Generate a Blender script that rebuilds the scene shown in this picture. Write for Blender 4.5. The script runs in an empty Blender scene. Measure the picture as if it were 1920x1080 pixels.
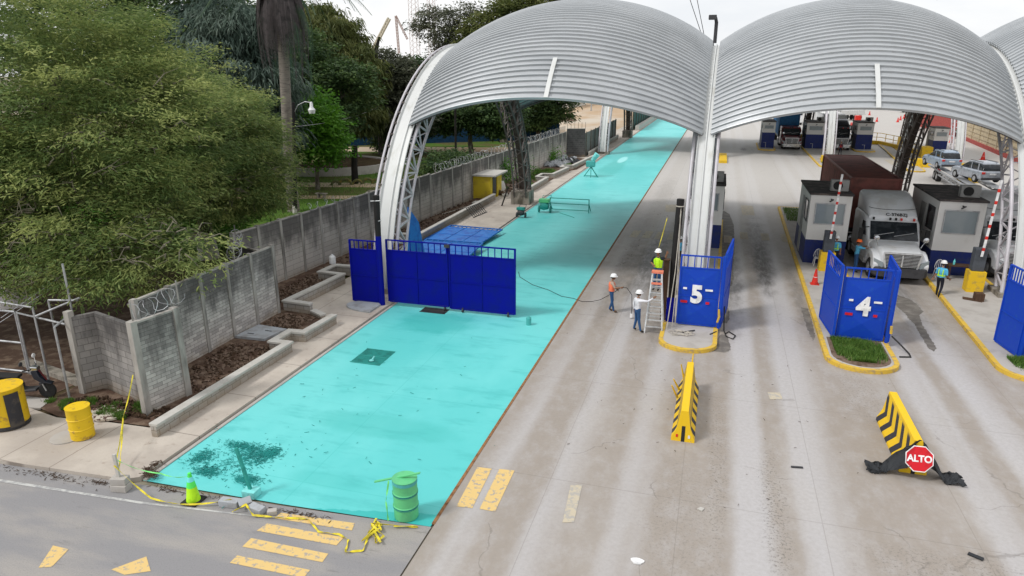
import bpy, bmesh, math, random
import numpy as np
from mathutils import Vector, Matrix
R = math.radians
random.seed(7)
S = bpy.context.scene
COL = S.collection
# ---------------------------------------------------------------- camera
camd = bpy.data.cameras.new('camera'); cam = bpy.data.objects.new('camera', camd); COL.objects.link(cam)
camd.sensor_width = 36; camd.lens = 24.0; camd.clip_end = 4000; camd.clip_start = .1
cam.location = (0, 0, 10.2)
cam.rotation_euler = (R(90 - 17.598), 0, R(16.509))
S.camera = cam
# ---------------------------------------------------------------- world, sun, exposure
SUN_EL, SUN_AZ = R(50), R(-128)      # azimuth measured from +Y towards +X
w = bpy.data.worlds.new("World"); S.world = w; w.use_nodes = True
nt = w.node_tree; nt.nodes.clear()
def wn(t, **k):
    n = nt.nodes.new(t)
    for a, b in k.items(): setattr(n, a, b)
    return n
sky = wn('ShaderNodeTexSky', sky_type='NISHITA', sun_disc=False)
sky.sun_elevation = SUN_EL; sky.sun_rotation = SUN_AZ; sky.air_density = 1.0; sky.dust_density = 3.0; sky.ozone_density = 1.0
tc = wn('ShaderNodeTexCoord'); mp = wn('ShaderNodeMapping'); mp.inputs['Scale'].default_value = (1.2, 1.2, 4.0)
no = wn('ShaderNodeTexNoise'); no.inputs['Scale'].default_value = 2.2; no.inputs['Detail'].default_value = 7; no.inputs['Roughness'].default_value = .55
rp = wn('ShaderNodeValToRGB'); rp.color_ramp.elements[0].position = .36; rp.color_ramp.elements[0].color = (10.2, 10.5, 10.9, 1)
rp.color_ramp.elements[1].position = .56; rp.color_ramp.elements[1].color = (12.0, 12.0, 12.0, 1)
mx = wn('ShaderNodeMixRGB'); mx.inputs[0].default_value = .9
bg = wn('ShaderNodeBackground'); bg.inputs[1].default_value = 0.09; out = wn('ShaderNodeOutputWorld')
L = nt.links.new
L(tc.outputs['Generated'], mp.inputs[0]); L(mp.outputs[0], no.inputs[0]); L(no.outputs[0], rp.inputs[0])
L(sky.outputs[0], mx.inputs[1]); L(rp.outputs[0], mx.inputs[2]); L(mx.outputs[0], bg.inputs[0]); L(bg.outputs[0], out.inputs[0])
sl = bpy.data.lights.new('sun', 'SUN'); sl.energy = 1.95; sl.angle = R(10); sl.color = (1, .975, .95)
so = bpy.data.objects.new('sun', sl); COL.objects.link(so)
sd = Vector((math.sin(SUN_AZ) * math.cos(SUN_EL), math.cos(SUN_AZ) * math.cos(SUN_EL), math.sin(SUN_EL)))
so.rotation_euler = sd.to_track_quat('Z', 'Y').to_euler(); so.location = sd * 80
S.view_settings.view_transform = 'Standard'; S.view_settings.look = 'None'; S.view_settings.gamma = 1
S.view_settings.exposure = 0.06
S.render.engine = 'CYCLES'
S.cycles.max_bounces = 6; S.cycles.transparent_max_bounces = 6

# ---------------------------------------------------------------- node helper
class NB:
    def __init__(s, name, rough=.8, metal=0.0, spec=.3):
        s.m = bpy.data.materials.new(name); s.m.use_nodes = True; s.t = s.m.node_tree
        s.b = s.t.nodes['Principled BSDF']; s.b.inputs['Roughness'].default_value = rough
        s.b.inputs['Metallic'].default_value = metal; s.b.inputs['Specular IOR Level'].default_value = spec
        s._c = None
    def n(s, t, **k):
        x = s.t.nodes.new(t)
        for a, b in k.items(): setattr(x, a, b)
        return x
    def l(s, a, b): s.t.links.new(a, b)
    def co(s, kind='Object'):
        if s._c is None: s._c = s.n('ShaderNodeTexCoord')
        return s._c.outputs[kind]
    def mapc(s, sc=(1, 1, 1), kind='Object', rot=(0, 0, 0), loc=(0, 0, 0)):
        m = s.n('ShaderNodeMapping'); m.inputs['Scale'].default_value = sc; m.inputs['Rotation'].default_value = rot; m.inputs['Location'].default_value = loc
        s.l(s.co(kind), m.inputs[0]); return m.outputs[0]
    def noise(s, scale, vec=None, det=5, ro=.6):
        x = s.n('ShaderNodeTexNoise'); x.inputs['Scale'].default_value = scale; x.inputs['Detail'].default_value = det; x.inputs['Roughness'].default_value = ro
        s.l(vec if vec is not None else s.co(), x.inputs[0]); return x.outputs[0]
    def rng(s, v, a, b, c=0., d=1.):
        x = s.n('ShaderNodeMapRange'); x.interpolation_type = 'SMOOTHSTEP'
        for i, q in zip((1, 2, 3, 4), (a, b, c, d)): x.inputs[i].default_value = q
        s.l(v, x.inputs[0]); return x.outputs[0]
    def ma(s, op, a, b=None, c=None):
        x = s.n('ShaderNodeMath', operation=op)
        for i, q in enumerate((a, b, c)):
            if q is None: continue
            if isinstance(q, (int, float)): x.inputs[i].default_value = q
            else: s.l(q, x.inputs[i])
        return x.outputs[0]
    def mix(s, f, a, b, bt='MIX'):
        x = s.n('ShaderNodeMixRGB', blend_type=bt)
        for i, q in enumerate((f, a, b)):
            if isinstance(q, (int, float)): x.inputs[i].default_value = q
            elif isinstance(q, tuple): x.inputs[i].default_value = (*q[:3], 1)
            else: s.l(q, x.inputs[i])
        return x.outputs[0]
    def xyz(s):
        x = s.n('ShaderNodeSeparateXYZ'); s.l(s.co(), x.inputs[0]); return x.outputs
    def color(s, c):
        if isinstance(c, tuple): s.b.inputs['Base Color'].default_value = (*c[:3], 1)
        else: s.l(c, s.b.inputs['Base Color'])
    def rough(s, v): s.l(v, s.b.inputs['Roughness'])
    def bump(s, h, st=.3, d=.02):
        x = s.n('ShaderNodeBump'); x.inputs['Strength'].default_value = st; x.inputs['Distance'].default_value = d
        s.l(h, x.inputs['Height']); s.l(x.outputs[0], s.b.inputs['Normal'])

M = {}
def simple(name, c, rough=.6, metal=0., c2=None, sc=3., lo=.45, hi=.65, spec=.3, st=(1, 1, 1), bump=0):
    b = NB(name, rough, metal, spec)
    if c2 is None: c2 = tuple(x * .72 for x in c)
    nz = b.noise(sc, b.mapc(st)); b.color(b.mix(b.rng(nz, lo, hi), c, c2))
    if bump: b.bump(b.noise(sc * 6, b.mapc(st)), bump)
    M[name] = b.m; return b.m

simple('white_paint', (.72, .72, .71), .45, c2=(.6, .6, .57))
simple('truck_white', (.64, .655, .67), .3, c2=(.54, .54, .53), spec=.5, sc=1.2)
simple('car_silver', (.42, .45, .5), .25, .5, spec=.5)
simple('car_blue_grey', (.34, .42, .52), .25, .4, spec=.5)
simple('truck_red', (.13, .012, .018), .3, spec=.5)
simple('truck_black', (.015, .018, .03), .25, spec=.5)
simple('black_rubber', (.025, .025, .025), .85)
simple('dark_metal', (.06, .06, .065), .6, .3)
simple('chrome', (.6, .62, .64), .2, 1.0)
simple('galvanised', (.46, .47, .48), .5, .6, c2=(.3, .3, .31))
simple('aluminium', (.68, .69, .7), .4, .6)
simple('arch_paint', (.56, .54, .57), .5, .1, c2=(.34, .3, .29), lo=.5, hi=.8, sc=1.2)
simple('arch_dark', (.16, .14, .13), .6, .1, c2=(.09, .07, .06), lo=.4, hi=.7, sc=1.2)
simple('gutter_metal', (.60, .61, .60), .55, .12, c2=(.5, .5, .47), sc=1.6, st=(2, 1, .3), lo=.5, hi=.75)
simple('blue_paint', (.006, .052, .44), .5, spec=.2, c2=(.012, .075, .40), sc=6, lo=.5, hi=.75)
simple('blue_deep', (.001, .004, .24), .55, spec=.12, c2=(.002, .007, .2), sc=1.5)
simple('blue_light', (.02, .17, .55), .5, c2=(.015, .1, .42))
simple('booth_blue', (.008, .02, .13), .5, c2=(.02, .03, .1))
simple('yellow_paint', (.72, .46, .015), .6, c2=(.46, .31, .06), sc=4, lo=.5, hi=.7)
simple('yellow_worn', (.64, .42, .05), .65, c2=(.36, .26, .13), sc=5, lo=.48, hi=.68)
simple('drum_yellow', (.72, .48, .015), .5, c2=(.34, .2, .05), sc=5, lo=.54, hi=.72)
simple('black_stripe', (.035, .035, .04), .7, c2=(.08, .07, .06))
simple('rust', (.28, .14, .06), .9, c2=(.16, .07, .03), sc=8)
simple('red_plastic', (.62, .03, .02), .45)
simple('white_plastic', (.78, .78, .78), .4)
simple('roof_dark', (.05, .045, .045), .9, c2=(.12, .1, .09), sc=2)
simple('ac_grey', (.3, .3, .29), .6)
simple('concrete', (.42, .395, .365), .85, c2=(.36, .335, .305), sc=1.2, bump=.2)
simple('concrete_cap', (.47, .455, .42), .85, c2=(.42, .4, .36), sc=3, bump=.2)
simple('plinth_concrete', (.3, .27, .23), .9, c2=(.1, .09, .07), sc=1.6, st=(1, 1, .4), bump=.3)
simple('slab_grey', (.36, .38, .4), .8, c2=(.28, .28, .28))
simple('soil', (.085, .05, .034), 1, c2=(.17, .12, .085), sc=2.2, bump=.8)
simple('clod', (.17, .12, .09), 1, c2=(.09, .055, .035), sc=4)
simple('bark', (.09, .075, .06), .95, c2=(.2, .18, .15), sc=5, st=(1, 1, .3), bump=.6)
simple('bark_pale', (.22, .2, .15), .9, c2=(.12, .1, .07), sc=4)
simple('bark_black', (.02, .018, .016), .95)
simple('whitewash', (.62, .58, .56), .85, c2=(.3, .24, .22), sc=5, lo=.55, hi=.7)
simple('palm_bark', (.25, .22, .19), .9, c2=(.13, .11, .1), sc=3, st=(.6, .6, 5), bump=.4)
simple('wood_black', (.018, .016, .016), .8)
simple('wood_brown', (.09, .05, .03), .85, st=(3, 3, .3))
simple('skin', (.28, .14, .08), .6)
simple('shirt_beige', (.38, .3, .24), .9); simple('shirt_white', (.72, .72, .76), .9); simple('shirt_navy', (.02, .025, .04), .9)
simple('shirt_blue', (.1, .42, .65), .9); simple('shirt_dark_green', (.06, .1, .05), .9); simple('jeans', (.03, .09, .22), .9); simple('trousers_dark', (.015, .016, .025), .9)
simple('shoe', (.03, .025, .02), .8); simple('shoe_brown', (.14, .08, .05), .8)
simple('hi_vis', (.5, .85, .02), .7, c2=(.4, .75, .02)); simple('vest_orange', (.85, .2, .1), .7); simple('helmet_white', (.82, .82, .82), .3); simple('helmet_orange', (.85, .16, .03), .35)
simple('hair', (.015, .012, .01), .8)
simple('rope', (.5, .46, .4), .9); simple('tape_yellow', (.70, .58, .03), .6, c2=(.45, .38, .05), sc=9); simple('tape_green', (.2, .75, .2), .5)
simple('cable_black', (.02, .02, .02), .6)
simple('teal_object', (.03, .3, .26), .6, c2=(.02, .2, .17)); simple('teal_grey', (.08, .4, .38), .7); simple('teal_pale', (.22, .68, .66), .7)
simple('cone_green', (.1, .82, .12), .5, c2=(.08, .7, .1)); simple('cone_lime', (.5, .9, .02), .5); simple('cone_band', (.2, .8, .8), .5)
simple('barrel_green', (.12, .52, .22), .5, c2=(.1, .42, .2), sc=2); simple('barrel_band', (.01, .18, .18), .5)
simple('cloth_black', (.03, .033, .037), .8, bump=.5)
simple('sign_red', (.6, .01, .02), .45)
simple('container_brown', (.25, .09, .075), .7, c2=(.12, .06, .05), sc=1.5, st=(1, 4, 1), lo=.4, hi=.75)
simple('container_blue', (.02, .13, .3), .6); simple('container_red', (.5, .09, .06), .7)
simple('fence_blue', (.012, .06, .14), .8); simple('fence_grey', (.16, .17, .16), .8); simple('fence_green', (.01, .07, .06), .8)
simple('fence_beige', (.5, .43, .3), .7, c2=(.38, .3, .2)); simple('fence_post', (.14, .12, .1), .8)
simple('sign_orange', (.75, .33, .02), .6)
simple('tyre_green', (.1, .11, .05), .9, c2=(.22, .18, .04), sc=3)
simple('building_wall', (.62, .6, .55), .8); simple('building_tan', (.42, .34, .22), .8); simple('dark_opening', (.01, .01, .012), .9)
simple('crane_paint', (.55, .52, .42), .6); simple('tower_paint', (.4, .3, .27), .6)
simple('screen_glass', (.24, .28, .3), .12, spec=.8, c2=(.2, .24, .25), sc=.4)
simple('booth_white', (.64, .63, .61), .55, c2=(.36, .34, .3), sc=.7, st=(1, 1, .5), lo=.52, hi=.8)
simple('glass_dark', (.012, .015, .018), .08, spec=.4, c2=(.03, .035, .04)); simple('glass_blue', (.03, .1, .16), .1, spec=.8)
simple('paint_mark', (.66, .47, .19), .85, c2=(.36, .32, .27), sc=8, lo=.52, hi=.64)
simple('paint_faint', (.5, .44, .33), .85, c2=(.38, .36, .33), sc=6, lo=.45, hi=.6)
simple('line_white', (.5, .5, .48), .85, c2=(.32, .32, .32), sc=5, lo=.4, hi=.6)
simple('letter_white', (.85, .85, .85), .6); simple('letter_black', (.02, .02, .02), .6)
simple('leaf_litter', (.06, .035, .02), .95); simple('teal_litter', (.02, .26, .24), .95)
simple('tan_field', (.42, .3, .19), .95, c2=(.5, .44, .36), sc=.06, st=(1, .4, 1))
simple('brick_red', (.35, .07, .06), .9)
simple('hill_green', (.05, .09, .03), 1, c2=(.2, .12, .05), sc=.2)

def leafmat(name, c1, c2, c3, trans=.35, up=1.0):
    b = NB(name, .55, 0, .25)
    a = b.n('ShaderNodeAttribute', attribute_name='rnd')
    nz = b.noise(.35, b.mapc()); f = b.ma('ADD', b.ma('MULTIPLY', a.outputs['Fac'], .7), b.ma('MULTIPLY', nz, .6))
    cr = b.n('ShaderNodeValToRGB'); e = cr.color_ramp.elements
    e[0].position = .25; e[0].color = (*c1, 1); e[1].position = .9; e[1].color = (*c3, 1); q = e.new(.6); q.color = (*c2, 1)
    b.l(f, cr.inputs[0]); b.color(cr.outputs[0])
    tr = b.n('ShaderNodeBsdfTranslucent'); b.l(cr.outputs[0], tr.inputs[0]); ms = b.n('ShaderNodeMixShader'); ms.inputs[0].default_value = trans
    o = [x for x in b.t.nodes if x.type == 'OUTPUT_MATERIAL'][0]
    b.l(b.b.outputs[0], ms.inputs[1]); b.l(tr.outputs[0], ms.inputs[2]); b.l(ms.outputs[0], o.inputs[0])
    M[name] = b.m
leafmat('leaf_feather', (.055, .095, .035), (.15, .22, .065), (.38, .42, .14), .42)
leafmat('leaf_dark', (.03, .06, .03), (.055, .1, .035), (.11, .17, .05))
leafmat('leaf_bluish', (.05, .08, .065), (.1, .15, .12), (.2, .26, .21))
leafmat('leaf_olive', (.05, .075, .025), (.1, .125, .035), (.18, .19, .06))
leafmat('leaf_bright', (.04, .12, .015), (.08, .22, .02), (.14, .32, .03))
leafmat('leaf_grey', (.05, .06, .04), (.09, .1, .065), (.17, .18, .12))
leafmat('grass_blade', (.05, .11, .02), (.09, .2, .03), (.16, .26, .05))

def ground_mats():
    # apron concrete with tyre bands, joints and stains
    b = NB('apron_concrete', .6, 0, .35); x, y, z = b.xyz()
    fine = b.noise(9, det=8, ro=.7); mid = b.noise(.55, b.mapc((1, .35, 1))); big = b.noise(.12)
    warp = b.ma('MULTIPLY', b.ma('SUBTRACT', b.noise(.22, b.mapc((1, .3, 1))), .5), .45)
    # repeated lanes 6 m apart between the islands: pale wheel tracks, dusty middle
    lane = b.ma('SUBTRACT', b.ma('ADD', x, warp), b.ma('MULTIPLY', y, .02))
    bands = b.noise(1.0, None, 2)
    cx = b.n('ShaderNodeCombineXYZ'); b.l(lane, cx.inputs[0]); b.l(b.ma('MULTIPLY', y, .015), cx.inputs[1])
    band = b.noise(.4, cx.outputs[0], 3, .6)
    wob = b.ma('ADD', b.ma('MULTIPLY', b.ma('SUBTRACT', b.noise(1.1, b.mapc((1, .25, 1)), 6, .65), .5), .5), b.ma('MULTIPLY', b.ma('SUBTRACT', b.noise(7, b.mapc((1, .5, 1)), 4, .6), .5), .12)); xx = b.ma('ADD', x, wob); pale = None
    for px, hw in ((1.55, .42), (3.25, .62), (7.2, .45), (8.9, .5), (-1.3, .4), (-3.1, .4), (12.9, .5), (-4.9, .3)):
        q = b.rng(b.ma('ABSOLUTE', b.ma('SUBTRACT', xx, px)), hw + .22, hw - .2); pale = q if pale is None else b.ma('MAXIMUM', pale, q)
    dust = b.ma('SUBTRACT', 1.0, b.ma('MULTIPLY', pale, b.rng(band, .62, .42, .35, 1.0))); dust = b.ma('MULTIPLY', dust, b.rng(b.noise(2.2, b.mapc((1, .6, 1)), 7, .7), .25, .6, .55, 1.0))
    c = b.mix(dust, (.45, .435, .435), (.31, .272, .235))
    c = b.mix(b.ma('MULTIPLY', b.rng(mid, .45, .75), .4), c, (.45, .425, .40))
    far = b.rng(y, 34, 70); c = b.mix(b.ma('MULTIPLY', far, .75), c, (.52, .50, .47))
    c = b.mix(b.ma('MULTIPLY', b.rng(fine, .3, .75), .3), c, (.27, .25, .23))
    # speckled wear in the foreground lanes
    spk = b.noise(14, det=3, ro=.8)
    def ell(px, py, rx, ry, nsc=1.2, amt=.9, lo=.75, hi=1.15):
        d = b.ma('SQRT', b.ma('ADD', b.ma('POWER', b.ma('ABSOLUTE', b.ma('DIVIDE', b.ma('SUBTRACT', x, px), rx)), 2), b.ma('POWER', b.ma('ABSOLUTE', b.ma('DIVIDE', b.ma('SUBTRACT', y, py), ry)), 2)))
        d = b.ma('ADD', d, b.ma('MULTIPLY', b.ma('SUBTRACT', b.noise(nsc, b.mapc((1, .45, 1), loc=(px, py, 0))), .5), amt)); return b.rng(d, hi, lo)
    sp = b.rng(spk, .5, .66); brk = b.rng(b.noise(3.5, b.mapc((1.6, .35, 1)), 7, .7), .3, .62, .35, 1.0)
    for (px, py, rx, ry, k) in [(2.1, 15.5, .35, 3.2, .75), (.75, 17.5, .3, 5, .5), (5.2, 23, .8, 2.5, .45), (5.8, 14.2, 2.2, .8, .5), (-.1, 14.5, .9, 3, .3), (-3.6, 20, .5, 7, .15)]:
        c = b.mix(b.ma('MULTIPLY', b.ma('MULTIPLY', ell(px, py, rx, ry, 2, 1.1, .5, 1.3), sp), k), c, (.1, .09, .08))
    for (px, py, rx, ry, k) in [(2.95, 39, .5, 5.5, 1), (2.9, 43, .8, 9, .6), (-3.0, 38, 1.1, 8, .75), (-4.3, 36, .5, 9, .4), (1.3, 36, .55, 9, .6), (8.8, 35, .9, 6, .5),
                                (9.0, 40, 1.5, 6, .5), (4.3, 34, .3, 7, .4), (-1.7, 27, .5, 2.5, .35), (9.5, 102, 1.2, 9, .5), (16, 102, 1.4, 9, .5), (4, 100, 1.2, 7, .4), (3.5, 100.6, .5, 2.2, .8), (14.5, 38, 1.4, 6, .5), (23, 96, .6, 2, .7), (-4.6, 47, .8, 6, .25), (-4.2, 62, .9, 9, .2)]:
        c = b.mix(b.ma('MULTIPLY', ell(px, py, rx, ry, 1.6, 1.5, .35, 1.25), b.ma('MULTIPLY', brk, k)), c, (.085, .077, .07))
    jy = b.ma('ABSOLUTE', b.ma('SUBTRACT', b.ma('FRACT', b.ma('DIVIDE', y, 6.1)), .5)); jx = b.ma('ABSOLUTE', b.ma('SUBTRACT', b.ma('FRACT', b.ma('DIVIDE', b.ma('ADD', x, 1.8), 3.3)), .5))
    jm = b.ma('MAXIMUM', b.rng(jy, .0035, .001), b.rng(jx, .005, .0015)); c = b.mix(b.ma('MULTIPLY', jm, .33), c, (.17, .15, .13))
    vo = b.n('ShaderNodeTexVoronoi', feature='DISTANCE_TO_EDGE'); vo.inputs['Scale'].default_value = .16; vw = b.n('ShaderNodeMixRGB'); vw.inputs[0].default_value = .012; b.l(b.co(), vw.inputs[1]); nn_ = b.n('ShaderNodeTexNoise'); nn_.inputs['Scale'].default_value = 1.3; nn_.inputs['Detail'].default_value = 6; b.l(b.co(), nn_.inputs[0]); vm = b.n('ShaderNodeVectorMath', operation='MULTIPLY_ADD'); b.l(nn_.outputs[1], vm.inputs[0]); vm.inputs[1].default_value = (.9, .9, 0); b.l(b.co(), vm.inputs[2]); b.l(vm.outputs[0], vo.inputs[0])
    ck = b.ma('MULTIPLY', b.rng(vo.outputs[0], .0035, .0012), b.rng(b.noise(.3), .5, .56)); c = b.mix(b.ma('MULTIPLY', ck, .35), c, (.12, .105, .09))
    grit = b.noise(38, det=3, ro=.8); c = b.mix(b.ma('MULTIPLY', b.rng(grit, .56, .7), .3), c, (.17, .155, .14))
    b.color(c); b.rough(b.rng(fine, .3, .8, .55, .75)); b.bump(fine, .15, .01); M['apron'] = b.m
    # teal lane
    b = NB('teal_lane', .5, 0, .35); x, y, z = b.xyz()
    big = b.noise(.16, b.mapc((1, .6, 1))); mid = b.noise(1.1, b.mapc((.5, 1.6, 1)), 8, .65); fine = b.noise(8, det=8, ro=.7)
    c = b.mix(b.rng(big, .38, .62), (.10, .53, .52), (.155, .61, .60)); c = b.mix(b.ma('MULTIPLY', b.rng(mid, .48, .72), .6), c, (.06, .42, .41))
    c = b.mix(b.ma('MULTIPLY', b.rng(fine, .6, .8), .25), c, (.05, .42, .38)); c = b.mix(b.ma('MULTIPLY', b.rng(y, 75, 30), .0), c, (.1, .6, .6))
    def e2(px, py, rx, ry, amt=.7):
        d = b.ma('SQRT', b.ma('ADD', b.ma('POWER', b.ma('ABSOLUTE', b.ma('DIVIDE', b.ma('SUBTRACT', x, px), rx)), 2), b.ma('POWER', b.ma('ABSOLUTE', b.ma('DIVIDE', b.ma('SUBTRACT', y, py), ry)), 2)))
        return b.rng(b.ma('ADD', d, b.ma('MULTIPLY', b.ma('SUBTRACT', b.noise(1.5, b.mapc(loc=(px, 0, 0))), .5), amt)), 1.2, .7)
    for px, py, rx, ry, k in [(-10.8, 25.3, 1.6, 1.3, .5), (-11, 76, 1.2, 8, .45), (-8, 95, 2, 12, .3), (-9, 16.5, 2.4, .7, .3), (-9, 13.5, 1.2, .35, .2)]:
        c = b.mix(b.ma('MULTIPLY', e2(px, py, rx, ry), k), c, (.03, .38, .34))
    stub = b.rng(b.ma('ADD', b.ma('SUBTRACT', y, b.ma('MULTIPLY', b.ma('ADD', x, 8.6), .22)), b.ma('MULTIPLY', b.noise(3), .25)), 12.5, 12.46)
    c = b.mix(b.ma('MULTIPLY', stub, .8), c, (.025, .40, .38))
    c = b.mix(b.ma('MULTIPLY', e2(-10.9, 84, .5, 3.2, .2), .8), c, (.4, .85, .85))
    jy = b.ma('ABSOLUTE', b.ma('SUBTRACT', b.ma('FRACT', b.ma('DIVIDE', y, 5.3)), .5)); jx = b.ma('ABSOLUTE', b.ma('SUBTRACT', x, -9.6))
    c = b.mix(b.ma('MULTIPLY', b.ma('MAXIMUM', b.rng(jy, .004, .001), b.rng(jx, .02, .008)), .3), c, (.03, .4, .37))
    b.color(c); b.bump(fine, .12, .01); M['teal_lane'] = b.m
    # asphalt of the cross road
    b = NB('asphalt_worn', .8, 0, .3); fine = b.noise(30, det=6, ro=.8); mid = b.noise(.6, b.mapc((.4, 1.4, 1))); x, y, z = b.xyz()
    c = b.mix(b.rng(mid, .4, .65), (.25, .245, .25), (.33, .31, .29)); c = b.mix(b.ma('MULTIPLY', b.rng(fine, .45, .7), .45), c, (.13, .13, .135))
    c = b.mix(b.ma('MULTIPLY', b.rng(b.noise(1.6, b.mapc((.5, 2, 1)), 7, .7), .58, .72), .5), c, (.12, .115, .11)); b.color(c); b.bump(fine, .3, .01); M['asphalt'] = b.m
    # grass, dirt
    b = NB('grass_ground', 1, 0, .1); c = b.mix(b.rng(b.noise(.18, det=6), .42, .6), (.075, .15, .022), (.11, .1, .04))
    c = b.mix(b.ma('MULTIPLY', b.rng(b.noise(6, det=5, ro=.8), .45, .7), .6), c, (.045, .08, .015)); c = b.mix(b.rng(b.noise(16, det=2), .68, .72), c, (.35, .3, .1))
    c = b.mix(b.rng(b.ma('ADD', b.xyz()[0], b.ma('MULTIPLY', b.noise(.5), 4)), -20, -50, 0., 0.), c, (.1, .06, .03)); yy = b.xyz()[1]
    c = b.mix(b.ma('MULTIPLY', b.rng(yy, 38, 22), .9), c, b.mix(b.rng(b.noise(1.5, det=6), .4, .7), (.05, .03, .02), (.12, .08, .05))); b.color(c); b.bump(b.noise(10, det=6), .6, .05); M['grass'] = b.m
    b = NB('wide_ground', 1, 0, .1); b.color(b.mix(b.rng(b.noise(.01), .4, .6), (.3, .26, .2), (.22, .22, .16))); M['wide_ground'] = b.m
    # sidewalk
    b = NB('sidewalk_concrete', .85, 0, .25); x, y, z = b.xyz(); c = b.mix(b.rng(b.noise(.5, det=7), .35, .65), (.50, .45, .39), (.39, .345, .30))
    c = b.mix(b.ma('MULTIPLY', b.rng(b.noise(2.2, det=8, ro=.75), .55, .7), .6), c, (.22, .16, .12)); c = b.mix(b.ma('MULTIPLY', b.rng(b.noise(25, det=4), .5, .8), .3), c, (.3, .26, .22))
    jy = b.ma('ABSOLUTE', b.ma('SUBTRACT', b.ma('FRACT', b.ma('DIVIDE', y, 2.6)), .5)); c = b.mix(b.ma('MULTIPLY', b.rng(jy, .009, .004), .7), c, (.16, .13, .11))
    jx = b.ma('ABSOLUTE', b.ma('SUBTRACT', b.ma('FRACT', b.ma('DIVIDE', b.ma('ADD', x, .25), 1.7)), .5))
    c = b.mix(b.ma('MULTIPLY', b.ma('MULTIPLY', b.rng(jx, .012, .005), b.rng(x, -14.9, -15.0)), .7), c, (.16, .13, .11)); b.color(c); b.bump(b.noise(20), .2, .01); M['sidewalk'] = b.m
    # vault metal
    b = NB('roof_metal', .45, .35, .5); c = b.mix(b.rng(b.noise(.35, b.mapc((.5, 2, 2))), .35, .7), (.47, .49, .505), (.39, .41, .425)); c = b.mix(b.ma('MULTIPLY', b.rng(b.noise(3, b.mapc((.6, 4, 4)), 8), .5, .75), .4), c, (.33, .33, .32)); b.color(c); b.bump(b.noise(40, b.mapc((8, 1, 1))), .05, .005); M['roof_metal'] = b.m
ground_mats()
def wallmat(name, bw, bh, cA, cB, grime=1., off=.5, mort=.012):
    b = NB(name, .92, 0, .2); x, y, z = b.xyz()
    u = b.ma('ADD', x, y); cx = b.n('ShaderNodeCombineXYZ'); b.l(u, cx.inputs[0]); b.l(z, cx.inputs[1])
    br = b.n('ShaderNodeTexBrick'); br.offset = off; br.inputs['Scale'].default_value = 1; br.inputs['Brick Width'].default_value = bw; br.inputs['Row Height'].default_value = bh
    br.inputs['Mortar Size'].default_value = mort; br.inputs['Mortar Smooth'].default_value = .3; br.inputs['Color1'].default_value = (*cA, 1); br.inputs['Color2'].default_value = (*cB, 1); br.inputs['Mortar'].default_value = (.16, .15, .14, 1)
    b.l(cx.outputs[0], br.inputs[0])
    streak = b.noise(1.4, b.mapc((1, 1, .16)), 7, .7); blot = b.noise(.8, b.mapc((1, 1, .7)), 6, .65)
    top = b.rng(z, .6, 3.2, -.13, .16)
    g = b.rng(b.ma('ADD', b.ma('ADD', b.ma('MULTIPLY', streak, .55), b.ma('MULTIPLY', blot, .5)), top), .40, .70)
    c = b.mix(b.ma('MULTIPLY', g, .82 * grime), br.outputs[0], (.045, .042, .042))
    foot = b.rng(b.ma('ADD', z, b.ma('MULTIPLY', b.noise(2), .8)), .95, .35); c = b.mix(b.ma('MULTIPLY', foot, .55), c, (.26, .18, .1))
    b.color(c); b.bump(br.outputs[1], -.4, .02); M[name] = b.m
wallmat('panel_block', .38, .125, (.58, .55, .51), (.34, .32, .30), mort=.007)
wallmat('panel_long', 1.2, .26, (.52, .48, .44), (.42, .39, .35), 1.0, mort=.008)
wallmat('block_big', .42, .22, (.36, .34, .32), (.25, .24, .23), 1.05)
wallmat('block_small', .4, .2, (.4, .39, .37), (.33, .32, .3), 0.0)
wallmat('wall_black', .5, .25, (.1, .1, .1), (.06, .06, .06), .6)
wallmat('wall_far', 1.2, 3.0, (.36, .33, .29), (.26, .24, .21), 1., 0, .03)
simple('post_concrete', (.36, .34, .31), .9, c2=(.12, .11, .1), sc=1.5, st=(1, 1, .3), lo=.4, hi=.7)

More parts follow.
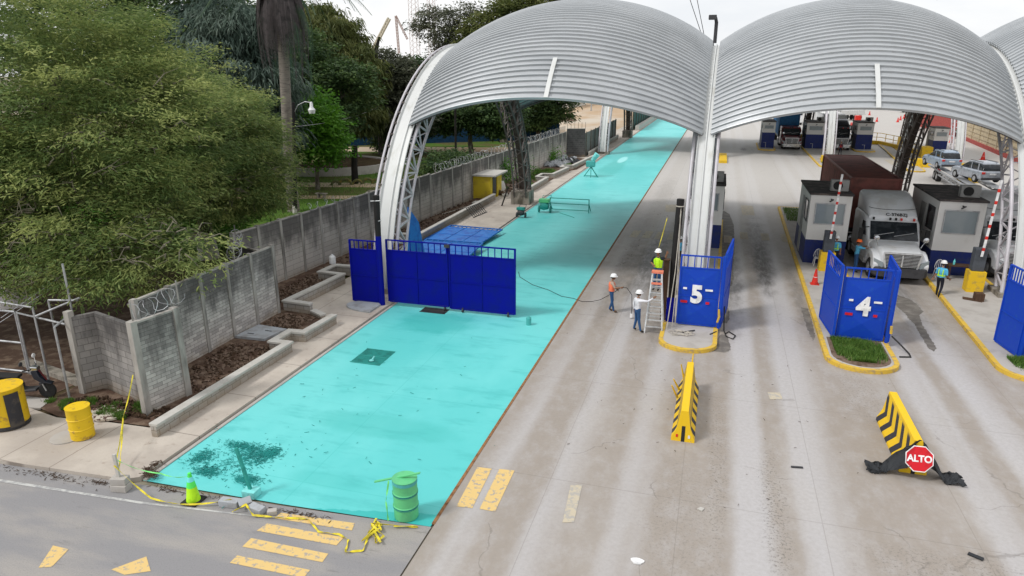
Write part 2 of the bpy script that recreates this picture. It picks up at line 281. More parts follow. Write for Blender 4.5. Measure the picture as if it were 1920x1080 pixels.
# ---------------------------------------------------------------- mesh helper
class MB:
    def __init__(s): s.v = []; s.f = []; s.mi = []; s.cur = 0
    def add(s, vs, fs):
        o = len(s.v); s.v += [tuple(map(float, q)) for q in vs]; s.f += [tuple(i + o for i in f) for f in fs]; s.mi += [s.cur] * len(fs); return s
    def box(s, x0, x1, y0, y1, z0, z1, m=None):
        vs = [(x, y, z) for x in (x0, x1) for y in (y0, y1) for z in (z0, z1)]
        if m is not None: vs = [m @ Vector(q) for q in vs]
        return s.add(vs, [(0, 1, 3, 2), (4, 6, 7, 5), (0, 4, 5, 1), (2, 3, 7, 6), (0, 2, 6, 4), (1, 5, 7, 3)])
    def bar(s, p, q, wd, h=None, upv=(0, 0, 1)):
        p = Vector(p); q = Vector(q); d = q - p; ln = d.length
        if ln < 1e-6: return s
        d.normalize(); u = Vector(upv)
        if abs(d.dot(u)) > .98: u = Vector((0, 1, 0))
        a = d.cross(u).normalized(); u = a.cross(d); h = wd if h is None else h
        vs = [e + a * (i * wd / 2) + u * (j * h / 2) for e in (p, q) for i, j in ((-1, -1), (1, -1), (1, 1), (-1, 1))]
        return s.add(vs, [(0, 1, 2, 3), (7, 6, 5, 4), (0, 4, 5, 1), (1, 5, 6, 2), (2, 6, 7, 3), (3, 7, 4, 0)])
    def tube(s, pts, r, n=8, cap=True):
        pts = [Vector(p) for p in pts]; rs = r if isinstance(r, (list, tuple)) else [r] * len(pts)
        d0 = (pts[1] - pts[0]).normalized(); u = Vector((0, 0, 1)) if abs(d0.z) < .9 else Vector((1, 0, 0)); a = d0.cross(u).normalized()
        vs = []; fs = []
        for i, p in enumerate(pts):
            d = (pts[min(i + 1, len(pts) - 1)] - pts[max(i - 1, 0)]).normalized(); a = (a - d * a.dot(d)).normalized(); b = d.cross(a)
            for k in range(n): t = 2 * math.pi * k / n; vs.append(p + (a * math.cos(t) + b * math.sin(t)) * rs[i])
        for i in range(len(pts) - 1):
            for k in range(n): k2 = (k + 1) % n; fs.append((i * n + k, i * n + k2, (i + 1) * n + k2, (i + 1) * n + k))
        if cap: fs.append(tuple(range(n))[::-1]); fs.append(tuple((len(pts) - 1) * n + k for k in range(n)))
        return s.add(vs, fs)
    def cyl(s, p, q, r0, r1=None, n=20): return s.tube([p, q], [r0, r0 if r1 is None else r1], n)
    def lathe(s, prof, c=(0, 0, 0), n=24, axis='Z', sx=1, sy=1):
        vs = []; fs = []
        for r, h in prof:
            for k in range(n):
                t = 2 * math.pi * k / n; x, y = r * math.cos(t) * sx, r * math.sin(t) * sy
                q = (x, y, h) if axis == 'Z' else ((h, x, y) if axis == 'X' else (x, h, y)); vs.append((q[0] + c[0], q[1] + c[1], q[2] + c[2]))
        for i in range(len(prof) - 1):
            for k in range(n): k2 = (k + 1) % n; fs.append((i * n + k, i * n + k2, (i + 1) * n + k2, (i + 1) * n + k))
        fs.append(tuple(range(n))[::-1]); fs.append(tuple((len(prof) - 1) * n + k for k in range(n)))
        return s.add(vs, fs)
    def prism(s, poly, z0, z1):
        n = len(poly); vs = [(x, y, z0) for x, y in poly] + [(x, y, z1) for x, y in poly]
        return s.add(vs, [tuple(range(n))[::-1], tuple(range(n, 2 * n))] + [(i, (i + 1) % n, n + (i + 1) % n, n + i) for i in range(n)])
    def xprism(s, poly, x0, x1):    # poly in (y, z)
        n = len(poly); vs = [(x0, y, z) for y, z in poly] + [(x1, y, z) for y, z in poly]
        return s.add(vs, [tuple(range(n)), tuple(range(n, 2 * n))[::-1]] + [(i, n + i, n + (i + 1) % n, (i + 1) % n) for i in range(n)])
    def loft(s, rings, cap=True):
        n = len(rings[0]); vs = [p for r in rings for p in r]; fs = []
        for i in range(len(rings) - 1):
            for k in range(n): k2 = (k + 1) % n; fs.append((i * n + k, i * n + k2, (i + 1) * n + k2, (i + 1) * n + k))
        if cap: fs.append(tuple(range(n))[::-1]); fs.append(tuple((len(rings) - 1) * n + k for k in range(n)))
        return s.add(vs, fs)
    def wallpath(s, pts, wd, z0, z1, closed=False):
        # constant-width wall with mitred corners along an open path
        P = [Vector((a, b)) for a, b in pts]; Lf = []; Rt = []
        for i, p in enumerate(P):
            d1 = (P[i] - P[i - 1]).normalized() if i > 0 else None; d2 = (P[i + 1] - P[i]).normalized() if i < len(P) - 1 else None
            d1 = d1 or d2; d2 = d2 or d1; n1 = Vector((-d1.y, d1.x)); n2 = Vector((-d2.y, d2.x)); mm = (n1 + n2)
            mm = mm.normalized() / max(.35, mm.normalized().dot(n1)); Lf.append(p + mm * wd / 2); Rt.append(p - mm * wd / 2)
        for i in range(len(P) - 1):
            q = [Lf[i], Lf[i + 1], Rt[i + 1], Rt[i]]; n = 4
            vs = [(a.x, a.y, z0) for a in q] + [(a.x, a.y, z1) for a in q]; fs = [(0, 3, 2, 1)[::-1], (4, 5, 6, 7)[::-1], (0, 1, 5, 4), (2, 3, 7, 6)]
            if i == 0: fs.append((3, 0, 4, 7))
            if i == len(P) - 2: fs.append((1, 2, 6, 5))
            s.add(vs, fs)
        return s
    def build(s, name, mat, parent=None, world=False, smooth=False, bevel=0, sub=0):
        me = bpy.data.meshes.new(name); vs = s.v
        if world and parent is not None:
            inv = mw(parent).inverted(); vs = [tuple(inv @ Vector(q)) for q in vs]
        me.from_pydata(vs, [], s.f)
        for m in (mat if isinstance(mat, (list, tuple)) else [mat]): me.materials.append(M[m])
        me.polygons.foreach_set('material_index', s.mi)
        bm = bmesh.new(); bm.from_mesh(me); bmesh.ops.recalc_face_normals(bm, faces=bm.faces); bm.to_mesh(me); bm.free()
        if smooth: me.polygons.foreach_set('use_smooth', [True] * len(me.polygons)); me.set_sharp_from_angle(angle=R(40)) if hasattr(me, 'set_sharp_from_angle') else None
        me.update(); o = bpy.data.objects.new(name, me); COL.objects.link(o); o.parent = parent
        if bevel: b = o.modifiers.new('bevel', 'BEVEL'); b.width = bevel; b.segments = 2; b.limit_method = 'ANGLE'; b.angle_limit = R(35)
        if sub: b = o.modifiers.new('sub', 'SUBSURF'); b.levels = sub; b.render_levels = sub
        return o
def mw(o):
    m = Matrix.LocRotScale(o.location, o.rotation_euler, o.scale); return mw(o.parent) @ m if o.parent else m
def tag(o, label=None, cat=None, group=None, kind=None):
    for k, v in (('label', label), ('category', cat), ('group', group), ('kind', kind)):
        if v: o[k] = v
    return o
def thing(name, label, cat, loc=(0, 0, 0), rz=0, group=None):
    o = bpy.data.objects.new(name, None); COL.objects.link(o); o.location = loc; o.rotation_euler = (0, 0, rz); o.empty_display_size = .3
    return tag(o, label, cat, group)
def copy_tree(o, parent=None):
    c = o.copy(); COL.objects.link(c); c.parent = parent
    for ch in list(o.children): copy_tree(ch, c)
    return c
def dup(o, loc, rz=None, label=None, sc=None):
    c = copy_tree(o); c.location = loc
    if rz is not None: c.rotation_euler = (0, 0, rz)
    if label: c['label'] = label
    if sc: c.scale = sc
    return c
def struct(name, mb, mat): return tag(mb.build(name, mat), kind='structure')
def sheet(name, polys, z, mat):
    b = MB()
    for p in polys: b.add([(x, y, z) for x, y in p], [tuple(range(len(p)))])
    return struct(name, b, mat)
def textmesh(txt, size, name, mat, parent, loc, rot, ext=.008, bold=.0, xs=1.):
    c = bpy.data.curves.new(name, 'FONT'); c.body = txt; c.size = size; c.extrude = ext; c.offset = bold; c.align_x = 'CENTER'; c.align_y = 'CENTER'
    t = bpy.data.objects.new('tmp', c); COL.objects.link(t); dg = bpy.context.evaluated_depsgraph_get()
    me = bpy.data.meshes.new_from_object(t.evaluated_get(dg)); bpy.data.objects.remove(t); me.materials.clear(); me.materials.append(M[mat]); me.name = name
    o = bpy.data.objects.new(name, me); COL.objects.link(o); o.parent = parent; o.location = loc; o.rotation_euler = rot; o.scale = (xs, 1, 1); return o
#==SETTING==
# ---------------------------------------------------------------- the ground
sheet('ground', [[(-1500, -300), (1500, -300), (1500, 2500), (-1500, 2500)]], -.05, 'wide_ground')
sheet('grass_ground', [[(-75, 14.2), (-16, 14.2), (-17.3, 22), (-17.5, 30), (-17.3, 60), (-16.0, 84), (-33, 104), (-75, 76)]], .03, 'grass')
sheet('dirt_field', [[(-16, 86), (-14.6, 240), (-200, 330), (-200, 40), (-75, 76), (-33, 104)]], -.02, 'tan_field')
sheet('concrete_apron', [[(-5.68, -40), (120, -40), (120, 330), (-5.4, 330)], [(-14.6, 165), (-5.66, 165), (-5.5, 330), (-14.6, 330)]], 0, 'apron')
sheet('road', [[(-90, -40), (-5.68, -40), (-5.68, 12.49), (-9.6, 12.2), (-14.0, 11.93), (-18.7, 11.62), (-90, 7)]], 0, 'asphalt')
sheet('teal_lane', [[(-13.66, 12.12), (-9.6, 12.26), (-5.7, 12.49), (-5.66, 165), (-13.6, 165)]], .004, 'teal_lane')
b = MB(); b.prism([(-18.7, 11.62), (-14.05, 11.93), (-13.72, 12.12), (-13.66, 165), (-17.5, 165), (-18.2, 60), (-17.6, 28), (-17.9, 23), (-15.5, 14.3), (-17.2, 14.2), (-18.7, 14.0), (-20.4, 14.3), (-33, 13.4), (-33, 10.73)], -.04, .1)
struct('sidewalk', b, 'sidewalk')
b = MB(); b.prism([(-13.66, 12.13), (-13.55, 12.13), (-13.52, 165), (-13.6, 165)], -.02, .035); struct('kerb_strip', b, 'rust_edge' if 'rust_edge' in M else 'concrete')
b = MB(); b.prism([(-5.72, 12.6), (-5.64, 12.6), (-5.62, 160), (-5.7, 160)], -.02, .012); struct('lane_joint', b, 'rust')
# soil beds between planter wall and boundary wall
def bed(poly, z=.17):
    b = MB(); n = 0; P = poly
    b.prism(P, 0, z); return b
b = bed([(-14.9, 14.0), (-14.85, 20.3), (-15.6, 20.5), (-15.5, 21.5), (-17.7, 21.4), (-17.6, 16.4), (-16.0, 16.2), (-16.1, 14.9)]); struct('soil_bed', b, 'soil')
b = bed([(-15.5, 23.8), (-16.3, 24.5), (-17.6, 24.6), (-17.35, 28.8), (-18.6, 28.9), (-18.6, 30.2), (-17.4, 30.3), (-17.3, 53), (-18.9, 53.2), (-20.5, 27), (-17.8, 23.9), (-17.7, 22.2), (-15.6, 22.2)]); struct('soil_bed', b, 'soil')
b = bed([(-15.3, 57.5), (-15.25, 71), (-14.4, 73), (-14.2, 82), (-17.9, 83.5), (-18.8, 57)]); struct('soil_bed', b, 'soil')
sheet('dirt_patch', [[(-19.9, 14.35), (-18.7, 14.05), (-17.2, 14.25), (-15.4, 14.35), (-16.0, 15.2), (-18.8, 16.0), (-20.0, 15.9)]], .106, 'soil')
sheet('yard_dirt', [[(-33, 13.5), (-20.4, 14.4), (-20.2, 17), (-20.3, 23), (-40, 30), (-48, 14)]], .045, 'soil')
sheet('yard_path', [[(-45, 46), (-22, 52.5), (-22, 54.2), (-45, 47.6)], [(-55, 50), (-22, 58.5), (-22, 61), (-55, 53)], [(-70, 76), (-24, 88), (-25, 94), (-70, 82)]], .045, 'tan_field')
def clods(name, polys, n, smin, smax, mat, z0, seed, label=None):
    rr = random.Random(seed); b = MB()
    for i in range(n):
        P = polys[i % len(polys)]; (a0, a1, b0, b1) = P; x = rr.uniform(a0, a1); y = rr.uniform(b0, b1); s = rr.uniform(smin, smax)
        m = Matrix.Translation((x, y, z0 + s * .25)) @ Matrix.Rotation(rr.uniform(0, 6), 4, Vector((rr.random(), rr.random(), rr.random() + .1)).normalized())
        b.box(-s / 2, s / 2, -s / 2 * rr.uniform(.5, 1), s / 2, -s * .3, s * .3, m)
    return tag(b.build(name, mat), label, None, None, 'stuff')
clods('soil_clods', [(-17.3, -15.2, 16.5, 20.6), (-17.5, -15.8, 22.4, 23.9), (-19.6, -18, 25.2, 29.5), (-19.7, -17.6, 30.8, 52)], 1500, .03, .13, 'clod', .17, 3)
clods('dark_soil_clods', [(-17.3, -15.2, 16.5, 20.6), (-17.3, -15.8, 22.4, 23.9), (-19.6, -18, 25.2, 29.5), (-19.7, -17.6, 30.8, 52), (-19, -15.6, 14.6, 15.4)], 1500, .03, .12, 'leaf_litter', .16, 4)
clods('rubble', [(-18.2, -16.2, 74, 81)], 160, .15, .7, 'slab_grey', .17, 5)
clods('rubble', [(-18.6, -17, 55, 61)], 120, .1, .5, 'clod', .17, 6)
# markings
def quads(name, qs, mat, z=.008, grow=1.0):
    for q in qs: sheet(name, [q], z, mat)
quads('road_marking', [[(-9.45, 11.5), (-7.45, 11.56), (-7.47, 11.27), (-9.52, 11.2)], [(-9.48, 10.94), (-7.5, 10.97), (-7.48, 10.69), (-9.48, 10.63)], [(-9.39, 11.95), (-7.47, 12.1), (-7.4, 11.84), (-9.4, 11.72)],
                         [(-9.4, 10.35), (-7.6, 10.4), (-7.6, 10.15), (-9.4, 10.1)], [(-13.25, 8.8), (-13.6, 9.45), (-13.15, 9.45), (-13.0, 8.9)], [(-11.7, 9.2), (-11.3, 9.75), (-10.85, 9.4), (-11.3, 9.15)]], 'paint_mark')
quads('lane_stripe', [[(-5.48, 15.2), (-5.08, 15.23), (-5.0, 13.44), (-5.4, 13.4)], [(-4.88, 15.28), (-4.47, 15.32), (-4.42, 13.47), (-4.82, 13.46)]], 'paint_mark')
quads('worn_stripe', [[(-2.89, 15.08), (-2.6, 15.18), (-2.5, 13.6), (-2.76, 13.52)]] + [[(x0, 45.5), (x0 + .5, 45.5), (x0 + .4, 43.4), (x0 - .1, 43.4)] for x0 in (-4.9, -4.1, -3.3, -2.5)]
      + [[(x0, 47), (x0 + .5, 47), (x0 + .5, 44.9), (x0, 44.9)] for x0 in (1.9, 3.2, 4.4)] + [[(.9, 45.6), (1.4, 45.6), (1.4, 43.6), (.9, 43.6)], [(-3.6, 55.5), (-2.2, 56), (-2.0, 53), (-3.4, 52.6)], [(2.2, 57), (3.1, 57), (3.1, 53), (2.2, 53)], [(2.3, 22.2), (2.7, 22.3), (2.75, 21.8), (2.35, 21.7)]]
      + [[(x0, 93), (x0 + .8, 93), (x0 + .6, 88), (x0 - .2, 88)] for x0 in (19.5, 21.5, 23.5, 25.5, 27.5)], 'paint_faint')
sheet('edge_line', [[(-30, 10.35), (-13, 11.35), (-9.6, 11.72), (-9.6, 11.68), (-13, 11.27), (-30, 10.2)]], .008, 'line_white')
simple('stain_dark', (.13, .118, .105), .7, c2=(.24, .22, .195), sc=2.2, lo=.4, hi=.75)
def rough_poly(P, amp, seed):
    rr = random.Random(seed); out = []
    for i in range(len(P)):
        a, c = Vector(P[i]), Vector(P[(i + 1) % len(P)]); n = max(1, int((c - a).length / .09))
        for k in range(n): p = a.lerp(c, k / n); out.append((p.x + rr.uniform(-amp, amp), p.y + rr.uniform(-amp, amp) * 1.5))
    return out
for i, P in enumerate([[(8.67, 35.44), (8.97, 34.84), (9.28, 34.44), (9.42, 33.68), (9.42, 32.71), (9.11, 32.09), (8.96, 31.07), (8.9, 29.89), (8.85, 29.03), (8.79, 28.09), (8.58, 27.74), (8.49, 28.07), (8.52, 28.81), (8.58, 30.05), (8.65, 30.85), (8.56, 31.51), (8.57, 32.36), (8.46, 33.08), (8.47, 34.2)], [(0.73, 54.7), (1.28, 53.16), (1.57, 48.96), (1.51, 42.51), (1.38, 38.16), (1.39, 35.5), (1.24, 34.25), (0.96, 33.74), (0.76, 33.82), (0.74, 39.44), (0.76, 46.04)], [(0.58, 31.61), (0.88, 31.57), (1.12, 30.54), (1.13, 29.18), (0.99, 28.66), (0.72, 28.67), (0.57, 29.45)], [(-0.19, 25.15), (0.17, 25.57), (0.54, 26.4), (0.79, 27.23), (1.02, 27.2), (1.12, 26.39), (1.16, 25.69), (0.98, 25.33), (0.55, 25.34), (0.18, 25.14)], [(4.24, 31.83), (4.53, 31.62), (4.52, 29.9), (4.44, 28.08), (4.31, 27.56), (4.24, 28.76), (4.21, 30.36)], [(10.8, 32.25), (10.93, 32.21), (10.89, 31.84), (10.74, 31.74)]]): sheet('wet_stain', [rough_poly(P, .028, i)], .004, 'stain_dark')
# ---------------------------------------------------------------- boundary walls
def panel_wall(name, label, pts, h, n_per, wallm, postw=.16, cap=True, posts=True):
    t = thing(name, label, 'wall', (pts[0][0], pts[0][1], 0))
    b = MB(); b.wallpath(pts, .09, -.03, h); b.build('panel', wallm, t, True)
    if cap: b = MB(); b.wallpath(pts, .13, h + .002, h + .06); b.build('coping', 'post_concrete', t, True)
    if posts:
        for i in range(len(pts) - 1):
            p, q = Vector(pts[i]), Vector(pts[i + 1]); n = max(1, round((q - p).length / n_per))
            for k in range(n + (i == len(pts) - 2)):
                c = p.lerp(q, k / n); a = math.atan2((q - p).y, (q - p).x)
                b = MB(); b.box(-postw / 2, postw / 2, -postw * .55, postw * .55, 0, h + .1, Matrix.Translation((c.x, c.y, 0)) @ Matrix.Rotation(a, 4, 'Z')); b.build('post', 'post_concrete', t, True)
    return t
wa = panel_wall('boundary_wall', 'single stained block panel between two pale posts at the corner nearest the yellow drum', [(-16.12, 14.9), (-15.85, 16.3)], 3.08, 2, 'panel_block', postw=.2)
wa2 = panel_wall('boundary_wall', 'stained block panel wall set back behind the corner panel, ending at the dark gap', [(-17.6, 16.5), (-17.75, 24.0)], 3.12, 1.5, 'panel_block')
wb = panel_wall('boundary_wall', 'long stained concrete panel wall with dark coping running from the raised planter past the blue gate', [(-20.6, 25.2), (-20.25, 30), (-19.5, 45)], 3.2, 1.68, 'panel_long')
wc = panel_wall('boundary_wall', 'far streaked concrete wall topped with razor wire behind the yellow hut', [(-19.49, 45.1), (-18.1, 80), (-17.95, 83.8)], 3.12, 1.95, 'panel_long')
wd = panel_wall('return_wall', 'short dark wall closing the gap between the near wall and the long wall', [(-17.95, 24.15), (-20.5, 25.1)], 2.75, 3, 'wall_black', posts=False)
we = panel_wall('black_wall', 'black stained cross wall at the far end of the wall with razor wire', [(-17.85, 83.9), (-15.7, 84.6)], 3.5, 3, 'wall_black', posts=False)
b = MB(); b.wallpath([(-15.7, 84.75), (-15.7, 111)], .08, .1, 3.0); fw = tag(b.build('panel_fence', 'fence_grey'), 'grey sheet fence beyond the black cross wall', 'fence')
for k in range(9): bb = MB(); bb.box(-15.66, -15.56, 85 + k * 3.1, 85.12 + k * 3.1, .1, 3.15); bb.build('post', 'fence_post', fw)
b = MB(); b.wallpath([(-15.0, 127), (-14.6, 175)], .08, .1, 4.2); gf = tag(b.build('mesh_fence', 'fence_green'), 'dark green sheet fence beside the far end of the turquoise lane', 'fence')
for k in range(12): bb = MB(); bb.box(-14.93 + k * .033, -14.83 + k * .033, 127.2 + k * 4, 127.35 + k * 4, .1, 4.35); bb.build('post', 'fence_post', gf)
b = MB(); b.prism([(-14.5, 127), (-13.8, 127), (-13.7, 175), (-14.3, 175)], .1, .9); tag(b.build('low_wall', 'concrete_cap'), 'pale low wall in front of the dark green fence', 'low wall')
def coil(name, p, q, r, turns, label, posts=True, wr=.013):
    p = Vector(p); q = Vector(q); d = (q - p); a = d.normalized(); s = a.cross(Vector((0, 0, 1))).normalized(); u = s.cross(a); n = turns * 12; rr = random.Random(int(p.y * 10))
    pts = [p + d * (i / n) + (s * math.cos(i / 12 * 2 * math.pi) * .9 + u * math.sin(i / 12 * 2 * math.pi)) * r * (1 + .18 * math.sin(i * .37)) + a * .08 * math.sin(i * 1.3) for i in range(n + 1)]
    t = thing(name, label, 'razor wire', tuple(p)); b = MB(); b.tube(pts, wr, 4); b.build('coil', 'galvanised', t, True)
    if posts:
        k = max(2, int(d.length / 3.4))
        for i in range(k): c = p.lerp(q, i / (k - 1)); b = MB(); b.cyl(c - Vector((0, 0, r + .1)), c + Vector((0, 0, r + .15)), .025, n=6); b.build('stake', 'post_concrete', t, True)
coil('razor_wire', (-16.1, 14.95, 3.4), (-16.0, 16.7, 3.5), .27, 5, 'loose razor wire rings on the near corner of the block panel wall', wr=.009)
coil('razor_wire', (-17.7, 21.6, 3.35), (-20.2, 24.9, 3.3), .28, 7, 'tangled wire over the dark gap between the two walls')
coil('razor_wire', (-20.1, 30.5, 3.45), (-20.0, 33.5, 3.45), .2, 4, 'single small wire rings on the long wall under the lamp pole', False)
coil('razor_wire', (-19.4, 46, 3.5), (-18.15, 81, 3.5), .3, 74, 'long run of razor wire coils on top of the far wall', wr=.012)
# block alcove at the left
t = thing('block_wall', 'bare grey concrete block alcove wall between the pipe gate and the corner post', 'wall', (-19, 16, 0))
b = MB(); b.wallpath([(-19.3, 15.6), (-18.95, 16.2), (-16.7, 15.55)], .15, 0, 2.75); b.build('blockwork', 'block_big', t, True)
for (x, y) in ((-19.33, 15.58), (-16.68, 15.45)): b = MB(); b.box(x - .1, x + .1, y - .1, y + .1, 0, 2.95); b.build('post', 'post_concrete', t, True)
b = MB(); b.cyl((-16.4, 15.1, 0), (-16.42, 15.08, 2.9), .045, n=8); b.build('pipe', 'whitewash', t, True)
# pipe gates
def pipes(name, label, segs, cat='gate', r=.032, mat='galvanised'):
    t = thing(name, label, cat, tuple(segs[0][0]))
    for p, q in segs: b = MB(); b.cyl(p, q, r, n=10); b.build('pipe', mat, t, True, smooth=True)
    return t
pipes('pipe_gate', 'open galvanised pipe gate frame at the left edge behind the scooter', [((-22.6, 16.3, .05), (-22.6, 16.3, 2.35)), ((-22.6, 16.3, 2.35), (-27.5, 16.0, 2.35)), ((-22.6, 16.3, 1.2), (-27.5, 16.0, 1.2)), ((-22.6, 16.3, .1), (-27.5, 16.0, .1)), ((-27.5, 16, .05), (-27.5, 16, 2.35))], r=.04)
pipes('pipe_gate', 'tall galvanised pipe frame whose top rail runs towards the block alcove', [((-22.45, 16.25, .05), (-22.45, 16.25, 2.35)), ((-22.45, 16.25, 2.35), (-19.5, 15.55, 2.5)), ((-21.14, 15.85, .05), (-21.14, 15.85, 2.8)), ((-21.14, 15.85, 2.8), (-26, 16.2, 2.8)), ((-21.1, 15.85, 2.5), (-19.7, 16.4, 3.1))], r=.035)
pipes('pipe_gate', 'narrow pipe gate leaf standing against the block alcove post', [((-19.35, 15.05, .1), (-19.35, 15.05, 2.6)), ((-19.6, 15.7, .1), (-19.6, 15.7, 2.65)), ((-19.35, 15.05, 2.6), (-19.6, 15.7, 2.65)), ((-20.76, 16.14, .05), (-20.76, 16.14, 3.0)), ((-20.76, 16.14, 3.0), (-19.8, 16.4, 3.0)), ((-19.9, 16.2, .1), (-19.9, 16.2, 4.3))], r=.035)
b = MB(); b.bar((-23.5, 16.9, .1), (-19.9, 16.1, .1), .35, .22); tag(b.build('threshold', 'plinth_concrete'), 'low concrete threshold under the pipe gates', 'threshold')
# ---------------------------------------------------------------- planter walls
def planter(label, pts, h=.5, z0=.1):
    t = thing('planter_wall', label, 'low wall', (pts[0][0], pts[0][1], z0))
    b = MB(); b.wallpath(pts, .2, z0, h - .07); b.build('blockwork', 'block_small', t, True)
    b = MB(); b.wallpath(pts, .3, h - .068, h + .02); b.build('coping', 'concrete_cap', t, True, bevel=.01); return t
planter('long low block planter wall nearest the road, with stepped end by the grey slab', [(-14.92, 13.9), (-14.85, 20.45), (-15.5, 20.45), (-15.5, 21.55), (-14.9, 21.6), (-14.8, 23.7)])
planter('zigzag low block planter wall under the long wall beside the blue gate', [(-16.3, 24.35), (-17.6, 24.45), (-17.35, 28.8), (-18.6, 28.9), (-18.55, 30.2), (-15.6, 30.3)], .62)
t_ = planter('low stepped block at the open end of the zigzag planter', [(-15.45, 23.9), (-16.2, 24.3)], .36)
planter('low block planter wall running past the blue fabric panels to the yellow hut', [(-18.6, 37.9), (-17.3, 37.8), (-17.3, 53.2)], .6)
planter('far low planter wall with a notch beyond the plinth of the truss leg', [(-15.4, 57.6), (-15.35, 63.6), (-16.4, 63.7), (-16.4, 65.8), (-15.35, 65.9), (-14.95, 71.2), (-15.7, 71.3), (-15.7, 72.6), (-14.8, 72.8), (-14.2, 82.5)], .6)
planter('farthest low wall in front of the grey sheet fence', [(-15.2, 84.9), (-15.2, 110)], .7)
b = MB(); b.prism([(-17.6, 20.95), (-16.3, 21.0), (-16.1, 22.2), (-17.5, 22.3)], .17, .27); tt = tag(b.build('access_slab', 'slab_grey'), 'grey metal access slab lying at the foot of the near wall', 'slab')
b = MB(); b.box(-17.3, -17.0, 21.3, 21.34, .272, .285); b.box(-16.8, -16.5, 21.75, 21.79, .272, .285); b.build('handle', 'dark_metal', tt)
b = MB(); b.prism([(-14.0 - 1.5 * math.sin(a), 26.0 + .75 * math.cos(a)) for a in [math.pi * k / 14 for k in range(15)]], .1, .17); tag(b.build('gate_pad', 'slab_grey'), 'half round concrete pad at the foot of the black and blue gate post', 'pad')
b = MB(); b.lathe([(.42, .1), (.42, .13)], (-17.35, 13.15, 0), 28); tag(b.build('manhole_cover', 'concrete'), 'round concrete cover in the sidewalk beside the yellow drum', 'manhole cover')
b = MB(); rr = random.Random(4); b.prism([(-17.35 + (.62 + .05 * rr.random()) * math.cos(k / 14 * 6.28), 14.55 + (.42 + .05 * rr.random()) * math.sin(k / 14 * 6.28)) for k in range(14)], .13, .2)
simple('cracked_slab', (.5, .45, .38), .9, c2=(.08, .04, .03), sc=6, lo=.52, hi=.58); tag(b.build('broken_slab', 'cracked_slab'), 'cracked round pale slab lying in the dirt by the yellow drum', 'slab')
b = MB(); b.prism([(-19.2, 15.0), (-17.6, 15.75), (-16.9, 15.35), (-18.6, 14.75)], .11, .14); tag(b.build('mud_slab', 'clod'), 'muddy slab in front of the block alcove', 'slab')
b = MB(); b.prism([(-22.5, 13.8), (-19.7, 14.3), (-19.9, 14.9), (-23, 14.6)], .06, .12); tag(b.build('parking_slab', 'concrete'), 'cracked concrete slab under the parked scooter', 'slab')
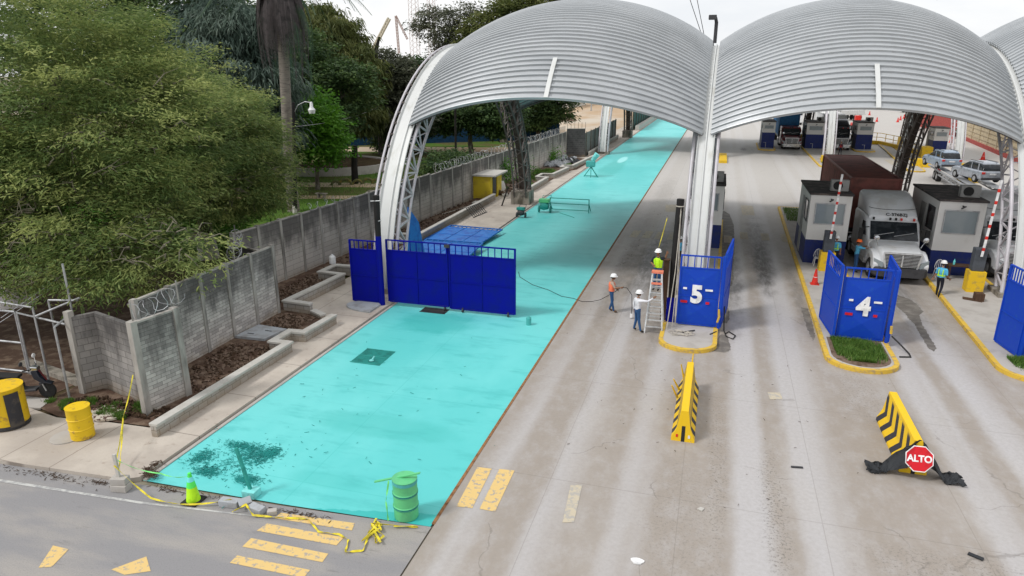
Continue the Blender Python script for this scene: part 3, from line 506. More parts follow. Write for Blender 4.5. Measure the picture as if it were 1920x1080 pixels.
# ---------------------------------------------------------------- toll canopies
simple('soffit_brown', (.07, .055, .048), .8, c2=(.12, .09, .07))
RA, ZC = 12.5, -.95
def canopy(name, label, XS, YC, SK, B=2.3, tmax=49):
    t = thing(name, label, 'canopy', (XS[1], YC(XS[1]), 0))
    def P(x, th, r, yc): return (x, yc - r * math.sin(th), ZC + r * math.cos(th))
    TM = (lambda x: (47.5 + (x + 14.7) * .165 - (x + 14.7) ** 2 * .0008) / tmax) if SK else (lambda x: 1.0)
    for ai, X in enumerate(XS):
        yc = YC(X); tr = MB(); ds = .56; ths = [R(-92.5 + 185 * k / 60) for k in range(61)]
        def depth(th): return 1.25 if abs(th) < R(80) else 1.25 - (abs(th) - R(80)) / R(12) * .75
        for sx in (-ds, ds):
            tr.tube([P(X + sx, th, RA, yc) for th in ths], .088, 8)
            tr.tube([P(X + sx * .85, th, RA - depth(th), yc) for th in ths], .07, 8)
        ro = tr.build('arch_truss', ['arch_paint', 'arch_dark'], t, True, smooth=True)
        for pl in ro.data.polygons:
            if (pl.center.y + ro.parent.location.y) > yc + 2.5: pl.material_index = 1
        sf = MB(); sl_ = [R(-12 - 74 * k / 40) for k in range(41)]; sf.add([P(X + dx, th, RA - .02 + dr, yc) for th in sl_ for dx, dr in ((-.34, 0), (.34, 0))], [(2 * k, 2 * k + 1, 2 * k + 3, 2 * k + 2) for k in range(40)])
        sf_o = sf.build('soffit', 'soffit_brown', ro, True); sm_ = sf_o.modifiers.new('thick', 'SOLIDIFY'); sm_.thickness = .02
        if ai == 0 and SK:
            rl = MB(); rl.tube([P(X - .74, th, RA + .16, yc) for th in ths[14:52]], .06, 8); rl.build('outer_rail', 'arch_paint', ro, True, smooth=True)
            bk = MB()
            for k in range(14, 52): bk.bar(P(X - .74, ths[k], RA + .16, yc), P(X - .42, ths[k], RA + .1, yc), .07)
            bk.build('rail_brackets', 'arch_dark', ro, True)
        lc = MB()
        for k in range(0, 60):
            a, b_ = ths[k], ths[k + 1]; fl = k % 2
            for sx in (-ds, ds):
                lc.bar(P(X + sx, a if fl else b_, RA, yc), P(X + sx * .85, b_ if fl else a, RA - depth(b_ if fl else a), yc), .075)
                if k % 2 == 0: lc.bar(P(X + sx, a, RA, yc), P(X + sx * .85, a, RA - depth(a), yc), .05)
            lc.bar(P(X - ds * .85, a if fl else b_, RA - depth(a), yc), P(X + ds * .85, b_ if fl else a, RA - depth(b_), yc), .05)
            if k % 2 == 0: lc.bar(P(X - ds, a, RA - .02, yc), P(X + ds, a, RA - .02, yc), .05)
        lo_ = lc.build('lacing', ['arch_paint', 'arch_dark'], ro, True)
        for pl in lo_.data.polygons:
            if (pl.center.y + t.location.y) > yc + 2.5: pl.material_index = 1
        # folded gutter sheet
        g = MB(); prof = [(-.38, .15), (-.34, .02), (-.05, .0), (-.025, .08), (.025, .08), (.05, .0), (.34, .02), (.38, .15)] if ai != 0 or name != 'toll_canopy' else [(-.46, .15), (-.43, .03), (.06, .0), (.08, .08), (.13, .08), (.15, .0), (.44, .02), (.47, .15)]
        gl = [R(-86 + 172 * k / 90) for k in range(91)]; vs = []; fs = []; n = len(prof)
        for th in gl:
            for (px, pr_) in prof: vs.append(P(X + px, th, RA + .1 + pr_, yc))
        for i in range(90):
            for k in range(n - 1): fs.append((i * n + k, i * n + k + 1, (i + 1) * n + k + 1, (i + 1) * n + k))
        g.add(vs, fs); go = g.build('gutter', 'gutter_metal', ro, True); so_ = go.modifiers.new('thick', 'SOLIDIFY'); so_.thickness = .02
        for sgn in (-1, 1):
            pb = MB(); y0 = yc + sgn * (RA - .55); pb.box(X - .75, X + .75, y0 - .75, y0 + .75, 0, 1.15 if sgn > 0 else .35); pb.build('plinth', 'plinth_concrete' if X < -5 else ('plinth_concrete' if YC(0) < 80 else 'yellow_paint'), t, True)
    # ribbed roof vaults between the arches
    for vi in range(len(XS) - 1):
        x0, x1 = XS[vi] + .2, XS[vi + 1] - .2; hx = (x1 - x0) / 2; xm = (x0 + x1) / 2; nS = 40
        rc = (hx * hx + B * B) / (2 * B)
        th0, th1 = R(-tmax), R(tmax); pw = .335; arc = (th1 - th0) * (RA + 2.0); npan = round(arc / pw); prof = [(0, 0), (.03, .008), (.60, .008), (.68, .09), (.74, .1), (.88, .1), (.95, .01)]
        prs = []
        for k in range(npan):
            for (u, hgt) in prof: prs.append((th0 + (k + u) / npan * (th1 - th0), hgt))
        prs.append((th1, 0)); vs = []; fs = []
        for th, hgt in prs:
            for j in range(nS + 1):
                x = x0 + (x1 - x0) * j / nS; dx = x - xm; bb = math.sqrt(max(0, rc * rc - dx * dx)) - (rc - B)
                vs.append(P(x, th * TM(x) if th > 0 else th, RA + .22 + bb + hgt, YC(x)))
        m = nS + 1
        for i in range(len(prs) - 1):
            for j in range(nS): fs.append((i * m + j, i * m + j + 1, (i + 1) * m + j + 1, (i + 1) * m + j))
        v = MB().add(vs, fs); vo = v.build('roof_vault', 'roof_metal', t, True); md = vo.modifiers.new('thick', 'SOLIDIFY'); md.thickness = .025; md.offset = 1
        def SP(x, th, extra=0):
            dx = x - xm; bb = math.sqrt(max(0, rc * rc - dx * dx)) - (rc - B); return P(x, th * TM(x) if th > 0 else th, RA + .22 + bb + extra, YC(x))
        for sgn in (1, -1):
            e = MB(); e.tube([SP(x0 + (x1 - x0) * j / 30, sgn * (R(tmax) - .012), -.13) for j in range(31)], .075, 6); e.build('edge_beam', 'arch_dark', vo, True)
        cs = MB(); pts = [SP(xm, R(a), .15) for a in np.linspace(tmax, tmax - 9.5, 10)]
        for q, q2 in zip(pts[:-1], pts[1:]): cs.bar(q, q2, .2, .05)
        cs.build('cover_strip', 'gutter_metal', vo, True)
    return t
XS = [-14.7, -.55, 13.9, 28.0]
YCF = lambda x: 40.6 + .262 * (x + 14.7)
canopy('toll_canopy', 'large silver ribbed vault canopy on white arched trusses over the lane entrance', XS, YCF, .262)
canopy('far_canopy', 'second arched canopy farther down the lanes behind the first', [-14.1, -.7, 12.66, 26.0], lambda x: 101.2, 0)
# camera mast on the valley and hanging crane wires
t = thing('floodlight', 'small curved floodlight standing at the top of the roof valley', 'light', (-.6, 39, 11.9))
b = MB(); b.tube([(-.6, 39, 11.6), (-.6, 39, 12.6), (-.65, 38.9, 12.8), (-.85, 38.8, 12.85)], .09, 8); b.build('mast', 'dark_metal', t, True)
b = MB(); b.box(-1.0, -.6, 38.6, 38.9, 12.72, 12.95); b.build('head', 'dark_metal', t, True, bevel=.03)
b = MB(); b.tube([(-2.6, 48, 16.5), (-1.2, 48, 11.6)], .02, 4); b.tube([(-3.3, 48, 16.5), (-1.4, 48, 12)], .02, 4); tag(b.build('guy_wire', 'cable_black'), 'pair of thin wires slanting down behind the first roof vault', 'wire')
b = MB(); b.tube([(19.1, 80, 22), (19.1, 80, 17.4)], .03, 4); b.lathe([(.05, 16.8), (.14, 17.0), (.12, 17.3), (.04, 17.5)], (19.1, 80, 0), 10); tag(b.build('crane_hook', 'dark_metal'), 'small hook hanging in the sky above the right hand vault', 'crane hook')
# ---------------------------------------------------------------- islands
def island(label, poly_l, poly_r, tipy, z=.15, far=None, top='concrete', yellow='yellow_worn', kw=.17, seed=0):
    # left and right lines (x at tip, x at far, y far); rounded near end
    xl0, xl1 = poly_l; xr0, xr1 = poly_r; cx = (xl0 + xr0) / 2; r = (xr0 - xl0) / 2; ry = r * .85
    out = [(xl1, far)]; n = 16
    for k in range(n + 1): a = math.pi + math.pi * k / n; out.append((cx + r * math.cos(a), tipy + ry + ry * math.sin(a)))
    out.append((xr1, far)); t = thing('traffic_island', label, 'island', (cx, tipy + 2, 0))
    b = MB(); b.wallpath([out[0]] + out[1:-1] + [out[-1]] + [out[0]], kw, 0, z); b.build('kerb', yellow, t, True)
    inn = [((x - cx) * (1 - kw * .45 / r) + cx, y + (kw * .4 if y < tipy + ry else 0)) for x, y in out]
    b = MB(); b.prism(inn, 0, z - .012); b.build('paving', top, t, True); return t
island('traffic island of gate five, white column and cables on its rounded yellow nose', (-1.5, -1.5), (.55, .75), 24.95, far=50)
island('traffic island of gate four with grass in its rounded yellow nose', (4.58, 5.0), (6.9, 7.15), 24.85, far=56.5)
island('traffic island under the gate at the right edge of the photo', (10.35, 11.5), (13.2, 14.2), 25.4, far=54)
island('small far island under the leftmost far booth', (5.4, 5.5), (7.5, 7.5), 99.5, far=109)
island('long far island with yellow foot block and grass nose', (11.2, 11.4), (13.9, 13.9), 83, far=112)
island('small far island under the rightmost far booth', (17.7, 17.9), (20.1, 20.1), 101, far=110)
island('long narrow far island behind the car carrier', (19.8, 22.5), (21.4, 24), 82, far=112)
def npmesh(name, V, F, mat, parent=None, rnd=None):
    me = bpy.data.meshes.new(name); nf, k = F.shape; me.vertices.add(len(V)); me.vertices.foreach_set('co', np.ascontiguousarray(V, dtype=np.float32).ravel())
    me.loops.add(nf * k); me.loops.foreach_set('vertex_index', F.astype(np.int32).ravel()); me.polygons.add(nf); me.polygons.foreach_set('loop_start', np.arange(0, nf * k, k, dtype=np.int32)); me.polygons.foreach_set('loop_total', np.full(nf, k, dtype=np.int32))
    if rnd is not None: at = me.attributes.new('rnd', 'FLOAT', 'FACE'); at.data.foreach_set('value', rnd.astype(np.float32))
    me.materials.append(M[mat]); me.update(calc_edges=True); me.validate(); o = bpy.data.objects.new(name, me); COL.objects.link(o); o.parent = parent; return o
def grass(name, n, region, h, seed, z0, mat='grass_blade'):
    rg = np.random.default_rng(seed); xs, ys = region(rg, n); a = rg.uniform(0, 6.28, n); hh = rg.uniform(.4, 1, n) * h; ln = rg.uniform(.1, .7, n) * h; wd = .006 + .05 * h
    V = np.zeros((n, 3, 3)); V[:, 0] = np.stack([xs - np.sin(a) * wd, ys + np.cos(a) * wd, np.full(n, z0)], 1); V[:, 1] = np.stack([xs + np.sin(a) * wd, ys - np.cos(a) * wd, np.full(n, z0)], 1); V[:, 2] = np.stack([xs + np.cos(a) * ln, ys + np.sin(a) * ln, z0 + hh], 1)
    return tag(npmesh(name, V.reshape(-1, 3), np.arange(n * 3).reshape(n, 3), mat, None, rg.random(n)), kind='stuff')
def boxr(x0, x1, y0, y1, clump=0):
    def f(rg, n):
        if not clump: return rg.uniform(x0, x1, n), rg.uniform(y0, y1, n)
        c = rg.uniform([x0, y0], [x1, y1], (clump, 2)); i = rg.integers(0, clump, n); s = .12 * min(x1 - x0, y1 - y0)
        return np.clip(c[i, 0] + rg.normal(0, s, n), x0, x1), np.clip(c[i, 1] + rg.normal(0, s, n), y0, y1)
    return f
b = MB(); b.prism([(5.75 + 1.0 * math.cos(math.pi + math.pi * k / 12), 26.0 + .95 * math.sin(math.pi + math.pi * k / 12)) for k in range(13)] + [(6.75, 27.8), (4.8, 27.8)], .1, .148); struct('soil_nose', b, 'clod')
grass('grass_tufts', 7000, boxr(4.95, 6.6, 25.5, 27.6, 26), .2, 1, .14)
grass('grass_tufts', 2500, boxr(5.2, 6.9, 51, 56), .18, 2, .14); grass('grass_tufts', 2500, boxr(11.7, 13.5, 84, 87.5), .25, 3, .14)
grass('weeds', 5000, boxr(-20.2, -18.2, 14.4, 15.0, 14), .12, 4, .1); grass('weeds', 3000, boxr(-18.6, -15.9, 14.4, 15.1, 10), .22, 5, .1); grass('weeds', 800, boxr(-17.0, -16.2, 15.0, 15.5, 4), .3, 6, .1)
grass('weeds', 9000, boxr(-18, -15.6, 60, 79, 14), .35, 7, .17); grass('weeds', 2500, boxr(-18.6, -17.5, 55.5, 61, 6), .4, 8, .17)
grass('lawn_tufts', 26000, boxr(-42, -21, 34, 70), .22, 9, .03); grass('lawn_tufts', 4500, boxr(10.9, 12.8, 25.6, 27.4, 14), .2, 10, .14)
grass('fallen_leaves', 3500, boxr(-45, -21, 30, 72), .05, 12, .05, 'leaf_olive')
#==END2==
# ---------------------------------------------------------------- vegetation
def foliage(name, blobs, n, K, Lf, Wf, mat, parent, seed, droop=.35, spread=1., fill=.25, up=.6, clump=.45, bough=6, bsz=.75):
    n = max(8, n // bough); rb = None; rg = np.random.default_rng(seed); B = np.array(blobs, float); vol = (B[:, 3] * B[:, 4] * B[:, 5]) ** (2 / 3); ix = rg.choice(len(B), n, p=vol / vol.sum())
    d = rg.normal(size=(n, 3)); d /= np.linalg.norm(d, axis=1)[:, None]; rad = np.where(rg.random(n) < fill, rg.uniform(.35, .85, n), rg.uniform(.82, 1.04, n))
    # lumpy outline
    lump = 1 + .13 * np.sin(d[:, 0] * 5 + ix) * np.cos(d[:, 2] * 6 + 2 * ix) + .07 * np.sin(d[:, 1] * 11 + ix * 3)
    c = B[ix, :3] + d * B[ix, 3:6] * (rad * lump)[:, None]
    ins = np.zeros(n, bool)
    for k in range(len(B)): q = (c - B[k, :3]) / B[k, 3:6]; ins |= ((q ** 2).sum(1) < .45) & (ix != k)
    keep = ~ins | (rg.random(n) < .25); c = c[keep]; d = d[keep]; c = np.repeat(c, bough, 0); d = np.repeat(d, bough, 0); n = len(c); hd = d * np.array([1, 1, .15]); hd /= np.linalg.norm(hd, axis=1)[:, None] + 1e-6
    uu = rg.uniform(-.6, 1, n)[:, None]; c = c + hd * uu * bsz + rg.normal(size=(n, 3)) * np.array([.5, .5, .14]) * bsz + np.array([0, 0, -.22]) * (uu ** 2) * bsz
    m = n * K; cc = np.repeat(c, K, 0) + rg.normal(size=(m, 3)) * clump * np.array([1, 1, .45]); dd = np.repeat(d, K, 0)
    az = rg.normal(size=(m, 3)) * spread; az[:, 2] *= .4; t = dd * np.array([1, 1, .35]) + az; t[:, 2] += .1 - droop * .5; t /= np.linalg.norm(t, axis=1)[:, None]
    upv = rg.normal(size=(m, 3)) * (1 - up); upv[:, 2] += up; s = np.cross(t, upv); s /= np.linalg.norm(s, axis=1)[:, None] + 1e-9
    ln = Lf * rg.uniform(.6, 1.3, m)[:, None]; wd = Wf * rg.uniform(.6, 1.2, m)[:, None]; dz = np.array([0, 0, -1.0])
    p0 = cc; p1 = cc + t * ln * .5 + dz * ln * droop * .12; p2 = cc + t * ln + dz * ln * droop * .5
    V = np.stack([p0 - s * wd * .3, p0 + s * wd * .3, p1 + s * wd * .5, p2, p1 - s * wd * .5], 1).reshape(-1, 3)
    F = np.arange(m * 5).reshape(m, 5); rnd = np.clip(np.repeat(np.repeat(rg.random(n // bough), bough), K) * .5 + np.repeat(rg.random(n), K) * .35 + rg.random(m) * .2, 0, 1)
    return npmesh(name, V, F, mat, parent, rnd)
def limbs(b, base, h, r, targets, seed, wob=.4, n=8):
    rr = random.Random(seed); top = Vector(base) + Vector((rr.uniform(-.3, .3), rr.uniform(-.3, .3), h))
    b.tube([Vector(base), Vector(base) + Vector((0, 0, h * .15)), (Vector(base) + top) / 2 + Vector((rr.uniform(-.15, .15), 0, 0)), top], [r * 1.35, r, r * .85, r * .75], 12)
    for q in targets:
        q = Vector(q); st = Vector(base).lerp(top, rr.uniform(.75, 1)); mid = (st + q) / 2 + Vector((rr.uniform(-wob, wob), rr.uniform(-wob, wob), rr.uniform(0, wob)))
        r0 = r * rr.uniform(.35, .6); b.tube([st, st.lerp(mid, .5) + Vector((0, 0, .1)), mid, q], [r0, r0 * .8, r0 * .5, r0 * .15], 7)
        for _ in range(3):
            a = mid.lerp(q, rr.random()); e = a + Vector((rr.uniform(-1, 1), rr.uniform(-1, 1), rr.uniform(-.2, .8))) * (q - mid).length * .5; b.tube([a, (a + e) / 2 + Vector((0, 0, .1)), e], [r0 * .35, r0 * .22, r0 * .06], 5)
def tree(name, label, base, h, r, blobs, n, K, Lf, Wf, mat, seed, bark='bark', group='trees in the park behind the wall', twigs=0, **kw):
    t = thing(name, label, 'tree', base, 0, group); bl = [(x - base[0], y - base[1], z, a, b_, c) for x, y, z, a, b_, c in blobs]; rr = random.Random(seed)
    b = MB(); tg = []
    for (x, y, z, a, b_, c) in bl:
        if a < .42 * max(q[3] for q in bl): continue
        for _ in range(3): tg.append((x + rr.uniform(-.6, .6) * a, y + rr.uniform(-.6, .6) * b_, z + rr.uniform(-.3, .6) * c))
    limbs(b, (0, 0, -.1), h, r, tg, seed); b.build('trunk', bark, t, smooth=True)
    foliage('crown', bl, n, K, Lf, Wf, mat, t, seed, **kw)
    if twigs:
        tb = MB()
        for _ in range(twigs):
            x, y, z, a, b_, c = rr.choice(bl); d = Vector((rr.gauss(0, 1), rr.gauss(0, 1), rr.gauss(0, .8))).normalized(); p = Vector((x + d.x * a * .8, y + d.y * b_ * .8, z + d.z * c * .8)); q = Vector((x + d.x * a * 1.04, y + d.y * b_ * 1.04, z + d.z * c * 1.0))
            q += Vector((rr.uniform(-.6, .6), rr.uniform(-.6, .6), rr.uniform(-.5, .3))); mm = (p + q) / 2 + Vector((rr.uniform(-.2, .2), rr.uniform(-.2, .2), .15)); tb.tube([p, mm, q], [.03, .02, .006], 4); e = mm + (q - p) * .4 + Vector((rr.uniform(-.4, .4), rr.uniform(-.4, .4), rr.uniform(-.3, .3))); tb.tube([mm, e], [.014, .005], 4)
        tb.build('twigs', 'bark_pale', t)['kind'] = 'stuff'
    return t
ta = tree('feathery_tree', 'huge feathery olive green tree with whitewashed trunk at the left edge behind the pipe gates', (-30.3, 22, 0), 5.0, .62,
     [(-30.5, 22.5, 10.5, 7.3, 6.5, 5), (-25.8, 22.5, 8.8, 4.6, 5.3, 3.9), (-24, 20.5, 6.2, 3.8, 3.8, 3.0), (-22.3, 19.6, 4.8, 2.2, 2.6, 1.7), (-27, 19.8, 6.0, 4.2, 3.2, 3.2), (-30.5, 19, 7, 5, 3.6, 3.8), (-22.6, 22.8, 7.9, 2.9, 3.8, 2.8), (-25.2, 20.2, 4.3, 2.8, 2.6, 1.7), (-22.2, 18.4, 3.9, 2.3, 1.9, 1.3), (-25.5, 18.2, 3.3, 2.6, 1.9, 1.2), (-20.3, 18.8, 3.7, 1.8, 1.7, 1.3), (-18.8, 19.6, 4.3, 1.4, 1.6, .8)],
     19000, 17, .2, .05, 'leaf_feather', 11, twigs=420, clump=.26, fill=.22, spread=.8, bough=12, bsz=.85)
b = MB(); b.tube([(0, 0, -.05), (0, 0, .4), (0, 0, 2.3)], [.95, .72, .66], 14); b.build('painted_trunk', 'whitewash', ta, smooth=True)
tb_ = tree('feathery_tree', 'feathery olive green tree beside the palm, its branches hanging over the long wall', (-27.4, 31.3, 0), 4.6, .42,
     [(-28, 30.5, 7.2, 4.6, 5.2, 3.6), (-24.9, 29.6, 6.0, 2.7, 4.2, 2.7), (-24.6, 28.6, 4.4, 2.3, 2.6, 1.6), (-27, 27.0, 7.9, 3.2, 3.2, 2.2), (-23.6, 30.2, 4.8, 1.6, 2.6, 1.6), (-23.9, 29.4, 7.4, 1.8, 3, 1.4)],
     10500, 17, .21, .05, 'leaf_feather', 12, twigs=240, clump=.26, fill=.22, spread=.8, bough=12, bsz=.85)
b = MB(); b.tube([(0, 0, 0), (0, 0, 1.5)], [.62, .45], 12); b.build('painted_trunk', 'whitewash', tb_, smooth=True)
tree('dark_tree', 'tall dark evergreen tree rising behind the feathery tree at the top of the photo', (-46, 50, 0), 8, .5, [(-46, 50, 14, 6, 5, 6), (-41, 52, 12, 4.5, 4, 5), (-51, 48, 13, 6, 5, 6), (-43, 52, 6, 4, 4, 4)], 6500, 9, .42, .2, 'leaf_dark', 21, clump=.5)
tree('drooping_tree', 'blue grey tree with drooping feathery boughs left of the palm', (-37.5, 49, 0), 7, .3, [(-38, 49, 12.5, 3.6, 3.5, 3.6), (-35.5, 48, 9.6, 3.2, 3, 1.7), (-36.5, 49, 7.4, 2.6, 3, 1.3), (-39.5, 49, 9, 3.5, 3, 3), (-35, 48.5, 5.4, 2.3, 2.3, 1.2)], 4200, 9, .6, .1, 'leaf_bluish', 22, droop=1.4, clump=.4)
tree('dark_tree', 'dark rounded tree behind the palm trunk above the round planter', (-41, 62, 0), 5, .35, [(-41, 62, 7.5, 4.5, 4, 4.5), (-38.6, 60, 4.8, 3, 3, 3.0), (-43, 64, 11, 4.5, 4, 3.5), (-37, 64, 8, 3, 3, 3.5)], 5200, 8, .38, .2, 'leaf_dark', 23)
tree('bright_tree', 'small bright green leafy tree beside the street lamp', (-34.3, 54, 0), 3, .2, [(-34.2, 54, 4.6, 2.1, 2, 2.1), (-33.2, 53, 6.2, 1.2, 1.2, 1.3), (-35, 55, 7.2, 1.3, 1.3, 1.5)], 1800, 8, .3, .2, 'leaf_bright', 24)
tree('willow_like_tree', 'tall loose olive tree with hanging branches between palm and cranes', (-44.5, 74, 0), 8, .4, [(-44.5, 74, 13.4, 3.8, 4, 3.6), (-45, 74, 8.5, 4.5, 4, 4), (-41.5, 74, 10, 3.2, 3.5, 3), (-42, 73, 5.5, 3.4, 3.4, 2.6), (-46, 74, 16, 1.8, 1.8, 1.6)], 6000, 9, .6, .13, 'leaf_olive', 25, droop=1.5, clump=.45)
tree('grey_tree', 'broad dark grey green tree with broken black top left of the white arch', (-41, 80, 0), 7, .45, [(-41, 80, 10.3, 3.6, 3.5, 2.6), (-38.2, 80, 9, 3.0, 3, 2.6), (-43.5, 80, 9, 3.4, 3, 3.4), (-40, 80, 6, 5, 4, 3), (-37, 80, 5.4, 2.6, 3, 2.2)], 5200, 8, .4, .2, 'leaf_grey', 26, fill=.4)
b = MB(); b.tube([(-41.2, 80, 9), (-41.1, 80, 12.6), (-40.5, 80, 14.2)], [.4, .3, .12], 8); b.tube([(-41.2, 80, 12), (-42.2, 80, 13.1)], [.2, .1], 6); tag(b.build('dead_trunk', 'bark_black'), 'broken black trunk stub sticking up into the sky by the cranes', 'tree stump')
tree('green_tree', 'leafy green tree at the right of the broken black trunk', (-37.5, 84, 0), 6, .4, [(-37.8, 84, 8.5, 3.8, 3.5, 3.6), (-36.5, 84, 5, 3.2, 3, 2.5), (-40, 85, 5.5, 3.6, 3, 2.8)], 3600, 8, .42, .2, 'leaf_dark', 27)
tree('airy_tree', 'airy tree with see-through crown against the sky left of the roof', (-40.5, 102, 0), 9, .35, [(-41, 102, 15.6, 3.2, 3, 1.9), (-37.8, 102, 17.4, 3.0, 3, 2.3), (-42.5, 102, 18.6, 1.7, 2, 1.0), (-38.5, 102, 13, 3.5, 3, 2.0), (-44.5, 102, 16.9, 1.4, 1.4, .7)], 1700, 6, .42, .2, 'leaf_grey', 28, fill=.5, clump=.6)
tree('olive_tree', 'dense olive green tree touching the left end of the roof top', (-31, 100, 0), 9, .45, [(-32, 100, 15.5, 4.4, 4, 2.8), (-28, 100, 18.2, 4.5, 4, 2.4), (-34.5, 100, 13, 3.5, 3, 2.4), (-22, 101, 20, 4, 3, 1.8), (-30, 100, 12, 4, 4, 3)], 4600, 8, .5, .22, 'leaf_olive', 29, clump=.6)
tree('dark_tree', 'dark leafy tree seen under the roof, left of the brown truss leg', (-30.3, 83.8, 0), 3.4, .35, [(-31, 84, 5.6, 3.6, 3, 2.1), (-27, 84, 5.4, 3.2, 3, 2.2), (-33.5, 84, 4.2, 1.7, 2, 1.5), (-27.5, 84, 3.4, 1.6, 2, 1.0)], 3600, 8, .4, .2, 'leaf_dark', 30)
tree('dark_tree', 'dark round tree seen under the roof, right of the brown truss leg', (-26.5, 104, 0), 3.5, .4, [(-27.5, 104, 5.8, 4.0, 3, 2.4), (-24.4, 104, 5.2, 2.9, 3, 2.2), (-31, 104, 4.6, 3, 3, 2.2), (-27.5, 104, 3.2, 3, 3, 1.4)], 3600, 8, .42, .22, 'leaf_dark', 31)
tree('shrub', 'low leafy shrub behind the razor wire under the white arch', (-24.5, 62, 0), .8, .1, [(-25, 62, 1.6, 2.0, 1.8, 1.3), (-23.3, 62.5, 1.2, 1.6, 1.2, .9)], 1300, 7, .35, .14, 'leaf_dark', 33, group='shrubs in the park')
tree('shrub', 'dark shrub in front of the blue fence by the roof edge', (-40, 82, 0), 1, .1, [(-40, 82, 2.2, 2.5, 2, 1.8)], 900, 7, .35, .18, 'leaf_dark', 34, group='shrubs in the park')
tree('shrub', 'bright green bushes glimpsed below the feathery crown at the left', (-38, 31, 0), .6, .1, [(-38, 31, 1.0, 4, 2, 1.2), (-31, 34, 1.2, 3, 2, 1.3), (-43, 30, 1.2, 3, 2, 1.3)], 3000, 7, .3, .16, 'leaf_bright', 35, group='shrubs in the park')
for (x, y, sc) in ((-19.0, 61, .9), (-18.9, 66, .6), (-18.45, 77, .7)):
    tree('creeper', 'green creeper climbing the far wall %s' % ('beside the yellow hut' if y == 61 else ('behind the truss leg' if y == 66 else 'near the black cross wall')), (x, y, 0), 1.5, .03, [(x, y, 1.2 * sc + .2, .3, .5, 1.2 * sc)], 260, 6, .2, .12, 'leaf_bright', int(y), group='creepers on the far wall')
# far tree line
rr = random.Random(5)
for i in range(9):
    x = -78 + i * 6.5; y = 96 + rr.uniform(-3, 6) + i * 1.2; h = rr.uniform(11, 16) if i < 4 else rr.uniform(6, 9)
    if i > 5: continue
    tree('background_tree', 'dark tree in the far row behind the blue fence', (x, y, 0), h * .5, .35, [(x, y, h * .62, 4.5, 4, h * .36), (x + 2, y, h * .4, 4, 4, h * .28)], 2200, 7, .55, .28, 'leaf_dark', 60 + i, group='far trees behind the blue fence')
# palm
t = thing('palm_tree', 'tall grey palm with a skirt of hanging dark fronds behind the street lamp', 'palm', (-30.6, 44.6, 0), 0)
b = MB(); b.tube([(0, 0, 0), (.05, 0, 4), (.25, 0, 8), (.55, 0, 13.4), (.6, 0, 16.4)], [.46, .4, .37, .38, .3], 14); b.build('trunk', 'palm_bark', t, smooth=True)
def frond(b, c, az, ln, rise, drop, wid, n=26, lw=.05, rs=1):
    rr = random.Random(rs); pts = []
    for i in range(n + 1):
        s = i / n; rad = ln * (s if drop < 1.5 else s * (1 - .62 * s)); z = rise * math.sin(s * 2.2) - drop * ln * .55 * s * s; pts.append(Vector((c[0] + math.cos(az) * rad, c[1] + math.sin(az) * rad, c[2] + z)))
    b.tube(pts, [.04 * (1 - .8 * i / n) + .006 for i in range(n + 1)], 4)
    side = Vector((-math.sin(az), math.cos(az), 0))
    for i in range(2, n):
        for k in (0, .5):
            p = pts[i].lerp(pts[min(i + 1, n)], k); d = (pts[min(i + 1, n)] - pts[i - 1]).normalized(); l = wid * math.sin(math.pi * (.12 + .85 * i / n)) * rr.uniform(.8, 1.1)
            for sg in (-1, 1):
                q = p + side * sg * l * .55 + d * l * .35 + Vector((0, 0, -l * .65)); w_ = d * lw; b.add([p - w_ * .5, p + w_ * .5, q], [(0, 1, 2)])
rr = random.Random(2); sk = MB(); gf_ = MB()
for k in range(64): frond(sk, (.55, 0, 15.8 + rr.uniform(-.8, .4)), k / 64 * 12.56 + rr.uniform(-.1, .1), rr.uniform(2.6, 4.4), .9, rr.uniform(2.0, 3.0), 1.0, lw=.09, rs=k)
for k in range(26): frond(gf_, (.6, 0, 16.4), k / 26 * 12.56 + rr.uniform(-.15, .15), rr.uniform(4.5, 6.2), rr.uniform(.8, 2.4), rr.uniform(.7, 1.3), 1.0, rs=50 + k)
simple('frond_dead', (.1, .085, .085), .9, c2=(.05, .045, .045)); simple('frond_green', (.03, .075, .04), .6, c2=(.06, .11, .04))
sk.build('frond_skirt', 'frond_dead', t); gf_.build('fronds', 'frond_green', t)
hf = MB()
for a_, z_, l_ in ((.2, 9.6, 4.6), (-.4, 11.8, 4.6), (.6, 13.2, 5), (-.7, 10.5, 4.0), (0, 12.6, 5.4), (3.3, 12, 4.4), (2.6, 11, 4)): frond(hf, (.5, 0, z_ + 2), a_, l_, .8, 1.75, 1.1, rs=int(z_ * 9))
hf.build('hanging_fronds', 'frond_green', t)
# ---------------------------------------------------------------- park furniture
t = thing('street_lamp', 'leaning black wooden lamp pole with curved arm and bell shaped lamp beside the palm', 'street lamp', (-30.1, 44, 0))
b = MB(); b.tube([(-30.1, 44, 0), (-29.7, 44, 4), (-29.35, 44, 8.1)], [.16, .14, .12], 10); b.build('pole', 'wood_black', t, True)
b = MB(); b.tube([(-30.1, 44, 0), (-30.06, 44, .6)], .17, 10); b.build('painted_foot', 'whitewash', t, True)
b = MB(); b.tube([(-29.4, 44, 7.3), (-29.0, 44, 7.9), (-28.4, 44, 8.15), (-27.95, 44, 8.1)], .03, 6); b.build('arm', 'galvanised', t, True)
b = MB(); b.lathe([(.06, 8.15), (.1, 8.05), (.12, 7.8), (.26, 7.6), (.2, 7.35), (.02, 7.33)], (-27.9, 44, 0), 14); b.build('lamp_head', 'white_plastic', t, True, smooth=True)
b = MB(); b.tube([(-30.2, 78, 0), (-30.1, 78, 7.3)], .14, 8); tag(b.build('utility_pole', 'bark_black'), 'plain wooden pole under the left end of the roof', 'pole')
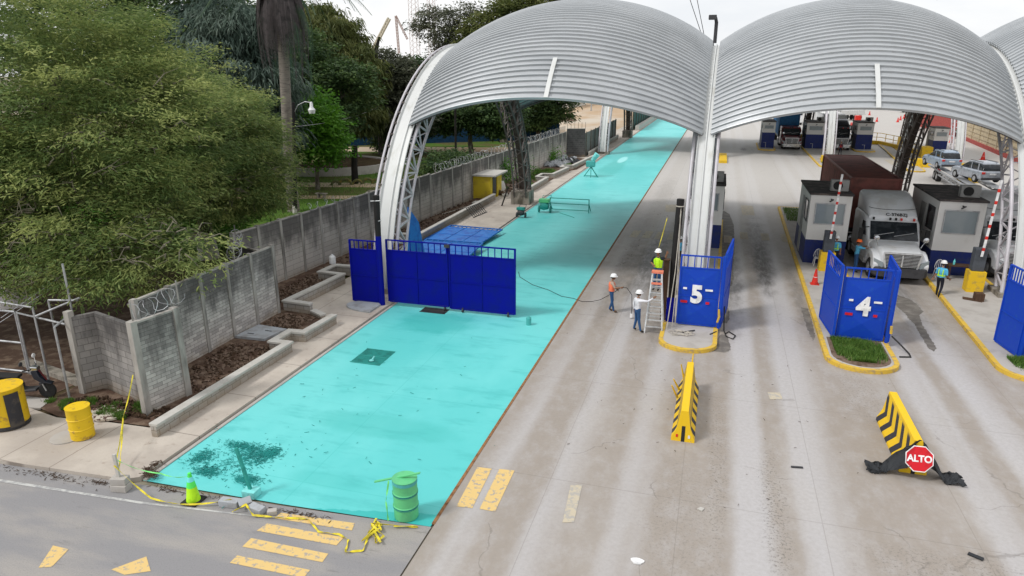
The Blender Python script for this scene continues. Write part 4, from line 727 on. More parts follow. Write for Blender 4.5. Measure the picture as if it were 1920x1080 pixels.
b = MB(); b.tube([(-32.75, 58, 0), (-32.7, 58, 1.8), (-32.5, 58, 3.6)], [.34, .3, .27], 9); tag(b.build('dead_trunk', 'bark_black'), 'bare burnt tree trunk standing in the lawn among the half tyres', 'tree stump')
for i, (x, y, r) in enumerate(((-34.0, 56.6, .38), (-33.2, 57.0, .55), (-32.3, 57.6, .42), (-31.5, 58.2, .5), (-30.8, 58.6, .42))):
    b = MB(); b.tube([(x + r * math.cos(a) * .9, y + r * math.cos(a) * .45, r * math.sin(a) + .02) for a in [math.pi * k / 12 for k in range(13)]], .13, 8)
    tag(b.build('half_tyre', 'tyre_green'), ['leftmost small half tyre in the lawn', 'largest half tyre, second from the left', 'half tyre just left of the burnt trunk', 'half tyre just right of the burnt trunk', 'half tyre nearest the white arch'][i], 'tyre', 'half buried tyres in the lawn')
t = thing('round_planter', 'large round raised lawn with low tan concrete wall in the park', 'planter', (-41, 66, 0))
b = MB(); pts = [(-41.5 + 7.5 * math.cos(a) * 1.0, 66.5 + 6.0 * math.sin(a)) for a in [2 * math.pi * k / 40 for k in range(41)]]; b.wallpath(pts, .35, 0, .85); b.build('rim', 'concrete', t, True)
b = MB(); b.prism(pts[:-1], 0, .7); b.build('raised_lawn', 'grass', t, True)
for i, (x, y) in enumerate(((-31.6, 50.2), (-28.0, 52.6))):
    b = MB(); b.box(x - .5, x + .5, y - .2, y + .2, .38, .45); b.box(x - .35, x - .2, y - .15, y + .15, 0, .38); b.box(x + .2, x + .35, y - .15, y + .15, 0, .38); tag(b.build('stone_bench', 'plinth_concrete'), ['small stone bench by the park path near the lamp pole', 'small stone bench by the path close to the long wall'][i], 'bench', 'stone benches along the path')
t = thing('blue_fence', 'long dark blue sheet fence behind the park trees with orange notices', 'fence', (-52, 88, 0))
b = MB(); b.wallpath([(-75, 74), (-52, 88), (-32, 102), (-24, 107)], .1, 0, 3.2); b.build('sheets', 'fence_blue', t, True)
for x, y in ((-52.3, 87.2), (-35, 99.4)): b = MB(); b.box(-.95, .95, -.03, .03, 2.3, 3.1, Matrix.Translation((x + .3, y - .25, 0)) @ Matrix.Rotation(.6, 4, 'Z')); b.build('notice', 'sign_orange', t, True)
# overhead cables
def cable(name, label, p, q, sag, r=.015, mat='cable_black', cat='cable', n=20):
    p = Vector(p); q = Vector(q); b = MB(); b.tube([p.lerp(q, i / n) - Vector((0, 0, sag * 4 * (i / n) * (1 - i / n))) for i in range(n + 1)], r, 4); return tag(b.build(name, mat), label, cat)
cable('overhead_cable', 'upper of the two grey cables passing in front of the big feathery tree', (-22.9, 16, 2.2), (-20.6, 20.5, 5.2), .12, .010, 'galvanised')
cable('overhead_cable', 'lower of the two grey cables passing in front of the big feathery tree', (-22.9, 15.9, 2.05), (-20.6, 20.4, 5.05), .14, .010, 'galvanised')
cable('overhead_cable', 'thin cable running from the lamp pole back towards the blue fence', (-29.5, 44, 6.4), (-40, 80, 6.5), .5, .015, 'galvanised')
# ---------------------------------------------------------------- far things on the left
def cranelat(name, label, p, q, wd, mat='crane_paint', cat='crane', bays=12, rr_=.25):
    p = Vector(p); q = Vector(q); d = (q - p).normalized(); u = Vector((0, 1, 0)); a = d.cross(u).normalized(); b = MB()
    cs = [(a * i + u * j) * wd / 2 for i, j in ((-1, -1), (1, -1), (1, 1), (-1, 1))]
    for c in cs: b.bar(p + c, q + c, rr_)
    for k in range(bays):
        s0, s1 = p.lerp(q, k / bays), p.lerp(q, (k + 1) / bays)
        for m in range(4): b.bar(s0 + cs[m], s1 + cs[(m + 1) % 4], rr_ * .6)
    return tag(b.build(name, mat), label, cat)
cranelat('port_crane', 'slanting pale crane boom in the sky between the trees', (-156, 300, 19), (-146.5, 300, 33), 1.0, rr_=.45)
t1 = cranelat('port_crane', 'upright dark crane jib beside the slanting boom', (-142.5, 300, 18), (-143.2, 300, 34), .7, 'tower_paint', rr_=.16); cranelat('jib', None, (-143.2, 300, 34), (-138, 300, 24), .6, 'tower_paint', 'x', rr_=.14).parent = t1
j = [o for o in bpy.data.objects if o.name == 'jib'][0]; del j['category']
for i, (x, w_) in enumerate(((-134.5, 1.5), (-126, 1.2))): cranelat('radio_tower', ['wider lattice mast left of the airy tree crown', 'narrower lattice mast behind the airy tree crown'][i], (x, 300, 8), (x, 300, 44), 2.2 * w_, 'tower_paint', 'tower', 18, .13)
b = MB(); b.box(-90, -76, 198, 206, 9.2, 12.2); t = tag(b.build('shipping_container', 'container_red'), 'orange red container stack glimpsed behind the left end of the roof', 'container')
for k in range(12): b = MB(); b.box(-89.6 + k * 1.15, -89.1 + k * 1.15, 197.9, 198.1, 9.3, 12.1)
b = MB(); b.box(-95, -74, 198, 204, 0, 9.1); tag(b.build('container_stack', 'container_brown'), 'brown container stack hidden behind the trees at the left', 'containers')
def bldg(label, x0, x1, y0, y1, h, mat, wins, name='warehouse', roof=True):
    t = thing(name, label, 'building', ((x0 + x1) / 2, y0, 0)); b = MB(); b.box(x0, x1, y0, y1, 0, h); b.build('wall', mat, t, True)
    if roof: b = MB(); b.box(x0 - .6, x1 + .6, y0 - .6, y1 + .6, h + .01, h + .6); b.build('roof', 'galvanised', t, True)
    for (a, c, z0, z1) in wins: b = MB(); b.box(a, c, y0 - .12, y0 + .2, z0, z1); b.build('opening', 'dark_opening', t, True)
    return t
bldg('low grey building with one square dark doorway beyond the dirt field', -90, -42, 205, 225, 4.2, 'building_wall', [(-62.5, -59, .8, 3.8), (-80, -77, 1, 3), (-50, -48, 1, 3)])
bldg('long pale warehouse with dark loading doors at the far end of the yard', 12, 95, 262, 300, 9, 'building_wall', [(44, 49, .5, 8.2), (54, 57, .5, 8), (28, 33, .5, 7)])
t = thing('loading_door_frame', 'yellowish door frame around the dark opening of the warehouse', 'door frame', (52, 261, 0)); b = MB(); b.box(50.5, 53.5, 261, 261.8, 0, 8.4); b.box(57.5, 60, 261, 261.8, 0, 8.4); b.build('frame', 'building_tan', t, True)
b = MB(); b.box(24, 130, 228, 228.6, 0, 1.2); tag(b.build('red_wall', 'brick_red'), 'low red wall in front of the far warehouse', 'low wall')
for i in range(7): b = MB(); b.box(-70 + i * 6, -69.7 + i * 6, 190, 190.3, 0, 3); b.box(-70 + i * 6, -64 + i * 6, 190, 190.3, 2.2, 2.4); tag(b.build('site_railing', 'galvanised'), 'grey railing section at the far side of the dirt field', 'railing', 'railing sections beyond the dirt field')
b = MB(); b.lathe([(3.4, 0), (2.4, .5), (1, .85), (.1, 1)], (-33, 150, 0), 12); tag(b.build('spoil_heap', 'clod'), 'low pale heap of earth on the dirt field', 'heap')
cr = MB()
for i in range(14): cr.cyl((-18.2 + i * .02, 78 + i * .4, 3.2), (-18.2 + i * .02, 78 + i * .4, 3.9), .02, n=4)
for i in range(6): cr.cyl((-17.8 + i * .42, 83.95 + i * .14, 3.5), (-17.8 + i * .42, 83.95 + i * .14, 4.3), .02, n=4)
tag(cr.build('rebar', 'dark_metal'), 'bare steel rods sticking up from the end of the far wall', 'steel rods')
#==END3==
# ---------------------------------------------------------------- blue gates
def gate_leaf(parent, x0, x1, y, z0=.0, z1=2.62, ztop=3.0, mat='blue_paint', T=None, emboss=True, split=1, rail=True, nbar=7):
    # local leaf along X from x0 to x1 at depth y; T rotates it into place
    T = T or Matrix.Identity(4); w_ = (x1 - x0) / split
    def X(p): return T @ Vector(p)
    b = MB()
    for s in range(split):
        a0, a1 = x0 + s * w_ + .03, x0 + (s + 1) * w_ - .03
        for (c0, c1) in ((z0 + .04, (z0 + z1) / 2 - .01), ((z0 + z1) / 2 + .01, z1)):
            if emboss:
                m = ((a0 + a1) / 2, y - .075, (c0 + c1) / 2); q = [(a0, y - .02, c0), (a1, y - .02, c0), (a1, y - .02, c1), (a0, y - .02, c1)]; bk = [(u, y + .02, v) for u, _, v in q]
                vs = [X(p) for p in q + [m] + bk]; b.add(vs, [(0, 1, 4), (1, 2, 4), (2, 3, 4), (3, 0, 4), (5, 8, 7, 6), (0, 5, 6, 1), (1, 6, 7, 2), (2, 7, 8, 3), (3, 8, 5, 0)])
            else: b.box(a0, a1, y - .02, y + .02, c0, c1, T)
    b.build('panel', mat, parent, True)
    f = MB()
    for xx in (x0, x1): f.box(xx - .035, xx + .035, y - .045, y + .045, z0, ztop if rail else z1 + .02, T)
    for zz in (z0, (z0 + z1) / 2, z1): f.box(x0 + .036, x1 - .036, y - .04, y + .04, zz - .022, zz + .022, T)
    for s in range(1, split): f.box(x0 + s * w_ - .02, x0 + s * w_ + .02, y - .043, y + .043, z0 + .023, z1 - .023, T)
    f.build('frame', mat, parent, True)
    if rail:
        f = MB(); f.box(x0 - .03, x1 + .03, y - .035, y + .035, ztop - .025, ztop + .03, T)
        for k in range(1, nbar): xx = x0 + (x1 - x0) * k / nbar; f.box(xx - .018, xx + .018, y - .018, y + .018, z1 + .023, ztop - .026, T)
        f.build('top_rail', mat, parent, True)
def RT(px, py, a): return Matrix.Translation((px, py, 0)) @ Matrix.Rotation(a, 4, 'Z')
# big closed gate across the lane
t = thing('sliding_gate', 'wide deep blue double gate leaf on castors standing across the turquoise lane', 'gate', (-10.9, 26.75, 0))
gate_leaf(t, -13.75, -10.87, 26.72, .22, 2.62, 3.08, 'blue_deep', emboss=False, split=2, nbar=10)
gate_leaf(t, -10.78, -7.8, 26.76, .15, 2.62, 3.06, 'blue_deep', emboss=False, split=2, nbar=10)
for x in (-11.05, -10.2, -8.1):
    b = MB(); b.lathe([(.02, -.04), (.09, -.03), (.09, .03), (.02, .04)], (x, 26.75, .1), 12, 'X'); b.bar((x, 26.75, .1), (x, 26.75, .24), .05); b.build('castor', 'dark_metal', t, True)
b = MB(); b.box(-10.95, -10.72, 26.6, 26.68, 2.95, 3.08); b.build('latch', 'dark_metal', t, True)
t = thing('side_gate', 'narrow deep blue gate leaf between the long wall and the gate post', 'gate', (-14.8, 26.5, 0))
gate_leaf(t, -15.45, -14.12, 26.5, .16, 2.62, 3.02, 'blue_deep', emboss=False, nbar=6)
t = thing('gate_post', 'tall round gate post, blue below and black above, holding the wide blue gate', 'post', (-13.98, 26.45, 0))
b = MB(); b.cyl((-13.98, 26.45, .1), (-13.98, 26.45, 3.3), .13, n=16); b.build('painted_part', 'blue_deep', t, True, smooth=True)
b = MB(); b.cyl((-13.98, 26.45, 3.3), (-13.96, 26.45, 5.1), .128, .14, n=16); b.build('bare_part', 'wood_black', t, True, smooth=True)
b = MB(); b.tube([(-14.2, 26.35, 4.85), (-13.7, 26.3, 4.9)], .018, 5); b.tube([(-13.85, 26.3, 4.0), (-13.7, 26.25, 4.05)], .03, 5); b.build('hook', 'galvanised', t, True)
def digit(txt, parent, x, y, z, T=None):
    o = textmesh(txt, 1.0, 'painted_number', 'letter_white', parent, (0, 0, 0), (0, 0, 0), .02, .045, .95)
    m = Matrix.Translation((x, y, z)) @ Matrix.Rotation(R(90), 4, 'X'); m = (T @ m) if T else m; m = mw(parent).inverted() @ m; o.location = m.to_translation(); o.rotation_euler = m.to_euler()
    b = MB(); b.box(x - .55, x - .4, y - .006, y + .006, z + .22, z + .3); b.box(x + .33, x + .62, y - .006, y + .006, z + .2, z + .28); b.build('painted_dash', 'letter_white', parent, True)
    b = MB(); b.box(x - .62, x - .35, y - .006, y + .006, z - .36, z - .26); b.box(x + .38, x + .52, y - .006, y + .006, z - .36, z - .26); b.build('red_dash', 'sign_red', parent, True)
t = thing('lane_gate', 'blue steel gate with white number 5 folded round the white column foot', 'gate', (-.3, 27.6, .15))
gate_leaf(t, -1.0, .55, 27.6, .2, 2.62, 3.12, nbar=6); digit('5', t, -.3, 27.515, 1.5)
gate_leaf(t, 0, 2.7, 0, .2, 2.62, 3.3, T=RT(.72, 27.55, R(84)), nbar=8)
b = MB(); b.box(.6, .72, 27.5, 27.62, .15, 3.2); b.build('post', 'blue_paint', t, True)
b = MB(); b.tube([(.62, 27.42, 1.0), (.66, 27.4, .7), (.6, 27.4, .45)], .045, 6); b.build('chain_lock', 'yellow_worn', t, True)
t = thing('lane_gate', 'blue steel gate with white number 4 standing on the grassy island nose', 'gate', (5.9, 27.8, .15))
gate_leaf(t, 5.15, 6.78, 27.85, .2, 2.62, 3.02, nbar=6); digit('4', t, 5.95, 27.77, 1.5)
gate_leaf(t, 0, 2.3, 0, .2, 2.55, 3.1, T=RT(5.02, 27.75, R(95)), nbar=10); gate_leaf(t, 0, 2.4, 0, .2, 2.62, 3.05, T=RT(6.98, 27.75, R(86)), nbar=10)
for x in (5.02, 6.92): b = MB(); b.box(x - .05, x + .05, 27.7, 27.82, .12, 3.06); b.build('post', 'blue_paint', t, True)
b = MB(); b.tube([(6.98, 27.6, .9), (7.0, 27.58, .6)], .05, 6); b.build('chain_lock', 'yellow_worn', t, True)
t = thing('lane_gate', 'blue steel gate cut off by the right edge of the photo', 'gate', (11.2, 27.5, .15))
gate_leaf(t, 0, 1.55, 0, .2, 2.7, 3.25, T=RT(11.25, 27.6, R(98)), nbar=9); gate_leaf(t, 11.4, 13.0, 27.6, .2, 2.62, 3.1, nbar=6)
b = MB(); b.box(11.25, 11.36, 27.5, 27.62, .12, 3.2); b.build('post', 'blue_paint', t, True)
# posts by gate five
t = thing('gate_post', 'tall black timber post with ropes beside the ladder', 'post', (-1.3, 28.1, .15)); b = MB(); b.tube([(-1.3, 28.0, .1), (-1.3, 28.1, 3), (-1.24, 28.1, 5.3)], .15, 12); b.build('timber', 'wood_black', t, True, smooth=True)
b = MB(); b.box(-1.48, -1.12, 27.75, 27.82, .12, 1.2); b.build('blue_band', 'blue_deep', t, True)
b = MB(); b.lathe([(.17, 5.0), (.17, 5.04)], (-1.24, 28.1, 0), 12); b.build('wire_band', 'rope', t, True)
b = MB(); b.box(-1.72, -1.5, 27.9, 28.1, .1, 2.75); b.box(-1.75, -1.47, 27.85, 28.15, 2.75, 2.8); tag(b.build('timber_post', 'wood_brown'), 'shorter square brown timber post between ladder and black post', 'post')
for i, (a, c) in enumerate((((-1.2, 28.0, 5.1), (-1.15, 26.9, .2)), ((-1.18, 28.0, 4.9), (-1.35, 26.6, .2)), ((-1.22, 28.0, 5.0), (-1.05, 27.2, .2)))):
    b = MB(); b.tube([a, ((a[0] + c[0]) / 2 + .05, (a[1] + c[1]) / 2 + .15, 2.4), c], .017, 5); tag(b.build('hanging_rope', 'rope'), ['pale rope hanging nearest the blue gate panel', 'pale rope reaching farthest out towards the yellow nose', 'middle pale rope on the black post'][i], 'rope', 'ropes hanging from the black post')
rr = random.Random(9); b = MB(); pts = []
for k in range(90): a = k * .45; pts.append((-.95 + .33 * math.cos(a) * rr.uniform(.6, 1.2) + k * .004, 26.5 + .28 * math.sin(a) * rr.uniform(.6, 1.2), .165 + rr.uniform(0, .04)))
b.tube(pts, .012, 4); tag(b.build('rope_coil', 'rope'), 'tangled coil of cable lying on the nose of the island of gate five', 'rope')
b = MB(); b.bar((-.7, 26.6, .18), (-.25, 26.95, .18), .04); tag(b.build('steel_strip', 'dark_metal'), 'dark metal strip on the island nose beside the rope coil', 'strip')
b = MB(); b.bar((.35, 26.7, .17), (.6, 27.1, .17), .03); tag(b.build('steel_strip', 'dark_metal'), 'thin dark metal strip at the right corner of the island nose', 'strip')
b = MB(); pts = [(.85, 28.2, .9), (.9, 27.6, .05), (1.0, 27.0, .03), (1.25, 26.8, .03), (1.35, 27.2, .03), (1.1, 27.6, .03), (.95, 27.3, .04)]; b.tube(pts, .025, 6); tag(b.build('black_hose', 'cable_black'), 'black hose curling on the road by the gate with number 5', 'hose')
b = MB(); pts = [(7.05, 27.6, .5), (7.3, 27.4, .3), (7.6, 27.1, .05), (7.6, 26.8, .03), (7.2, 26.7, .03)]; b.tube(pts, .03, 6); tag(b.build('black_hose', 'cable_black'), 'black hose hanging off the corner of the gate with number 4', 'hose')
# step ladder
t = thing('step_ladder', 'aluminium step ladder with orange top leaning beside the black post', 'ladder', (-1.9, 26.9, 0))
def lad(x0, x1, y0, xt0, xt1, yt, h, n, st):
    b = MB(); b.bar((x0, y0, 0), (xt0, yt, h), .06, .03); b.bar((x1, y0, 0), (xt1, yt, h), .06, .03); b.build('rail', 'aluminium', t, True)
    for k in range(1, n + 1):
        f = k / (n + 1); b = MB(); b.bar((x0 + (xt0 - x0) * f, y0 + (yt - y0) * f, h * f), (x1 + (xt1 - x1) * f, y0 + (yt - y0) * f, h * f), .09 if st else .03, .03, (0, 0, 1)); b.build('step' if st else 'brace', 'aluminium', t, True)
lad(-2.22, -1.52, 26.55, -2.08, -1.72, 27.1, 2.45, 8, True); lad(-2.2, -1.54, 27.75, -2.07, -1.73, 27.2, 2.4, 6, False)
simple('ladder_orange', (.75, .22, .14), .5)
b = MB(); b.box(-2.12, -1.66, 27.02, 27.3, 2.42, 2.5); b.build('top_cap', 'ladder_orange', t, True); b = MB(); b.box(-2.1, -1.68, 26.92, 26.98, 1.98, 2.06); b.build('label_step', 'ladder_orange', t, True)
# ---------------------------------------------------------------- booths
def booth(name, label, x0, x1, y0, y1, h, zb, zs=1.35, ac=True, dark=False, z0=.13, hinge=False):
    cx = (x0 + x1) / 2; t = thing(name, label, 'booth', (cx, y0, z0))
    b = MB(); b.box(x0, x1, y0, y1, z0, zb); b.build('lower_wall', 'booth_blue', t, True, bevel=.01)
    b = MB(); b.box(x0 + .004, x1 - .004, y0 + .004, y1 - .004, zb, h); b.build('upper_wall', 'booth_white', t, True)
    b = MB(); b.box(x0 - .06, x1 + .06, y0 - .06, y1 + .06, h + .001, h + .1); b.build('roof', 'roof_dark', t, True)
    zw0, zw1 = zb + (h - zb) * .36, h - .42; m = .3 * (x1 - x0) / 2
    def win(a0, a1, c, ax, gl='screen_glass'):
        s = -1 if c in (y0, x0) else 1
        if ax == 'y':
            f = MB(); f.box(a0, a1, min(c, c + s * .05), max(c, c + s * .05), zw0, zw0 + .05); f.box(a0, a1, min(c, c + s * .05), max(c, c + s * .05), zw1 - .05, zw1); f.box(a0, a0 + .05, min(c, c + s * .05), max(c, c + s * .05), zw0 + .05, zw1 - .05); f.box(a1 - .05, a1, min(c, c + s * .05), max(c, c + s * .05), zw0 + .05, zw1 - .05); fo = f.build('window_frame', 'galvanised', t, True)
            g = MB(); g.box(a0 + .05, a1 - .05, c - .02 if s < 0 else c, c if s < 0 else c + .02, zw0 + .05, zw1 - .05); g.build('pane', gl, fo, True)
        else:
            f = MB(); f.box(min(c, c + s * .04), max(c, c + s * .04), a0, a1, zw0, zw0 + .05); f.box(min(c, c + s * .04), max(c, c + s * .04), a0, a1, zw1 - .05, zw1); f.box(min(c, c + s * .04), max(c, c + s * .04), a0, a0 + .05, zw0 + .05, zw1 - .05); f.box(min(c, c + s * .04), max(c, c + s * .04), a1 - .05, a1, zw0 + .05, zw1 - .05); fo = f.build('window_frame', 'dark_metal', t, True)
            g = MB(); g.box(c - .02 if s < 0 else c, c if s < 0 else c + .02, a0 + .05, a1 - .05, zw0 + .05, zw1 - .05); g.build('pane', 'glass_dark', fo, True)
    win(x0 + m * .9, x1 - m * .9, y0, 'y', 'screen_glass')
    for X_ in (x0, x1): win(y0 + .5, y0 + 1.7, X_, 'x')
    for X_ in (x0, x1): b = MB(); b.box(X_ - .03, X_ + .03, y0 + 2.2, y0 + 3.1, z0 + .1, h - .5); b.build('door', 'ac_grey', t, True)
    if ac:
        b = MB(); ax_ = x0 + (x1 - x0) * .72; ay = y0 + .8; b.box(ax_ - .45, ax_ + .45, ay, ay + .35, h + .12, h + .72); ao = b.build('air_conditioner', 'ac_grey', t, True, bevel=.02)
        b = MB(); b.lathe([(.02, -.012), (.24, -.012), (.24, .0)], (ax_ - .1, ay, h + .42), 20, 'Y'); b.build('fan', 'black_rubber', ao, True)
        for k in range(6): b = MB(); b.box(ax_ - .34, ax_ + .14, ay - .03, ay - .015, h + .2 + k * .085, h + .212 + k * .085); b.build('grille', 'ac_grey', ao, True) if k == 0 else None
    b = MB(); b.bar((cx, y0, h - .2), (cx + .02, y0 - .16, h - .24), .06); b.bar((cx - .1, y0 - .14, h - .32), (cx + .08, y0 - .2, h - .18), .07); b.build('camera', 'dark_metal', t, True)
    return t
booth('toll_booth', 'white and blue booth behind the column of gate five', -1.35, .62, 41.4, 46, 3.85, 1.55, ac=True)
b4 = booth('toll_booth', 'grimy white and blue booth left of the white semi truck with brown container', 5.05, 7.1, 39.5, 44.3, 3.9, 1.45)
booth('toll_booth', 'grimy white and blue booth between the two white semi trucks', 11.05, 13.15, 39.0, 44.2, 3.95, 1.4)
booth('toll_booth', 'far white and blue booth left of the blue container truck', 5.75, 7.4, 102, 107, 3.6, 2.2, ac=False)
booth('toll_booth', 'far white and blue booth between the blue container truck and the white column', 11.5, 13.8, 103, 108, 3.55, 2.0)
booth('toll_booth', 'far white and blue booth right of the black truck', 17.9, 19.9, 103.5, 108, 3.6, 2.1)
booth('toll_booth', 'small far booth half hidden behind the brown truss legs', 26.0, 27.6, 99, 102, 3.4, 1.9, ac=False)
for i, x in enumerate((6.2, 12.2, 18.6)): b = MB(); b.tube([(x - .2, 101.6, .9), (x + .1, 101.6, .9), (x + .12, 101.6, .1)], .035, 6); tag(b.build('standpipe', 'galvanised'), 'small bent grey pipe in front of the %s far booth' % ['leftmost', 'middle', 'rightmost'][i], 'pipe')
# barriers
simple('slab_dark', (.075, .085, .1), .5)
def barrier(label, x, y, h0, top, lean):
    t = thing('barrier_gate', label, 'barrier', (x, y, .13)); b = MB(); b.box(x - .36, x + .36, y - .3, y + .3, .13, 1.15); b.build('base', 'yellow_paint', t, True, bevel=.015)
    b = MB(); b.box(x - .26, x + .26, y - .18, y + .26, 1.152, 2.25); b.build('cabinet', 'slab_dark', t, True, bevel=.03)
    n = 13; p = Vector((x, y - .26, 1.9)); q = Vector((x + lean, y - .26, top))
    ar = MB(); ar.bar(p, q, .1, .05); ao = ar.build('arm', 'white_plastic', t, True)
    for k in range(1, n, 2): b = MB(); b.bar(p.lerp(q, k / n), p.lerp(q, (k + .55) / n), .106, .056); b.build('red_band', 'red_plastic', ao, True)
    return t
barrier('raised red and white barrier by the booth left of the white truck', 6.05, 38.2, 0, 5.25, .12)
barrier('raised red and white barrier by the booth right of the white truck', 12.35, 36.3, 0, 5.5, .15)
def pchair(label, x, y, rz):
    t = thing('plastic_chair', label, 'chair', (x, y, .13), rz)
    b = MB(); b.lathe([(.01, .43), (.22, .43), (.23, .46), (.01, .46)], (0, 0, 0), 14); b.build('seat', 'white_plastic', t)
    for sx in (-1, 1):
        for sy in (-1, 1): b = MB(); b.bar((sx * .17, sy * .17, .44), (sx * .22, sy * .23, 0), .035); b.build('leg', 'white_plastic', t)
    b = MB(); pts = [(.21 * math.cos(a), .2 + .04 * math.sin(a), .46 + .42 * math.sin(a)) for a in [math.pi * k / 12 for k in range(13)]]; b.tube(pts, .02, 6)
    for k in (-.12, -.04, .04, .12): b.tube([(k, .19, .46), (k, .24, .84)], .013, 5)
    b.build('backrest', 'white_plastic', t)
pchair('white plastic chair against the blue base of the booth left of the white truck', 5.75, 39.0, 0); pchair('white plastic chair by the wooden table beside the walking guard', 11.45, 38.4, 0)
def table(label, x, y, wd):
    t = thing('wooden_table', label, 'table', (x, y, .13)); b = MB(); b.box(-wd / 2, wd / 2, -.28, .28, .68, .74); b.build('tabletop', 'wood_brown', t)
    for sx in (-1, 1):
        for sy in (-1, 1): b = MB(); b.box(sx * wd / 2 - .04 - sx * .06, sx * wd / 2 + .04 - sx * .06, sy * .22 - .04, sy * .22 + .04, 0, .68); b.build('leg', 'wood_brown', t)
table('dark wooden table in front of the booth right of the white truck', 12.25, 38.4, 1.0); table('small wooden stool table beside the chair of the left booth', 6.25, 39.0, .5)
b = MB(); b.lathe([(.05, .872), (.05, 1.05), (.02, 1.1), (.02, 1.16)], (12.0, 38.35, 0), 10); tag(b.build('water_bottle', 'cone_band'), 'clear green bottle standing on the dark wooden table', 'bottle')
b = MB(); b.prism([(11.5, 34.7), (12.2, 34.4), (12.25, 34.8), (11.6, 35.1)], .13, .16); b.box(11.95, 12.3, 34.5, 34.9, .15, .5); tag(b.build('cardboard_box', 'wood_brown'), 'flattened brown box on the kerb near the walking guard', 'box')
# cones
def cone(name, label, x, y, z, h, cols, group=None, r=.16, base=.2, bm='black_rubber', bands=True):
    t = thing(name, label, 'traffic cone', (x, y, z), 0, group); b = MB(); b.box(-base, base, -base, base, 0, .04); b.build('foot', bm, t, bevel=.01)
    b = MB(); b.lathe([(r, .04), (r * .72, h * .4), (r * .3, h * .92), (r * .22, h)], (0, 0, 0), 18); co = b.build('body', cols[0], t, smooth=True)
    if bands: b = MB(); b.lathe([(r * .66, h * .48), (r * .50, h * .64)], (0, 0, 0), 18); b.lathe([(r * .46, h * .7), (r * .36, h * .82)], (0, 0, 0), 18); b.build('reflective_band', cols[1], t)
    return t
cone('traffic_cone', 'red and white traffic cone on the island beside the gate with number 4', 5.2, 35.3, .13, .78, ('red_plastic', 'white_plastic'), bm='red_plastic')
t = thing('traffic_cone', 'green and lime traffic cone with black foot at the corner of the turquoise lane', 'traffic cone', (-11.75, 11.75, 0))
b = MB(); b.box(-.22, .22, -.22, .22, 0, .045); b.build('foot', 'black_rubber', t, bevel=.01); b = MB(); b.lathe([(.17, .045), (.13, .3), (.115, .42)], (0, 0, 0), 20); b.build('lower_body', 'cone_lime', t); b = MB(); b.lathe([(.115, .421), (.085, .58)], (0, 0, 0), 20); b.build('upper_body', 'cone_green', t); b = MB(); b.lathe([(.084, .581), (.06, .7)], (0, 0, 0), 20); b.build('reflective_band', 'cone_band', t); b = MB(); b.lathe([(.055, .701), (.04, .8), (.02, .81)], (0, 0, 0), 20); b.build('tip', 'cone_green', t)
fc = [(30.9, 96.2), (32.5, 111), (33.6, 119), (33.8, 124), (31.2, 133), (33.0, 140), (29.0, 86), (22.0, 80), (36, 165), (40, 178), (41, 180), (38, 172), (32, 165), (35, 190), (36, 150)]
c0 = None
for i, (x, y) in enumerate(fc):
    if c0 is None: c0 = cone('traffic_cone', 'small red and white cone in the far yard beyond the booths', x, y, 0, .95, ('red_plastic', 'white_plastic'), 'cones along the far lane', .26, .3, 'red_plastic')
    else: dup(c0, (x, y, 0))
# ---------------------------------------------------------------- jersey barriers
def jersey(label, x, y, ln, h=.98, rz=0, broken=False):
    t = thing('jersey_barrier', label, 'barrier', (x, y, 0), rz); w0, w1, w2 = .33, .2, .1
    prof = [(-w0, 0), (-w0, .08), (-w1, .38), (-w2, h), (w2, h), (w1, .38), (w0, .08), (w0, 0)]
    b = MB(); N = 30; vs = []
    for i in range(N + 1):
        for (px, pz) in prof: vs.append((px, ln * i / N, pz))
    b.add(vs, []); m = len(prof)
    for k in range(m - 1):
        for i in range(N):
            zmid = (prof[k][1] + prof[k + 1][1]) / 2; b.f.append((i * m + k, i * m + k + 1, (i + 1) * m + k + 1, (i + 1) * m + k)); b.mi.append(0)
    b.f.append(tuple(range(m))); b.mi.append(0); b.f.append(tuple(N * m + k for k in range(m))[::-1]); b.mi.append(0)
    o = b.build('body', 'jersey_paint', t)
    for sx in (-1, 1): q = MB(); q.box(sx * .17 - .03, sx * .17 + .03, -.012, 0, .13, .22); q.build('reflector', 'red_plastic' if sx < 0 else 'white_plastic', t)
    q = MB(); q.box(-.05, .05, -.006, .02, 0, .5); q.build('slot', 'black_rubber', t)
    return t
nb = NB('jersey_paint', .6); x, y, z = nb.xyz()
zz = nb.ma('ABSOLUTE', nb.ma('SUBTRACT', z, .42)); f = nb.ma('FRACT', nb.ma('DIVIDE', nb.ma('ADD', nb.ma('ADD', y, nb.ma('MULTIPLY', zz, -.75)), nb.ma('MULTIPLY', nb.noise(6), .03)), .62))
side = nb.rng(nb.ma('ABSOLUTE', x), .105, .125); st = nb.ma('MULTIPLY', nb.ma('LESS_THAN', f, .45), side); st = nb.ma('MULTIPLY', st, nb.ma('GREATER_THAN', y, .12))
wear = nb.rng(nb.noise(7, det=6, ro=.7), .62, .7); nb.color(nb.mix(nb.ma('MULTIPLY', wear, .7), nb.mix(st, (.78, .5, .015), (.035, .035, .045)), (.3, .26, .2))); M['jersey_paint'] = nb.m
jl = jersey('battered yellow and black road barrier with broken far end, left of the two', -.24, 18.15, 3.6)
q = MB(); q.cyl((.02, 3.55, .2), (.06, 3.7, 1.25), .05, .02, 6); q.cyl((-.12, 3.5, .2), (-.3, 3.5, .9), .05, .02, 6); q.cyl((-.3, 2.2, .3), (-.5, 2.1, .75), .04, .02, 6); q.cyl((-.28, 2.8, .3), (-.48, 2.7, .7), .04, .02, 6); q.build('broken_shard', 'yellow_paint', jl)
jersey('yellow and black road barrier carrying the red stop sign', 5.72, 18.2, 3.0)
